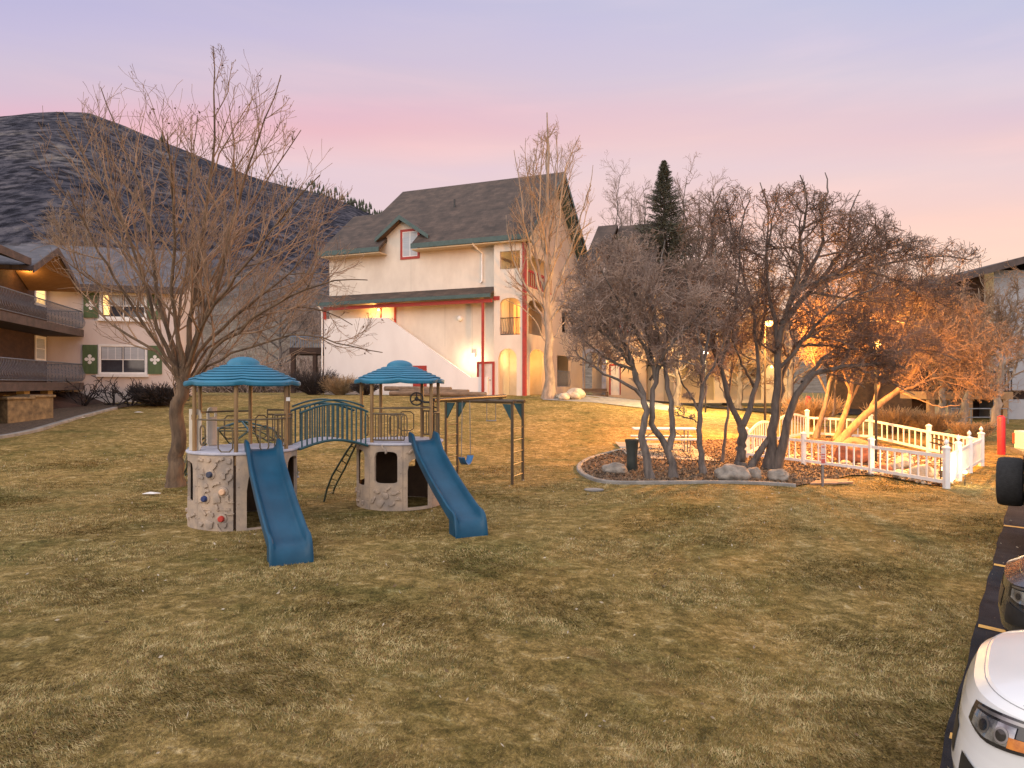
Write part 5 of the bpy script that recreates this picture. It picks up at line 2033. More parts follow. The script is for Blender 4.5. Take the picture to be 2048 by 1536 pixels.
def bed_tree(name, label, bx, by, limbs_px, env, lv=None, bark='bark_grey', twig='twig_grey', dd=0):
    b = gp(bx, by)
    d = b.y
    ls = []
    for i, (pts, d0, d1, r0, r1) in enumerate(limbs_px):
        ls.append(px_limb(pts, d + d0, d + d1, r0, r1))
    return tree(name, label, 'tree', b, ls, lv or TW, M[bark], M[twig], env=[ell(x, y, d + q, rx, ry, rz) for x, y, q, rx, ry, rz in env], group=GT, wobble=.03)


bed_tree('crabapple_tree', 'twin stemmed crabapple beside the dark bin, its two stems crossing low down', 1300, 962,
         [([(1300, 968), (1296, 925), (1287, 895), (1284, 860), (1292, 835), (1293, 805), (1280, 775), (1268, 740)], 0, 0, .105, .06),
          ([(1347, 958), (1344, 925), (1335, 895), (1315, 862), (1296, 838), (1303, 800), (1308, 765), (1318, 730)], .2, .2, .10, .05),
          ([(1338, 900), (1344, 860), (1343, 810), (1336, 760), (1328, 730), (1320, 690)], .2, .6, .085, .045),
          ([(1290, 800), (1262, 772), (1225, 755), (1185, 735), (1150, 700)], 0, -.6, .05, .015),
          ([(1275, 765), (1255, 700), (1230, 640), (1200, 600), (1170, 560)], 0, .8, .05, .015),
          ([(1310, 760), (1300, 690), (1280, 620), (1260, 560), (1240, 510)], .2, -.5, .05, .015),
          ([(1325, 720), (1335, 650), (1345, 580), (1350, 520)], .4, 1.2, .05, .015),
          ([(1318, 725), (1350, 680), (1390, 640), (1420, 600)], .2, -.8, .045, .015),
          ([(1268, 740), (1240, 700), (1200, 660), (1160, 640)], 0, -1.0, .045, .015),
          ([(1318, 690), (1290, 640), (1310, 570), (1330, 480)], .6, 1.5, .045, .015),
          ([(1268, 740), (1235, 650), (1215, 570), (1205, 495)], 0, .4, .05, .014),
          ([(1320, 690), (1300, 600), (1270, 530), (1262, 470)], .6, .2, .05, .014),
          ([(1250, 715), (1195, 625), (1160, 560), (1150, 510)], 0, .9, .045, .012),
          ([(1310, 740), (1270, 660), (1235, 600), (1190, 520)], .2, -1.4, .045, .012),
          ([(1268, 740), (1215, 720), (1165, 680), (1130, 620)], 0, 1.2, .04, .012),
          ([(1300, 760), (1330, 720), (1360, 720), (1390, 730)], .6, -1.0, .035, .012)],
         [(1270, 610, 0, 1.95, 2.0, 1.80), (1190, 600, 0, 1.0, 1.4, 1.3), (1180, 680, 0, 1.0, 1.2, .7), (1340, 600, 0, 1.3, 1.6, 1.5)])
bed_tree('crabapple_tree', 'slim straight crabapple standing alone in the mulch in front of the picnic table', 1405, 952,
         [([(1406, 958), (1403, 915), (1399, 870), (1400, 820), (1404, 770), (1406, 720)], 0, 0, .085, .05),
          ([(1400, 830), (1380, 790), (1362, 760), (1350, 720)], 0, -.6, .035, .012),
          ([(1404, 770), (1430, 730), (1450, 680), (1460, 620)], 0, .8, .04, .014),
          ([(1406, 725), (1395, 660), (1378, 600), (1370, 540)], 0, -.5, .045, .014),
          ([(1406, 725), (1420, 650), (1425, 570), (1432, 500)], 0, .4, .045, .014),
          ([(1400, 845), (1375, 835), (1350, 828)], 0, -.3, .02, .008)],
         [(1405, 640, 0, 1.15, 1.4, 1.75), (1375, 810, 0, .7, .6, .35)], bark='bark_grey')
bed_tree('crabapple_tree', 'thin dark crabapple stem between the slim tree and the forked tree', 1444, 926,
         [([(1444, 930), (1447, 890), (1453, 845), (1458, 800), (1462, 750), (1468, 700)], 0, 0, .055, .03),
          ([(1456, 810), (1440, 770), (1430, 720)], 0, .4, .025, .01), ([(1462, 750), (1482, 700), (1490, 640)], 0, -.3, .025, .01)],
         [(1462, 690, 0, .9, 1.0, 1.3)])
bed_tree('crabapple_tree', 'forked crabapple rising behind the largest boulder', 1481, 941,
         [([(1481, 948), (1480, 915), (1482, 880), (1485, 848)], 0, 0, .135, .115),
          ([(1484, 856), (1470, 825), (1455, 795), (1447, 755), (1435, 728), (1424, 690), (1410, 640), (1400, 590), (1385, 520)], 0, -.4, .095, .02),
          ([(1486, 850), (1500, 812), (1512, 780), (1520, 730), (1515, 680), (1505, 620), (1490, 560), (1470, 480), (1455, 420)], 0, .9, .095, .02),
          ([(1440, 735), (1455, 680), (1470, 620), (1480, 540), (1478, 450), (1500, 400)], -.3, .4, .06, .015),
          ([(1430, 700), (1400, 650), (1365, 610), (1335, 570)], -.3, -1.2, .05, .014),
          ([(1512, 780), (1490, 740), (1470, 700), (1462, 650)], .3, -1.0, .05, .014),
          ([(1424, 690), (1430, 600), (1420, 500), (1425, 420), (1445, 375)], -.3, 1.5, .055, .014),
          ([(1518, 700), (1535, 620), (1530, 520), (1540, 420), (1520, 365)], .7, 1.6, .055, .014)],
         [(1450, 520, 0, 1.6, 2.2, 2.2), (1400, 650, 0, 1.2, 1.5, 1.1), (1510, 640, .5, 1.0, 1.6, 1.6)], TB, bark='bark_dark', twig='twig_dark')
bed_tree('crabapple_tree', 'broad multi stemmed crabapple overhanging the white picket fence', 1541, 941,
         [([(1536, 950), (1540, 910), (1548, 870), (1552, 820), (1553, 760), (1556, 700), (1566, 640), (1585, 590), (1610, 560)], 0, 0, .17, .06),
          ([(1550, 948), (1562, 900), (1570, 850), (1582, 800), (1605, 765), (1640, 742), (1690, 730), (1750, 722), (1810, 735)], 0, -.9, .15, .03),
          ([(1500, 942), (1515, 905), (1535, 880), (1552, 850), (1560, 800), (1570, 740), (1590, 690)], -.2, .6, .10, .05),
          ([(1562, 650), (1610, 590), (1670, 545), (1730, 510), (1790, 490), (1850, 480)], 0, .4, .09, .015),
          ([(1590, 585), (1640, 560), (1720, 540), (1800, 520), (1880, 510), (1945, 520)], 0, -.6, .07, .012),
          ([(1556, 690), (1545, 610), (1530, 540), (1540, 460), (1560, 380)], 0, .8, .075, .015),
          ([(1570, 640), (1600, 540), (1600, 460), (1620, 400), (1600, 350)], 0, -.8, .07, .015),
          ([(1610, 560), (1650, 480), (1640, 420), (1660, 370), (1650, 345)], 0, .9, .06, .012),
          ([(1640, 560), (1700, 480), (1700, 420), (1720, 380)], .2, 1.2, .055, .012),
          ([(1590, 690), (1650, 650), (1720, 640), (1800, 640), (1870, 660)], .5, 1.3, .06, .014),
          ([(1605, 765), (1650, 710), (1700, 680), (1760, 670), (1830, 690)], -.4, .5, .06, .014),
          ([(1690, 730), (1740, 745), (1790, 770), (1830, 790)], -.5, -1.1, .04, .012),
          ([(1556, 740), (1600, 690), (1640, 640), (1690, 600), (1760, 570)], 0, -1.6, .06, .014),
          ([(1650, 745), (1690, 760), (1730, 775)], -.4, -.9, .03, .01),
          ([(1750, 722), (1800, 700), (1860, 700), (1920, 720)], -.6, .2, .04, .012),
          ([(1730, 540), (1790, 560), (1850, 590), (1910, 620)], -.2, -.8, .045, .012),
          ([(1590, 690), (1660, 690), (1730, 700), (1800, 720)], .4, -1.2, .05, .012),
          ([(1630, 585), (1700, 600), (1780, 600), (1860, 570)], -.2, 1.0, .05, .012)],
         [(1640, 560, 0, 2.6, 2.4, 2.35), (1800, 560, 0, 1.9, 1.9, 1.25), (1740, 690, -.3, 2.1, 1.9, 1.15), (1570, 480, .2, 1.3, 1.8, 1.6), (1880, 520, -.4, 1.1, 1.2, .6)], TB, bark='bark_dark', twig='twig_dark')

# trees inside and behind the picket fence, lit orange
TO = [dict(m=13, t0=.2, ang=.8, jit=.28, ratio=.50, r=.030, n=6, w=.20, up=.03, k=4, rmin=.006, lmax=1.7, tl=.35),
      dict(m=8, t0=.12, ang=.8, jit=.3, ratio=.70, r=.013, n=5, w=.22, up=.02, rmin=.005, lmax=1.1, tl=.35),
      dict(m=5, t0=.12, ang=.75, jit=.3, ratio=.78, r=.0115, n=4, w=.20, up=.0, rmin=.0075, lmax=.9, tl=.25),
      dict(m=2, t0=.15, ang=.6, jit=.3, ratio=.9, r=.009, n=3, w=.18, up=-.03, rmin=.0065, lmax=.5, tl=.3)]
GT = 'bare trees behind the picket fence'
bed_tree('bare_tree', 'smooth barked tree leaning far right behind the picket fence', 1672, 893,
         [([(1668, 900), (1690, 870), (1722, 838), (1760, 805), (1800, 785), (1825, 755), (1850, 700), (1870, 640)], 0, .4, .17, .05),
          ([(1740, 822), (1752, 790), (1760, 750), (1770, 700), (1790, 640)], .1, 1.0, .08, .02),
          ([(1800, 785), (1850, 760), (1900, 750), (1950, 770), (1985, 800)], .2, -.5, .05, .012),
          ([(1830, 745), (1880, 710), (1930, 690), (1985, 690)], .3, -.6, .05, .012),
          ([(1850, 700), (1900, 650), (1950, 620), (2000, 610)], .3, .6, .05, .012),
          ([(1825, 755), (1830, 700), (1810, 640), (1800, 580)], .3, 1.4, .05, .012),
          ([(1840, 720), (1890, 670), (1920, 600), (1930, 560)], .3, 1.2, .045, .012),
          ([(1840, 730), (1900, 720), (1960, 720), (2010, 740)], .3, 1.5, .045, .012),
          ([(1815, 770), (1790, 720), (1750, 670), (1720, 600)], .3, -.8, .045, .012),
          ([(1800, 785), (1840, 800), (1880, 815), (1920, 810)], .2, -.9, .035, .01)],
         [(1870, 690, 0, 2.7, 2.2, 1.9), (1930, 730, -.3, 1.8, 1.8, 1.4), (1780, 650, 0, 1.8, 2, 1.8)], TO, 'bark_tan', 'twig_maple')
bed_tree('bare_tree', 'upright smooth barked tree behind the picket fence beside the leaning one', 1670, 885,
         [([(1672, 890), (1680, 850), (1692, 815), (1702, 780), (1712, 720), (1722, 660), (1740, 580)], .5, .9, .14, .03),
          ([(1694, 810), (1720, 770), (1735, 730), (1760, 690)], .6, 1.4, .06, .015),
          ([(1700, 785), (1680, 730), (1670, 670), (1650, 600)], .6, .2, .06, .015),
          ([(1715, 700), (1750, 640), (1800, 600)], .8, 0, .05, .012)],
         [(1715, 660, .5, 1.9, 2.0, 1.9)], TO, 'bark_tan', 'twig_maple')
bed_tree('bare_tree', 'dark slanting trunk inside the fence nearest the broad crabapple', 1632, 880,
         [([(1630, 886), (1640, 850), (1652, 810), (1660, 770), (1672, 710), (1668, 640), (1680, 560)], .3, .3, .12, .03),
          ([(1655, 880), (1662, 840), (1670, 800), (1672, 750), (1690, 690)], .5, .8, .075, .02),
          ([(1656, 790), (1630, 740), (1620, 680), (1600, 620)], .3, -.3, .05, .012),
          ([(1668, 720), (1700, 680), (1730, 620)], .3, 1.0, .05, .012)],
         [(1665, 650, .3, 1.6, 1.8, 1.9)], TO, 'bark_grey', 'twig_maple')
GT = 'small bare trees in front of the lodge'
for lab, bx, by, lean in (('small bare tree before the lodge, the more upright of the two pale trunks', 1880, 838, 6), ('small bare tree before the lodge with pale trunk leaning to the right', 1922, 840, 24), ('small bare tree before the lodge at the right edge beside the red bollard', 1990, 845, 8)):
    d_ = 30.5 if bx < 1950 else 27.5
    b_ = at(bx, by, d_)
    b_.z = gz(b_.x, b_.y)
    ls = [px_limb([(bx, by + 6), (bx + lean * .3, by - 30), (bx + lean, by - 70), (bx + lean * 1.5, by - 120), (bx + lean * 2, by - 190)], d_, d_, .20, .04)]
    for k in range(7):
        x0, y0 = bx + lean * (.7 + .12 * k), by - 55 - 14 * k
        s_ = (-1) ** k
        ls.append(px_limb([(x0, y0), (x0 + s_ * 30, y0 - 40), (x0 + s_ * (50 + 6 * k), y0 - 90), (x0 + s_ * 70, y0 - 150)], d_, d_ + random.uniform(-2, 2), .07, .015))
    tree('bare_tree', lab, 'tree', b_, ls, [dict(m=11, t0=.15, ang=.7, jit=.2, ratio=.55, r=.035, n=5, w=.18, up=.05, rmin=.008, lmax=1.9), dict(m=9, t0=.15, ang=.8, jit=.3, ratio=.55, r=.015, n=4, w=.2, up=.03, rmin=.006, lmax=.9),
                                               dict(m=4, t0=.15, ang=.8, jit=.3, ratio=.6, r=.009, n=3, w=.2, up=.02, rmin=.0055, lmax=.5)],
         M['bark_pale'], M['twig_maple'], env=[ell(bx + lean * 1.4, by - 170, d_, 3.2, 3, 3.2)], group=GT, wobble=.04)

# trees behind the buildings and beyond the lit garages
GT = 'bare background trees'
for lab, px_, top, d_, wd, tw in (('bare tree behind the wing roof just left of the spruce', 1262, 395, 62, 40, 'twig_grey'), ('bare tree right of the spruce behind the crabapples', 1398, 400, 52, 45, 'twig_grey'),
                                 ('bare orange-lit tree beyond the street lamp', 1580, 560, 36, 90, 'twig_maple'), ('bare tree far behind the maple between the two houses', 560, 560, 58, 80, 'twig_grey'),
                                 ('pale bare tree behind the chalet roof', 148, 440, 50, 40, 'twig_pale'), ('bare bushy tree beyond the lit garages', 1450, 620, 50, 90, 'twig_maple'), ('low bare tree in front of the lit garages, left of the white post lamp', 1352, 610, 37, 80, 'twig_grey'), ('low bare tree in front of the lit garages, right of the white post lamp', 1478, 640, 38, 75, 'twig_maple'),
                                 ('bare tree at the left end of the lodge roof', 1800, 545, 42, 80, 'twig_maple')):
    b_ = at(px_, 790, d_)
    b_.z = gz(b_.x, b_.y) if d_ < 60 else 1.6
    yb = CY + (H - b_.z) / d_ * F
    hh = yb - top
    ls = [px_limb([(px_, yb + 3), (px_ + 2, yb - hh * .3), (px_ - 1, yb - hh * .6), (px_ + 1, top)], d_, d_, .20, .03)]
    for k in range(10):
        y0 = yb - hh * (.22 + .055 * k)
        s_ = (-1) ** k
        ls.append(px_limb([(px_, y0), (px_ + s_ * wd * .45, y0 - hh * .12), (px_ + s_ * wd * .75, y0 - hh * .26), (px_ + s_ * wd * (.9 - .04 * k), y0 - hh * .4)], d_, d_ + random.uniform(-2.5, 2.5), .08, .02))
    tree('bare_tree', lab, 'tree', b_, ls, [dict(m=11, t0=.15, ang=.65, jit=.2, ratio=.5, r=.04, n=4, w=.16, up=.1, rmin=.012, lmax=2.4), dict(m=7, t0=.15, ang=.7, jit=.3, ratio=.65, r=.02, n=4, w=.2, up=.06, rmin=.010, lmax=1.4),
                                               dict(m=4, t0=.15, ang=.7, jit=.3, ratio=.7, r=.013, n=3, w=.2, up=.05, rmin=.009, lmax=.9)],
         M['bark_grey'] if tw != 'twig_pale' else M['bark_pale'], M[tw], group=GT, wobble=.05)

# spruce behind the wing
sd = 50.0
sbp = at(1328, 790, sd)
sp_t = thing('spruce_tree', 'tall dark green spruce rising behind the wing roof', 'tree', (sbp.x, sbp.y, 1.6))
hs_ = at(1328, 318, sd).z - 1.6
MB().tube([(0, 0, -.1), (0, 0, hs_ * .5), (0, 0, hs_ * .97)], [.28, .16, .02], 8).build('trunk', M['bark_grey'], sp_t, True)
tubes_ = Tubes()
nb = 1300
tt = rng.random(nb) ** .8
zz = hs_ * (.10 + .89 * tt)
az = rng.random(nb) * 2 * np.pi
rad_ = (5.6 * (1 - tt) ** .95 + .05) * rng.uniform(.55, 1.18, nb) * (1 + .18 * np.sin(tt * 34)) * (1 + .15 * np.sin(az * 3 + tt * 9))
dirs = np.stack([np.cos(az), np.sin(az), -.10 + .5 * tt], -1)
P, R = grow(np.stack([0 * zz, 0 * zz, zz], -1), unit(dirs), rad_, np.full(nb, .025), np.full(nb, .010), 6, .05, .03)
tubes_.add(P, R, 3)
p, d, ln, rr = spawn(P, R, 26, .25, 1.0, .8, .25, rad_, .18, .35)
keepn = len(p)
a_ = perp(d)
ln = np.clip(ln, .18, .6)
w_ = (ln * .24)[:, None]
Vn = np.stack([p - a_ * w_ * .5, p + a_ * w_ * .5, p + d * ln[:, None] + np.array([0, 0, -.06])], 1).reshape(-1, 3)
tubes_.build('branches', M['bark_grey'], sp_t)
npmesh('crown', Vn, np.arange(len(Vn)).reshape(-1, 3), M['needle'], sp_t)


def shrub(name, label, p, rx, rz, n, m, group=None, r=.006, curl=.10, spread=1.0, lv2=4, flat_top=False, cat='shrub'):
    o = thing(name, label, cat, p, 0, group)
    a = rng.random(n) * 2 * np.pi
    el = rng.random(n) ** .6
    d = unit(np.stack([np.cos(a) * el * spread, np.sin(a) * el * spread, np.full(n, .75)], -1))
    L = rz * rng.uniform(.75, 1.1, n) / np.maximum(d[:, 2], .45)
    L = np.minimum(L, np.hypot(rx, rz) * 1.05)
    st_ = np.stack([np.cos(a), np.sin(a), 0 * a], -1) * (el * rx * .25)[:, None]
    P, R = grow(st_, d, L, np.full(n, r * 1.5), np.full(n, r * .7), 5, curl, .05)
    t = Tubes()
    t.add(P, R, 3)
    p2, d2, l2, r2 = spawn(P, R, lv2, .3, 1, .5, .2, L, .35, .4)
    P2, R2 = grow(p2, d2, l2, np.full(len(p2), r), np.full(len(p2), r * .6), 3, curl, .06)
    t.add(P2, R2, 3)
    t.build('stems', m, o)
    return o


GS = 'round shrubs along the buildings'
for lab, px_, py_, d_, rx, rz in (('round twiggy shrub against the white stair wall', 681, 775, 40.5, .75, .95), ('dark bushy shrub at the left corner of the stair wall', 628, 778, 41, 1.1, 1.2), ('small shrub right of the round one by the stair wall', 730, 776, 39.5, .5, .7)):
    b_ = at(px_, py_, d_)
    b_.z = gz(b_.x, b_.y)
    shrub('shrub', lab, b_, rx, rz, 260, M['shrub'] if 'round twiggy' in lab else M['dark_shrub'], GS, .012, .12, 1.3)
for lab, px_, d_, rx, rz, n in (('bare dark bush at the corner of the chalet below the green shutter', 168, 31.8, .8, 1.25, 11), ('sprawling bare bush under the chalet window', 228, 32, 1.0, 1.15, 10), ('sprawling bare bush under the right shutter of the chalet', 262, 32, .7, 1.0, 8)):
    b_ = at(px_, 800, d_)
    b_.z = gz(b_.x, b_.y)
    shrub('bare_bush', lab, b_, rx, rz, n, M['dark_shrub'], 'bare bushes along the chalet wall', .020, .26, 1.25, 7)
b_ = at(318, 800, 32)
b_.z = gz(b_.x, b_.y)
shrub('clipped_bush', 'dense round dark bush beside the maple trunk at the chalet wall', b_, .95, .75, 500, M['dark_shrub'], None, .014, .12, 1.7)
for lab, px_, py_, d_, rx, rz in (('broom-like dry shrub behind the fence, leftmost of the three orange-lit clumps', 1788, 866, 28.0, .95, .78), ('broom-like dry shrub behind the fence, middle of the three orange-lit clumps', 1862, 868, 27.2, .95, .74),
                                  ('broom-like dry shrub behind the fence, rightmost of the three orange-lit clumps', 1944, 880, 25.5, .85, .55)):
    b_ = at(px_, py_, d_)
    b_.z = gz(b_.x, b_.y)
    shrub('dry_shrub', lab, b_, rx, rz, 420, M['shrub'], 'dry shrubs behind the picket fence', .009, .05, 1.0, 4)
b_ = at(1625, 858, 30)
b_.z = gz(b_.x, b_.y)
shrub('dry_shrub', 'tall pinkish dry shrub beyond the arched fence panel', b_, 1.0, 1.0, 300, M['shrub'], 'dry shrubs behind the picket fence', .010, .10, 1.1, 5)

# brush on the slope between the two houses
bt = Tubes()
nb_ = 420
by_ = 52 + 230 * rng.random(nb_) ** 1.6
bx_ = by_ * rng.uniform(-.52, -.22, nb_)
for x, y in zip(bx_, by_):
    te = float(np.interp(math.atan2(x, y), az_s, tan_s))
    z = max(1.5, hill_h(te, math.hypot(x, y)) - 1.5)
    k = 34
    a = rng.random(k) * 2 * np.pi
    d = unit(np.stack([np.cos(a) * .7, np.sin(a) * .7, rng.uniform(.3, 1.2, k)], -1))
    L = rng.uniform(.8, 2.6, k) * rng.uniform(.6, 1.2) * (1 + y / 160)
    P, R = grow(np.tile([x, y, z], (k, 1)) + rng.normal(size=(k, 3)) * [.5, .5, 0], d, L, np.full(k, .03 + y * .0003), np.full(k, .016 + y * .0002), 4, .2, .05)
    bt.add(P, R, 3)
tag(bt.build('hillside_brush', M['twig_grey']), kind='stuff')
# ------------------------------------------------------------------ mulch bed, kerb, fence, garden
edge_px = [(1262, 899), (1235, 905), (1205, 912), (1178, 921), (1160, 932), (1157, 943), (1168, 955), (1190, 963), (1220, 969), (1300, 971), (1400, 970), (1480, 969), (1540, 971), (1592, 976)]
EP = [gp(*p) for p in edge_px]
# smooth the edge line
def smooth_line(P, n):
    pts = np.array([tuple(p) for p in P])
    seg = np.linalg.norm(np.diff(pts, axis=0), axis=1)
    s_ = np.concatenate([[0], np.cumsum(seg)])
    u = np.linspace(0, s_[-1], n)
    Q = np.stack([np.interp(u, s_, pts[:, k]) for k in range(3)], -1)
    for _ in range(4):
        Q[1:-1] = .25 * Q[:-2] + .5 * Q[1:-1] + .25 * Q[2:]
    return Q


EL = smooth_line(EP, 70)
back = [Vector((7.2, 24.0)), Vector((9.5, 25.5)), Vector((13.0, 25.3)), Vector((13.6, 20.2)), Vector((11.2, 17.0)), Vector((9.9, 15.6)), Vector((9.3, 16.8))]
poly = [Vector((p[0], p[1])) for p in EL] + [Vector((8.75, 17.7)), Vector((9.42, 17.75)), Vector((9.92, 15.75)), Vector((13.5, 20.1)), Vector((13.0, 25.3)), Vector((9.5, 25.6)), Vector((6.5, 24.4))]


def in_poly(x, y, P):
    c = np.zeros(np.shape(x), bool)
    n = len(P)
    for i in range(n):
        a, b = P[i], P[(i + 1) % n]
        cond = ((a.y > y) != (b.y > y))
        xi = (b.x - a.x) * (y - a.y) / ((b.y - a.y) if abs(b.y - a.y) > 1e-9 else 1e-9) + a.x
        c ^= cond & (x < xi)
    return c


def ground_patch(name, P, m, z_off, step=.12, bump=0.0):
    bm = bmesh.new()
    vs = [bm.verts.new((p.x, p.y, 0)) for p in P]
    bm.faces.new(vs)
    xs_ = [p.x for p in P]
    ys_ = [p.y for p in P]
    k = min(xs_) + step
    while k < max(xs_):
        bmesh.ops.bisect_plane(bm, geom=bm.verts[:] + bm.edges[:] + bm.faces[:], plane_co=(k, 0, 0), plane_no=(1, 0, 0))
        k += step * 4
    k = min(ys_) + step
    while k < max(ys_):
        bmesh.ops.bisect_plane(bm, geom=bm.verts[:] + bm.edges[:] + bm.faces[:], plane_co=(0, k, 0), plane_no=(0, 1, 0))
        k += step * 4
    for v in bm.verts:
        v.co.z = gz(v.co.x, v.co.y) + z_off
    bmesh.ops.recalc_face_normals(bm, faces=bm.faces[:])
    me = bpy.data.meshes.new(name)
    bm.to_mesh(me)
    bm.free()
    if me.polygons[0].normal.z < 0:
        me.flip_normals()
    me.materials.append(m)
    o = bpy.data.objects.new(name, me)
    S.collection.objects.link(o)
    return o


tag(ground_patch('mulch_bed', poly, M['mulch'], .035), kind='structure')
# bark chips and dead leaves lying in the bed
def scatter(n, x0, x1, y0, y1):
    x = rng.uniform(x0, x1, n)
    y = rng.uniform(y0, y1, n)
    return x, y


x_, y_ = scatter(26000, 1.0, 13.8, 15.2, 25.8)
k_ = in_poly(x_, y_, poly)
x_, y_ = x_[k_], y_[k_]
V, Q = leaf_quads(np.stack([x_, y_, ground_z(x_, y_) + .045 + rng.random(len(x_)) * .02], -1), .045)
tag(npmesh('bark_chips', V, Q, mat('bark_chip', (.27, .175, .105), (.06, .042, .03), scale=9, rough=.9, world=True, lo=.4, hi=.6)), kind='stuff')


def kerb(name, label, line, w_, h_, cat='kerb'):
    P = np.asarray(line)
    T = np.gradient(P[:, :2], axis=0)
    T /= np.linalg.norm(T, axis=1, keepdims=True)
    Nn = np.stack([T[:, 1], -T[:, 0]], -1)
    vs = []
    for p, n in zip(P, Nn):
        z = gz(p[0], p[1])
        for o_, hz in ((-w_ / 2, -.1), (-w_ / 2, h_ * .8), (-w_ / 2 + .02, h_), (w_ / 2 - .02, h_), (w_ / 2, h_ * .8), (w_ / 2, -.1)):
            vs.append((p[0] + n[0] * o_, p[1] + n[1] * o_, z + hz))
    fs = []
    for i in range(len(P) - 1):
        for k in range(6):
            j = (k + 1) % 6
            fs.append((i * 6 + k, i * 6 + j, (i + 1) * 6 + j, (i + 1) * 6 + k))
    fs.append(tuple(range(6)))
    fs.append(tuple((len(P) - 1) * 6 + k for k in range(5, -1, -1)))
    b = MB()
    b.add(vs, fs)
    return tag(b.build(name, M['concrete'], None, 30), label, cat)


kerb('bed_kerb', 'pale curved concrete edging kerb around the mulch bed under the crabapples', EL, .13, .075)
ck = smooth_line([at(-160, 905, 19.5), at(0, 866, 21.2), at(60, 852, 22.5), at(110, 838, 24.5), at(165, 823, 27.2), at(230, 812, 30.5)], 40)
kerb('bed_kerb', 'pale curved concrete edging kerb along the dark bed by the chalet', ck, .22, .10)
pol_ = [Vector((p[0], p[1])) for p in ck] + [Vector((-17.5, 33)), Vector((-30, 33)), Vector((-30, 17))]
tag(ground_patch('soil_bed', pol_, M['mulch'], .03), kind='structure')

slab = ground_patch('picnic_slab', [Vector(p) for p in ((3.55, 20.3), (6.15, 20.3), (6.15, 23.6), (3.55, 23.6))], M['concrete'], .06)
tag(slab, kind='structure')


def boulder(name, label, px, py, rx, ry, rz, m, seed, d=None, group=None, sink=.25):
    b_ = gp(px, py) if d is None else at(px, py, d)
    b_.z = gz(b_.x, b_.y)
    bm = bmesh.new()
    bmesh.ops.create_icosphere(bm, subdivisions=4, radius=1)
    for v in bm.verts:
        c = v.co.copy()
        f = 1 + .22 * mnoise.noise(c * 1.3 + Vector((seed, 0, 0))) + .10 * mnoise.noise(c * 3.1 + Vector((0, seed, 0))) + .03 * mnoise.noise(c * 8 + Vector((0, 0, seed)))
        v.co = Vector((c.x * rx, c.y * ry, c.z * rz)) * f
        v.co.z += rz * (1 - sink)
    me = bpy.data.meshes.new(name)
    bm.to_mesh(me)
    bm.free()
    me.polygons.foreach_set('use_smooth', [True] * len(me.polygons))
    me.materials.append(m)
    o = bpy.data.objects.new(name, me)
    S.collection.objects.link(o)
    o.location = b_
    return tag(o, label, 'rock', group)


GB = 'boulders of the mulch bed'
boulder('boulder', 'largest pale boulder, at the foot of the forked crabapple', 1464, 962, .40, .34, .23, M['rock'], 1.3, group=GB)
boulder('boulder', 'small round boulder in the middle of the three at the kerb', 1507, 960, .20, .2, .17, M['rock'], 5.1, group=GB)
boulder('boulder', 'pale grey boulder in front of the multi stemmed crabapple', 1557, 964, .26, .24, .18, M['rock'], 9.7, group=GB)
boulder('boulder', 'flat boulder in the mulch beside the dark bin', 1230, 948, .32, .28, .16, M['rock'], 3.3, group=GB)

# picnic table
pt = thing('picnic_table', 'grey picnic table with two benches on a metal frame', 'table', (4.9, 22.0, gz(4.9, 22.0) + .06), -.06)
for y0, y1, z_, nm in ((-.37, .37, .72, 'tabletop'), (-.82, -.56, .43, 'bench_seat'), (.56, .82, .43, 'bench_seat')):
    q = MB()
    n = 5 if nm == 'tabletop' else 2
    w_ = (y1 - y0) / n
    for k in range(n):
        q.box(-1.0, y0 + k * w_ + .006, z_, 1.0, y0 + (k + 1) * w_ - .006, z_ + .045)
    q.build(nm, M['tabletop'], pt, bevel=.006)
for x_ in (-.68, .68):
    q = MB()
    q.tube([(x_, -.34, .70), (x_, -.28, .45), (x_, -.25, .03), (x_, .25, .03), (x_, .28, .45), (x_, .34, .70)], .022, 7)
    q.tube([(x_, -.75, .42), (x_, .75, .42)], .02, 7)
    q.tube([(x_, -.72, .42), (x_, -.6, .02), (x_, -.2, .02)], .02, 7)
    q.tube([(x_, .72, .42), (x_, .6, .02), (x_, .2, .02)], .02, 7)
    q.tube([(x_, 0, .42), (x_ * .35, 0, .70)], .016, 6)
    q.build('leg_frame', M['metal'], pt, 40)

# bin
bn_ = gp(1264, 945)
bi = thing('litter_bin', 'dark waisted litter bin standing at the left of the mulch bed', 'bin', bn_)
q = MB()
q.lathe([(.135, 0), (.145, .02), (.135, .30), (.14, .52), (.165, .72), (.185, .80), (.185, .83), (.165, .83), (.15, .70)], 24)
q.build('body', M['bin'], bi, 40)
MB().lathe([(.0, .69), (.155, .69), (.155, .705), (.0, .705)], 24, cap=False).build('liner', M['black'], bi)
q = MB()
q.tube([(.17, 0, .60), (.21, .0, .66), (.185, 0, .83)], .010, 6)
q.build('handle', M['black'], bi)

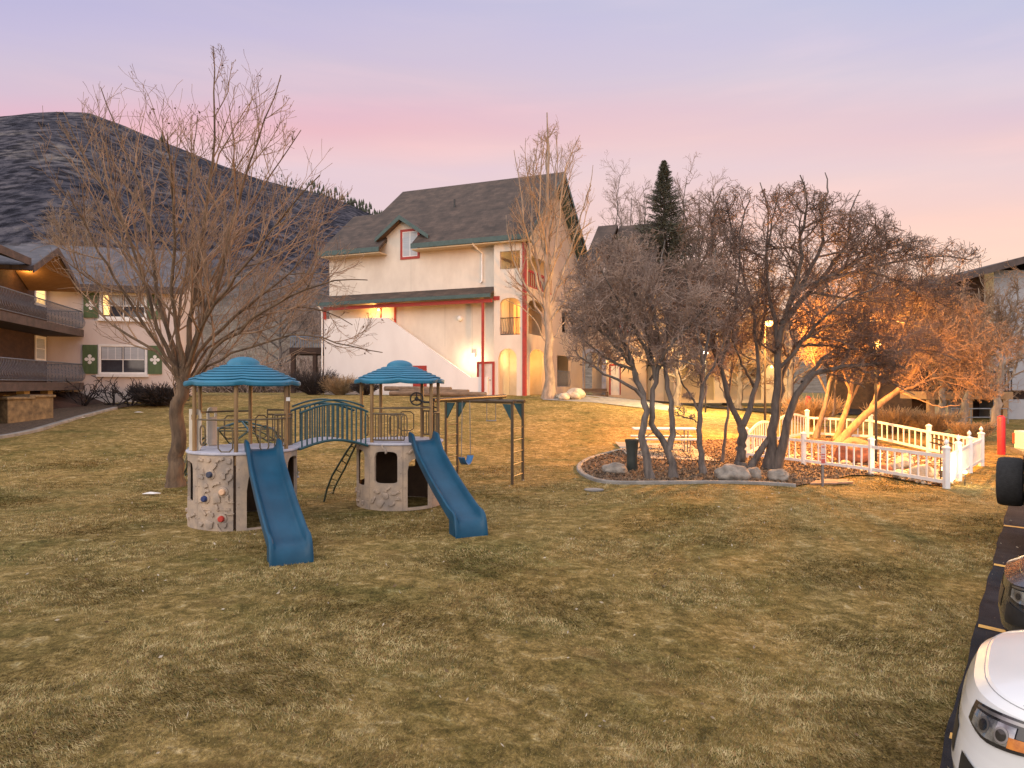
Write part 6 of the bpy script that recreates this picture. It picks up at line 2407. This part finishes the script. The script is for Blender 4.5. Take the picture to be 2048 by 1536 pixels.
# sign post
sp0 = gp(1645, 974)
sg = thing('sign_post', 'slim pale post with a small red and white notice plate', 'sign', sp0)
MB().box(-.022, -.022, -.1, .022, .022, .95).build('post', M['metal'], sg)
pq = MB().box(-.055, -.036, .50, .055, -.024, .97).build('plate', M['plate'], sg)
q = MB()
for z0, z1, a in ((.54, .64, .045), (.67, .70, .045), (.73, .76, .045), (.90, .93, .03)):
    q.box(-a, -.039, z0, a, -.0365, z1)
q.build('red_bands', mat('faded_red_print', (.50, .10, .08), (.42, .08, .07), scale=9, rough=.6), pq)
fs_ = gp(1655, 968)
fg = thing('flagstone', 'cracked brown flagstones lying flat in the grass behind the sign post', 'paving', fs_)
q = MB()
for k, (a, b, c, d) in enumerate(((-.55, -.30, .1, -.12), (-.40, -.08, .45, .16), (-.1, .2, .6, .38), (.15, -.18, .55, .06))):
    q.prism([(a, b, .02), (c, b + .05, .02), (c + .1, d, .02), (a + .12, d - .03, .02)], (0, 0, .045))
q.build('stones', M['plank'], fg, bevel=.01)
ul = gp(1188, 984)
q = MB().lathe([(.0, .0), (.20, .0), (.21, .025), (.0, .03)], 20, cap=False)
o = q.build('utility_lid', M['concrete'])
o.location = ul
tag(o, 'small pale round utility lid flush in the lawn near the kerb', 'lid')

# white picket fence
fp = [(9.86, 15.55), (9.39, 17.9), (8.47, 19.9), (7.36, 21.5)]
rp = [(9.86, 15.55), (10.95, 16.8), (12.25, 18.35), (13.7, 20.0)]
bp_ = [(13.7, 20.0), (13.75, 22.6), (13.3, 25.4)]
lp_ = [(7.36, 21.5), (9.2, 24.2), (11.2, 26.0), (13.3, 25.4)]
fen = thing('picket_fence', 'white picket fence enclosing the small rock garden', 'fence', (10.5, 20.5, gz(10.5, 20.5)))
FO = (-10.5, -20.5, -gz(10.5, 20.5))


def fpost(x, y, h_=.92, fin=False):
    z = gz(x, y)
    b = MB(FO)
    b.box(x - .055, y - .055, z - .1, x + .055, y + .055, z + h_)
    b.add([(x - .07, y - .07, z + h_), (x + .07, y - .07, z + h_), (x + .07, y + .07, z + h_), (x - .07, y + .07, z + h_), (x - .07, y - .07, z + h_ + .03), (x + .07, y - .07, z + h_ + .03), (x + .07, y + .07, z + h_ + .03), (x - .07, y + .07, z + h_ + .03), (x, y, z + h_ + .09)],
          [(0, 1, 5, 4), (1, 2, 6, 5), (2, 3, 7, 6), (3, 0, 4, 7), (4, 5, 8), (5, 6, 8), (6, 7, 8), (7, 4, 8), (3, 2, 1, 0)])
    if fin:
        b.lathe([(.015, .08), (.045, .12), (.05, .15), (.03, .19), (.004, .23)], 10, (x, y, z + h_))
    b.build('post', M['white'], fen)


def fpanel(p, q, n, arch_=0.0, solid=False):
    p, q = Vector(p), Vector(q)
    d = (q - p).normalized()
    a, e = p + d * .06, q - d * .06
    nn = Vector((-d.y, d.x))
    za, ze = gz(*a), gz(*e)
    b = MB(FO)

    def bar(z0, z1, t):
        K = 10 if arch_ else 1
        for k in range(K):
            u0, u1 = k / K, (k + 1) / K
            up = lambda u: arch_ * math.sin(PI * u) if z0 > .4 else 0
            ps = []
            for u in (u0, u1):
                c = a.lerp(e, u)
                z = za + (ze - za) * u + up(u)
                for s_ in (-t, t):
                    for zz in (z0, z1):
                        ps.append((c.x + nn.x * s_, c.y + nn.y * s_, z + zz))
            b.add(ps, [(0, 1, 3, 2), (4, 6, 7, 5), (0, 4, 5, 1), (2, 3, 7, 6), (1, 5, 7, 3), (0, 2, 6, 4)])
    bar(.70, .78, .022)
    bar(.12, .20, .022)
    for k in range(n):
        u = (k + 1) / (n + 1)
        c = a.lerp(e, u)
        z = za + (ze - za) * u
        s_ = .017 if not solid else .055
        zt = .70 + arch_ * math.sin(PI * u)
        ps = []
        for zz in (.20, zt - .001):
            for da, dn in ((-s_, -.014), (s_, -.014), (s_, .014), (-s_, .014)):
                v = c + d * da + nn * dn
                ps.append((v.x, v.y, z + zz))
        b.add(ps, [(0, 3, 2, 1), (4, 5, 6, 7), (0, 1, 5, 4), (1, 2, 6, 5), (2, 3, 7, 6), (3, 0, 4, 7)])
    b.build('panel', M['white'], fen)


for i in range(3):
    fpanel(fp[i], fp[i + 1], 8)
    fpanel(rp[i], rp[i + 1], 11, solid=(i != 1))
    fpanel(lp_[i], lp_[i + 1], 10, arch_=.0 if i == 2 else .22)
for i in range(2):
    fpanel(bp_[i], bp_[i + 1], 9)
for i, p in enumerate(fp):
    fpost(*p, fin=(i == 0))
for p in rp[1:]:
    fpost(*p, fin=True)
for p in bp_[1:]:
    fpost(*p)
for p in lp_[1:3]:
    fpost(*p, h_=.98)

# solar lamps on the fence, and the lit rocks
SL = [((9.98, 15.95), 'solar lamp with tilted black panel on the fence corner nearest the camera', (10.35, 16.55)), ((10.72, 17.0), 'solar lamp with tilted black panel one post behind the fence corner', (10.2, 17.2))]
for (x, y), lab, tg_ in SL:
    z = gz(x, y)
    s_ = thing('solar_lamp', lab, 'lamp', (x, y, z), .5, 'solar lamps on the fence')
    q = MB()
    q.tube([(0, 0, 0), (0, 0, .93)], .014, 7)
    q.build('stake', M['black'], s_)
    q = MB()
    q.prism([(-.24, -.10, 1.02), (.24, -.10, .90), (.24, .12, .93), (-.24, .12, 1.05)], (0, 0, -.022))
    q.build('panel', M['solar'], s_)
g_ = boulder
rk2 = random.Random(5)
RKP = [(10.05, 16.75, .28, .22, 'pale_rock', 'largest pale lit rock inside the fence corner'), (10.5, 17.3, .2, .15, 'pale_rock', 'pale lit rock just behind the largest lit one'), (9.75, 17.2, .16, .12, 'pale_rock', 'pale rock beside the front fence panel near the corner'),
       (10.15, 16.2, .22, .08, 'pale_rock', 'flat brightly lit stone nearest the fence corner'), (9.9, 18.3, .2, .14, 'red_rock', 'reddish rock behind the second front fence post'), (9.35, 19.2, .16, .12, 'rock', 'grey brown rock behind the middle front panel'),
       (10.4, 18.6, .17, .13, 'rock', 'grey rock in the middle of the fenced garden'), (9.1, 20.2, .18, .13, 'red_rock', 'reddish rock behind the left front panel'), (11.0, 19.2, .22, .16, 'pale_rock', 'pale rock beside the right fence run'),
       (11.6, 20.2, .2, .15, 'rock', 'grey rock near the rear right of the fenced garden'), (10.2, 20.4, .5, .42, 'red_rock', 'large upright reddish boulder under the leaning tree')]
for x, y, r_, h_, mm, lab in RKP:
    o = boulder('garden_rock', lab, 1024, 900, r_ * 1.1, r_, h_, M[mm], rk2.random() * 20, d=15, group='rocks of the fenced garden')
    o.location = (x, y, gz(x, y) + .03)
x_, y_ = scatter(1500, 8.6, 13.4, 15.9, 22.5)
gpoly = [Vector(p) for p in fp + lp_[1:] + [bp_[1]] + rp[::-1][:-1]]
k_ = in_poly(x_, y_, gpoly)
x_, y_ = x_[k_], y_[k_]
pb = MB()
for x, y in zip(x_[:420], y_[:420]):
    r_ = rk2.uniform(.025, .075)
    pb.ball((x, y, gz(x, y) + .03 + r_ * .3), r_, 7, (1, rk2.uniform(.7, 1.2), rk2.uniform(.5, .8)))
tag(pb.build('river_pebbles', M['pale_rock'], None, True), kind='stuff')
point_light('solar_lamp_light', (10.60, 16.00, gz(10.6, 16.0) + .36), 55, (1, .74, .40), .05)
point_light('solar_lamp_light', (10.50, 16.72, gz(10.3, 16.7) + .34), 75, (1, .72, .36), .05)
point_light('solar_lamp_light', (10.02, 17.30, gz(10.2, 17.2) + .55), 45, (1, .62, .24), .05)
sh_ = thing('solar_stake_light', 'small lit stake light standing among the rocks by the fence corner', 'lamp', (10.50, 16.72, gz(10.5, 16.7)))
MB().tube([(0, 0, 0), (0, 0, .28)], .012, 6).build('stake', M['black'], sh_)
MB().lathe([(.03, .28), (.045, .30), (.045, .33), (.02, .36)], 12).build('bulb', BULB, sh_)

sh_ = thing('solar_stake_light', 'small lit stake light just outside the fence beside the corner post', 'lamp', (10.62, 16.06, gz(10.6, 16.0)))
MB().tube([(0, 0, -.05), (0, 0, .28)], .012, 6).build('stake', M['black'], sh_)
MB().lathe([(.03, .28), (.045, .30), (.045, .33), (.02, .36)], 12).build('bulb', BULB, sh_)

# red bollards
for (px_, py_, hgt), lab in zip(((2003, 909, 1.28), (1616, 858, 1.25)), ('red round topped bollard beside the white pickup truck', 'red bollard beyond the fence between the crabapple trunks')):
    b_ = gp(px_, py_) if px_ > 1800 else at(px_, 852, 31.5)
    b_.z = gz(b_.x, b_.y)
    q = MB()
    q.lathe([(.115, -.1), (.115, hgt - .10), (.105, hgt - .05), (.07, hgt - .01), (.005, hgt)], 24)
    o = q.build('bollard', M['bollard'], None, 50)
    o.location = b_
    tag(o, lab, 'bollard', 'red bollards')

# street lamp and the other lamps among the trees
sl = at(1530, 648, 24.5)
stl = thing('street_lamp', 'slim street lamp with glowing orange head behind the crabapples', 'street lamp', (sl.x, sl.y, gz(sl.x, sl.y)))
zt = sl.z - gz(sl.x, sl.y)
MB().tube([(0, 0, -.1), (0, 0, .4), (0, 0, zt + .15)], [.06, .045, .03], 10).build('pole', M['iron'], stl, 40)
q = MB()
q.tube([(0, 0, zt + .15), (0, -.12, zt + .24), (0, -.30, zt + .24)], .03, 8)
q.lathe([(.10, 0), (.15, .03), (.12, .11), (.03, .15)], 16, (0, -.34, zt + .06))
q.build('lamp_head', M['iron'], stl, 40)
MB().ball((0, -.34, zt + .0), .15, 12, (1, 1, .8)).build('bulb', SODIUM, stl)
point_light('street_light', (0, -.42, zt - .22), 7500, (1, .37, .065), .12, stl)
for px_, py_, d_, mm, col, wt, lab in ((1411, 706, 34, BULB_WHITE, (1, .66, .26), 5000, 'white glowing post lamp seen between the crabapple trunks'), (1752, 690, 20.6, SODIUM, (1, .40, .08), 4600, 'orange post lamp hidden among the twigs inside the picket fence')):
    c_ = at(px_, py_, d_)
    g0 = gz(c_.x, c_.y)
    o = thing('post_lamp', lab, 'lamp', (c_.x, c_.y, g0))
    hh = c_.z - g0
    MB().tube([(0, 0, -.1), (0, 0, hh - .1)], .04, 8).build('pole', M['iron'], o)
    MB().lathe([(.02, hh + .24), (.17, hh + .15), (.15, hh + .13)], 14, cap=False).build('shade', M['iron'], o)
    MB().ball((0, 0, hh), .13, 12).build('bulb', mm, o)
    point_light('post_light', (0, -.22, hh - .05), wt, col, .14, o)

# landscape timbers below the stair
for lab, x0, x1, py_, dd_ in (('weathered log edging, topmost of the three by the stair wall', 770, 902, 778, .0), ('weathered log edging, middle of the three by the stair wall', 800, 937, 783, .0), ('weathered log edging, lowest of the three by the stair wall', 780, 972, 788, .0)):
    a, b = at(x0, py_ - 1, 39.0 - (py_ - 778) * .08), at(x1, py_ + 1, 37.6 - (py_ - 778) * .08)
    c_ = a.lerp(b, .5)
    o = MB().tube([a - c_, Vector((0, 0, .012)), b - c_], .14, 10).build('landscape_timber', M['timber'], None, 50)
    o.location = c_
    tag(o, lab, 'log', 'landscape timbers by the stair')
for k, (px_, py_, r_, lab) in enumerate(((1150, 796, .5, 'pale stone right of the tall bare tree at the building corner'), (1128, 798, .3, 'small pale stone beside the tall bare tree'))):
    boulder('entry_rock', lab, px_, py_ + 2, r_, r_, r_ * .7, M['pale_rock'], 2.2 + k * 3, group='stones by the building corner')
sp2 = ground_patch('footpath', [Vector((1.6, 36.0)), Vector((7.8, 33.6)), Vector((8.6, 35.0)), Vector((6.5, 44)), Vector((2.5, 44))], M['concrete'], .02, .5)
tag(sp2, kind='structure')

# ------------------------------------------------------------------ vehicles


def car(name, label, nose, head, ground, paint, kind='suv', cat='car'):
    """nose at local x=0, body runs to -x, left side +y"""
    o = thing(name, label, cat, (nose[0], nose[1], ground), math.atan2(head[1], head[0]))
    W_, L_ = .90, 4.45
    NL = .95
    suv = kind == 'suv'
    zh = .98 if suv else .84          # hood front height
    zr = 1.66 if suv else 1.42        # roof

    def plan(th, ins=0.0, fwd=0.0):
        p_ = .62
        c, s_ = math.cos(th), math.sin(th)
        return Vector((-NL * (1 - abs(c) ** p_) * .98 + fwd * abs(c), math.copysign(abs(s_) ** p_, s_) * (W_ - ins), 0))
    prof = [(.20, .05, -.12), (.26, .02, -.05), (.34, .0, .0), (.46, -.005, .015), (.56, .0, .0), (.66, .01, -.02), (.76, .015, -.035), (.84, .03, -.06), (zh - .05, .05, -.10), (zh, .085, -.17)]

    def pnt(th, z, off=0.0):
        zs = [q[0] for q in prof]
        ins = np.interp(z, zs, [q[1] for q in prof])
        fw = np.interp(z, zs, [q[2] for q in prof])
        v = plan(th, ins - off * .9, fw + off)
        v.z = z
        return v
    b = MB()
    N = 56
    ths = [math.radians(-90 + 180 * i / N) for i in range(N + 1)]
    for i in range(len(prof) - 1):
        q0 = [pnt(t, prof[i][0]) for t in ths]
        q1 = [pnt(t, prof[i + 1][0]) for t in ths]
        n = N + 1
        b.add(q0 + q1, [(k, k + 1, n + k + 1, n + k) for k in range(N)])
    # hood and fenders
    XB, ZC = -1.12, zh + .13
    rows = []
    K = 12
    for j in range(K + 1):
        t = j / K
        row = []
        for th in ths:
            a0 = pnt(th, zh)
            u = math.sin(th)
            yb = u * .80
            e = Vector((XB - .12 * (1 - abs(u)) + .0, yb, ZC + .035 * (1 - u * u) - .07 * abs(u) ** 6))
            v = a0.lerp(e, t)
            v.z += .055 * math.sin(PI * t) * (.6 + .4 * (1 - abs(u) ** 4))
            row.append(v)
        rows.append(row)
    n = N + 1
    vs = [v for r in rows for v in r]
    b.add(vs, [(j * n + k, j * n + k + 1, (j + 1) * n + k + 1, (j + 1) * n + k) for j in range(K) for k in range(N)])
    # flanks with shoulder, to the tail
    for s_ in (-1, 1):
        xs_ = np.linspace(-NL * .98, -L_, 16)
        pr2 = [(q[0], W_ - q[1]) for q in prof] + [(zh + .06, W_ - .12)]
        vs = []
        for x in xs_:
            for z, y in pr2:
                tail = max(0, (-x - (L_ - .5)) / .5)
                vs.append((x, s_ * (y - .16 * tail ** 2), z))
        m_ = len(pr2)
        b.add(vs, [(i * m_ + k, (i + 1) * m_ + k, (i + 1) * m_ + k + 1, i * m_ + k + 1) if s_ > 0 else (i * m_ + k, i * m_ + k + 1, (i + 1) * m_ + k + 1, (i + 1) * m_ + k) for i in range(15) for k in range(m_ - 1)])
    b.add([(-L_, -.74, .25), (-L_, .74, .25), (-L_, .66, zh + .06), (-L_, -.66, zh + .06)], [(0, 1, 2, 3)])
    body = b.build('body', paint, o, 42)
    # cabin
    c = MB()
    A_ = [(-1.10, .78, zh + .12), (-1.92, .60, zr - .03), (-2.4, .60, zr), (-3.7, .58, zr - .05), (-4.25 if suv else -4.0, .66, zh + .06)]
    for (x0, y0, z0), (x1, y1, z1) in zip(A_[:-1], A_[1:]):
        c.add([(x0, -y0, z0), (x0, y0, z0), (x1, y1, z1), (x1, -y1, z1)], [(0, 1, 2, 3)])
    for s_ in (-1, 1):
        vs = [(x, s_ * y, z) for x, y, z in A_] + [(A_[-1][0], s_ * .79, zh + .05), (-1.05, s_ * .80, zh + .05)]
        c.add(vs, [tuple(range(len(vs)))] if s_ < 0 else [tuple(range(len(vs) - 1, -1, -1))])
    c.build('cabin', paint, o)
    g = MB()
    g.add([(-1.22, -.70, zh + .165), (-1.22, .70, zh + .165), (-1.86, .575, zr - .055), (-1.86, -.575, zr - .055)], [(0, 1, 2, 3)])
    for v in range(4):
        pass
    g.v = [(x + .012, y, z + .012) for x, y, z in g.v]
    for s_ in (-1, 1):
        q = [(-1.45, zh + .16), (-2.0, zr - .12), (-3.6, zr - .13), (-3.95, zh + .16)]
        g.add([(x, s_ * (.80 - (z - zh - .05) * .30 + .008), z) for x, z in q], [(0, 1, 2, 3)])
    g.build('windows', M['glass'], o)

    def patch(nm, pts_fn, m_, off, parent, nu=14, nv=6, smooth_=True):
        vs, fs = [], []
        for i in range(nu + 1):
            for j in range(nv + 1):
                th, z = pts_fn(i / nu, j / nv)
                vs.append(pnt(math.radians(th), z, off))
        for i in range(nu):
            for j in range(nv):
                a = i * (nv + 1) + j
                fs.append((a, a + nv + 1, a + nv + 2, a + 1))
        q = MB()
        q.add(vs, fs)
        return q.build(nm, m_, parent, smooth_)
    for s_ in (1, -1):
        def hl(u, v, s_=s_):
            th = 27 + 58 * u
            top_ = zh - .035 - .01 * u - .05 * (1 - u) ** 2
            bot = zh - .215 - .02 * math.sin(PI * u) + .085 * u ** 2 - .02 * (1 - u) + .09 * max(0, .25 - u) * 2
            return s_ * th, bot + (top_ - bot) * v
        hp = patch('headlight', hl, M['darklens'], .012, o)
        patch('lens', lambda u, v: hl(.08 + .42 * u, .14 + .62 * v), M['lens'], .019, hp)
        def disc(u, v, c=None):
            a_ = 2 * PI * u
            th0, z0_ = hl(.22, .46) if c == 0 else hl(.40, .42)
            return th0 + s_ * math.cos(a_) * v * 3.6, z0_ + math.sin(a_) * v * .042
        for c_ in (0, 1):
            pj = patch('projector', lambda u, v: disc(u, v, c_), M['rim'], .0215, hp, nu=20, nv=2)
            patch('projector_lens', lambda u, v: disc(u, v * .72, c_), M['darklens'], .0235, pj, nu=20, nv=2)
        patch('amber', lambda u, v: hl(.46 + .40 * u, .12 + .32 * v), M['amber'], .020, hp)
        patch('trim', lambda u, v: hl(.08 + .86 * u, .84 + .10 * v), M['rim'], .0195, hp, nv=2)

        def fg_(u, v, s_=s_):
            th = 27 + 26 * u
            return s_ * th, .41 + .03 * u + (.19 - .09 * u) * v
        fo = patch('fog_recess', fg_, M['black'], .010, o)
    patch('grille', lambda u, v: (-15 + 30 * u, .50 + .17 * v), M['black'], .004, o)
    patch('lower_lip', lambda u, v: (-88 + 176 * u, .20 + .075 * v), M['black'], .012, o, nu=40)
    # shut lines
    q = MB()
    for s_ in (-1, 1):
        ln = []
        for j in range(K + 1):
            k = int(N * (.5 + s_ * .30))
            ln.append(rows[j][k] + Vector((0, 0, .0005)))
        q.tube(ln, .0028, 5)
    lipl = [pnt(math.radians(-60 + 120 * i / 24), zh - .012, .001) for i in range(25)]
    q.tube(lipl, .0028, 5)
    q.build('shut_lines', M['seam'] if suv else M['black'], body)
    # wheels with arches
    for x in (-.92, -3.55):
        for s_ in (-1, 1):
            a = MB()
            pts = []
            for k in range(25):
                an = PI * k / 24
                pts.append((x + math.cos(an) * .405, math.sin(an) * .405))
            vs = []
            for px2, pz2 in pts:
                vs += [(px2, s_ * (W_ + .002), .34 + pz2), (x + (px2 - x) * .88, s_ * (W_ + .012), .34 + pz2 * .88), (x + (px2 - x) * .86, s_ * (W_ - .12), .34 + pz2 * .86)]
            a.add(vs, [(i * 3 + k, i * 3 + 3 + k, i * 3 + 4 + k, i * 3 + 1 + k) for i in range(24) for k in range(2)])
            a.add([(x + math.cos(PI * k / 24) * .36, s_ * (W_ + .003), .34 + math.sin(PI * k / 24) * .36) for k in range(25)], [tuple(range(25))])
            a.build('wheel_arch', M['black'], o)
            wh = MB()
            pf = [(.20, -.10), (.30, -.105), (.335, -.085), (.34, -.05), (.34, .05), (.335, .085), (.30, .105), (.20, .10)]
            vs, fs = [], []
            n_ = 32
            for r_, y in pf:
                for k in range(n_):
                    an = 2 * PI * k / n_
                    vs.append((x + r_ * math.cos(an), s_ * (W_ - .095) + y, .34 + r_ * math.sin(an)))
            for i in range(len(pf) - 1):
                for k in range(n_):
                    j = (k + 1) % n_
                    fs.append((i * n_ + k, i * n_ + j, (i + 1) * n_ + j, (i + 1) * n_ + k))
            wh.add(vs, fs)
            w_ = wh.build('wheel', M['rubber'], o, 40)
            rmq = MB()
            yy = s_ * (W_ + .008)
            for k in range(5):
                an = 2 * PI * k / 5
                c0, s0 = math.cos(an), math.sin(an)
                rmq.prism([(x - s0 * .03, yy, .34 + c0 * .03), (x + s0 * .03, yy, .34 - c0 * .03), (x + c0 * .2 + s0 * .045, yy, .34 + s0 * .2 - c0 * .045), (x + c0 * .2 - s0 * .045, yy, .34 + s0 * .2 + c0 * .045)], (0, -s_ * .03, 0))
            rmq.build('rim', M['rim'], w_)
    for s_ in (-1, 1):
        m_ = MB()
        m_.ball((-1.55, s_ * .98, zh + .16), .10, 10, (.6, 1.0, .7))
        m_.tube([(-1.5, s_ * .82, zh + .12), (-1.55, s_ * .95, zh + .14)], .025, 6)
        m_.build('mirror', paint, o, True)
        MB().box(-L_ - .012, s_ * .5, .70, -L_ - .001, s_ * .70, .95).build('tail_light', M['taillamp'], o)
    return o


NV = Vector((-.80, .60))
car('parked_car', 'white car with swept headlight parked nose to the lawn', (2.83, 4.36), NV, -.40, M['carwhite'], 'suv')
car('parked_car', 'dark grey car parked nose to the lawn beyond the white one', (4.72, 6.62), NV, -.27, M['cardark'], 'sedan')

# off-road car backed up to the lawn, its spare tyre over the edge
jp = thing('offroad_car', 'dark off-road car backed up to the lawn showing its thick spare tyre', 'car', (7.62, 10.52, -.12), math.atan2(-.60, .80))
q = MB()
q.box(.24, -.80, .55, 3.6, .80, 1.15)
q.box(.24, -.74, 1.15, 2.4, .74, 1.80)
q.build('body', M['cardark'], jp, bevel=.05)


def tyre(c, axis, R_, w_, parent, nm='wheel'):
    b = MB()
    ax = Vector(axis).normalized()
    u = Vector((0, 0, 1))
    v = ax.cross(u)
    pf = [(R_ * .55, -.46), (R_ * .80, -.50), (R_ * .93, -.47), (R_ * .985, -.36), (R_, -.2), (R_, .2), (R_ * .985, .36), (R_ * .93, .47), (R_ * .80, .50), (R_ * .55, .46)]
    n_ = 48
    vs, fs = [], []
    for r_, y in pf:
        for k in range(n_):
            an = 2 * PI * k / n_
            rr_ = r_ * (1 - (.018 if (k % 2 and r_ > R_ * .9) else 0))
            vs.append(Vector(c) + ax * y * w_ + (u * math.cos(an) + v * math.sin(an)) * rr_)
    for i in range(len(pf) - 1):
        for k in range(n_):
            j = (k + 1) % n_
            fs.append((i * n_ + k, i * n_ + j, (i + 1) * n_ + j, (i + 1) * n_ + k))
    b.add(vs, fs)
    w__ = b.build(nm, M['rubber'], parent, 35)
    h = MB()
    for s_ in (-1, 1):
        p0_ = Vector(c) + ax * s_ * w_ * .44
        pts = [p0_ + (u * math.cos(2 * PI * k / 24) + v * math.sin(2 * PI * k / 24)) * R_ * .56 for k in range(24)]
        h.prism(pts, ax * s_ * .01)
    h.build('rim', M['black'], w__)
    return w__


tyre((.03, .05, .89), (1, -.04, 0), .375, .34, jp, 'spare_wheel')
for x in (.75, 3.0):
    for s_ in (-1, 1):
        tyre((x, s_ * .78, .38), (0, 1, 0), .38, .26, jp)
q = MB()
for s_ in (-1, 1):
    q.box(.225, s_ * .62, .90, .238, s_ * .76, 1.08)
q.build('tail_lights', M['taillamp'], jp)

# white pickup at the right edge
pk = thing('pickup_truck', 'white pickup truck with its tailgate towards the red bollard', 'truck', (14.45, 19.2, gz(14.4, 19.2) + .03), math.atan2(-.60, .80) + .35)
q = MB()
q.prism([(0, -.92, .42), (0, -.92, 1.0), (2.0, -.92, 1.0), (2.0, -.92, .42)], (0, .10, 0))
q.prism([(0, .82, .42), (0, .82, 1.0), (2.0, .82, 1.0), (2.0, .82, .42)], (0, .10, 0))
q.box(0, -.82, .42, 2.0, .82, .55)
q.box(1.95, -.82, .55, 2.0, .82, 1.0)
q.box(2.0, -.92, .42, 5.2, .92, 1.02)
q.build('body', M['carwhite'], pk, bevel=.04)
tg2 = MB().box(-.03, -.80, .50, .05, .80, 1.0).build('tailgate', M['carwhite'], pk, bevel=.02)
q = MB()
q.prism([(2.05, -.82, 1.02), (3.9, -.82, 1.02), (3.3, -.70, 1.62), (2.25, -.70, 1.62)], (0, .001, 0))
q.add([(2.05, -.82, 1.02), (3.9, -.82, 1.02), (3.3, -.70, 1.62), (2.25, -.70, 1.62), (2.05, .82, 1.02), (3.9, .82, 1.02), (3.3, .70, 1.62), (2.25, .70, 1.62)], [(0, 1, 2, 3), (7, 6, 5, 4), (3, 2, 6, 7), (0, 3, 7, 4), (1, 5, 6, 2)])
q.build('cab', M['carwhite'], pk)
for s_ in (-1, 1):
    MB().box(-.035, s_ * .83, .62, .10, s_ * .928, .92).build('tail_light', M['taillamp'], pk)
    for x in (.95, 4.2):
        tyre((x, s_ * .80, .36), (0, 1, 0), .36, .22, pk)
MB().box(-.14, -.85, .36, -.02, .85, .50).build('bumper', M['rim'], pk, bevel=.02)

# ------------------------------------------------------------------ grass, fallen leaves, scraps
N_ = 800000
yy = 2.3 * (19.0 / 2.3) ** (rng.random(N_) ** .80)
xx = (rng.random(N_) * 2 - 1) * (.86 * yy + .6)
lotd = (xx - LE.x) * LN.x + (yy - LE.y) * LN.y
edge_n = np.array([.10 * mnoise_(v) for v in np.linspace(-6, 14, 400)])
along = (xx - LE.x) * LD.x + (yy - LE.y) * LD.y
edge = np.interp(along, np.linspace(-20, 30, 400), edge_n)
k_ = (lotd < edge * 1.2 + rng.exponential(.09, N_) - .05) & ~in_poly(xx, yy, poly)
for c_, r_ in ((LT, RL + .0), (RT, RR + .0)):
    k_ &= (xx - c_.x) ** 2 + (yy - c_.y) ** 2 > r_ ** 2 * .8
xx, yy = xx[k_], yy[k_]
n_ = len(xx)
zz = ground_z(xx, yy)
d_ = yy
wid = .0016 + .00036 * d_
hgt = rng.uniform(.010, .034, n_) * (1 + .02 * d_)
az = rng.random(n_) * 2 * np.pi
fld = np.sin(xx * 1.3 + 2 * np.sin(yy * .9)) + np.sin(yy * 1.7 + 1.5 * np.sin(xx * 1.1))
az = az * .5 + fld * 1.3
tilt = rng.uniform(.5, 1.4, n_)
dirx, diry = np.cos(az) * np.sin(tilt), np.sin(az) * np.sin(tilt)
b0 = np.stack([xx, yy, zz - .004], -1)
tip = b0 + np.stack([dirx * hgt * 1.4, diry * hgt * 1.4, np.cos(tilt) * hgt], -1)
sdv = np.stack([-np.sin(az), np.cos(az), 0 * az], -1) * wid[:, None]
V = np.stack([b0 - sdv, b0 + sdv, tip], 1).reshape(-1, 3)
GRASS = mat('grass_blade', (.50, .39, .185), (.060, .045, .012), scale=4.6, rough=.9, detail=8, spec=.15, lo=.31, hi=.68, world=True, c3=(.225, .158, .05))
go = npmesh('grass', V, np.arange(3 * n_).reshape(-1, 3), GRASS)
for nm_, a_, b_, c_ in (('straw_blade', (.54, .43, .23), (.13, .10, .045), (.34, .255, .115)), ('green_blade', (.20, .19, .075), (.035, .036, .014), (.10, .098, .036)), ('brown_blade', (.34, .20, .085), (.06, .036, .016), (.17, .098, .04))):
    go.data.materials.append(mat(nm_, a_, b_, scale=4.6, rough=.9, detail=8, spec=.15, lo=.31, hi=.68, world=True, c3=c_))
mi = rng.choice(4, size=n_, p=[.50, .22, .14, .14]).astype(np.int32)
go.data.polygons.foreach_set('material_index', mi)
tag(go, kind='stuff')
x_, y_ = rng.uniform(-14, 11, 2600), 3 + 24 * rng.random(2600) ** .8
V, Q = leaf_quads(np.stack([x_, y_, ground_z(x_, y_) + .03], -1), .022)
tag(npmesh('fallen_leaves', V, Q, mat('pale_litter', (.42, .36, .28), (.14, .09, .05), scale=3, rough=.9, world=True, lo=.45, hi=.55)), kind='stuff')
for px_, py_, lab in ((277, 827, 'scrap of white paper lying on the lawn below the chalet window'), (160, 838, 'scrap of white paper lying on the lawn nearest the curved kerb'), (302, 993, 'crumpled white scrap on the lawn left of the maple trunk')):
    p_ = gp(px_, py_)
    q = MB()
    q.prism([(-.16, -.03, .03), (.10, -.06, .035), (.18, .04, .03), (-.05, .07, .05)], (0, 0, .012))
    o = q.build('paper_scrap', M['paper'])
    o.location = p_
    tag(o, lab, 'litter', 'paper scraps on the lawn')
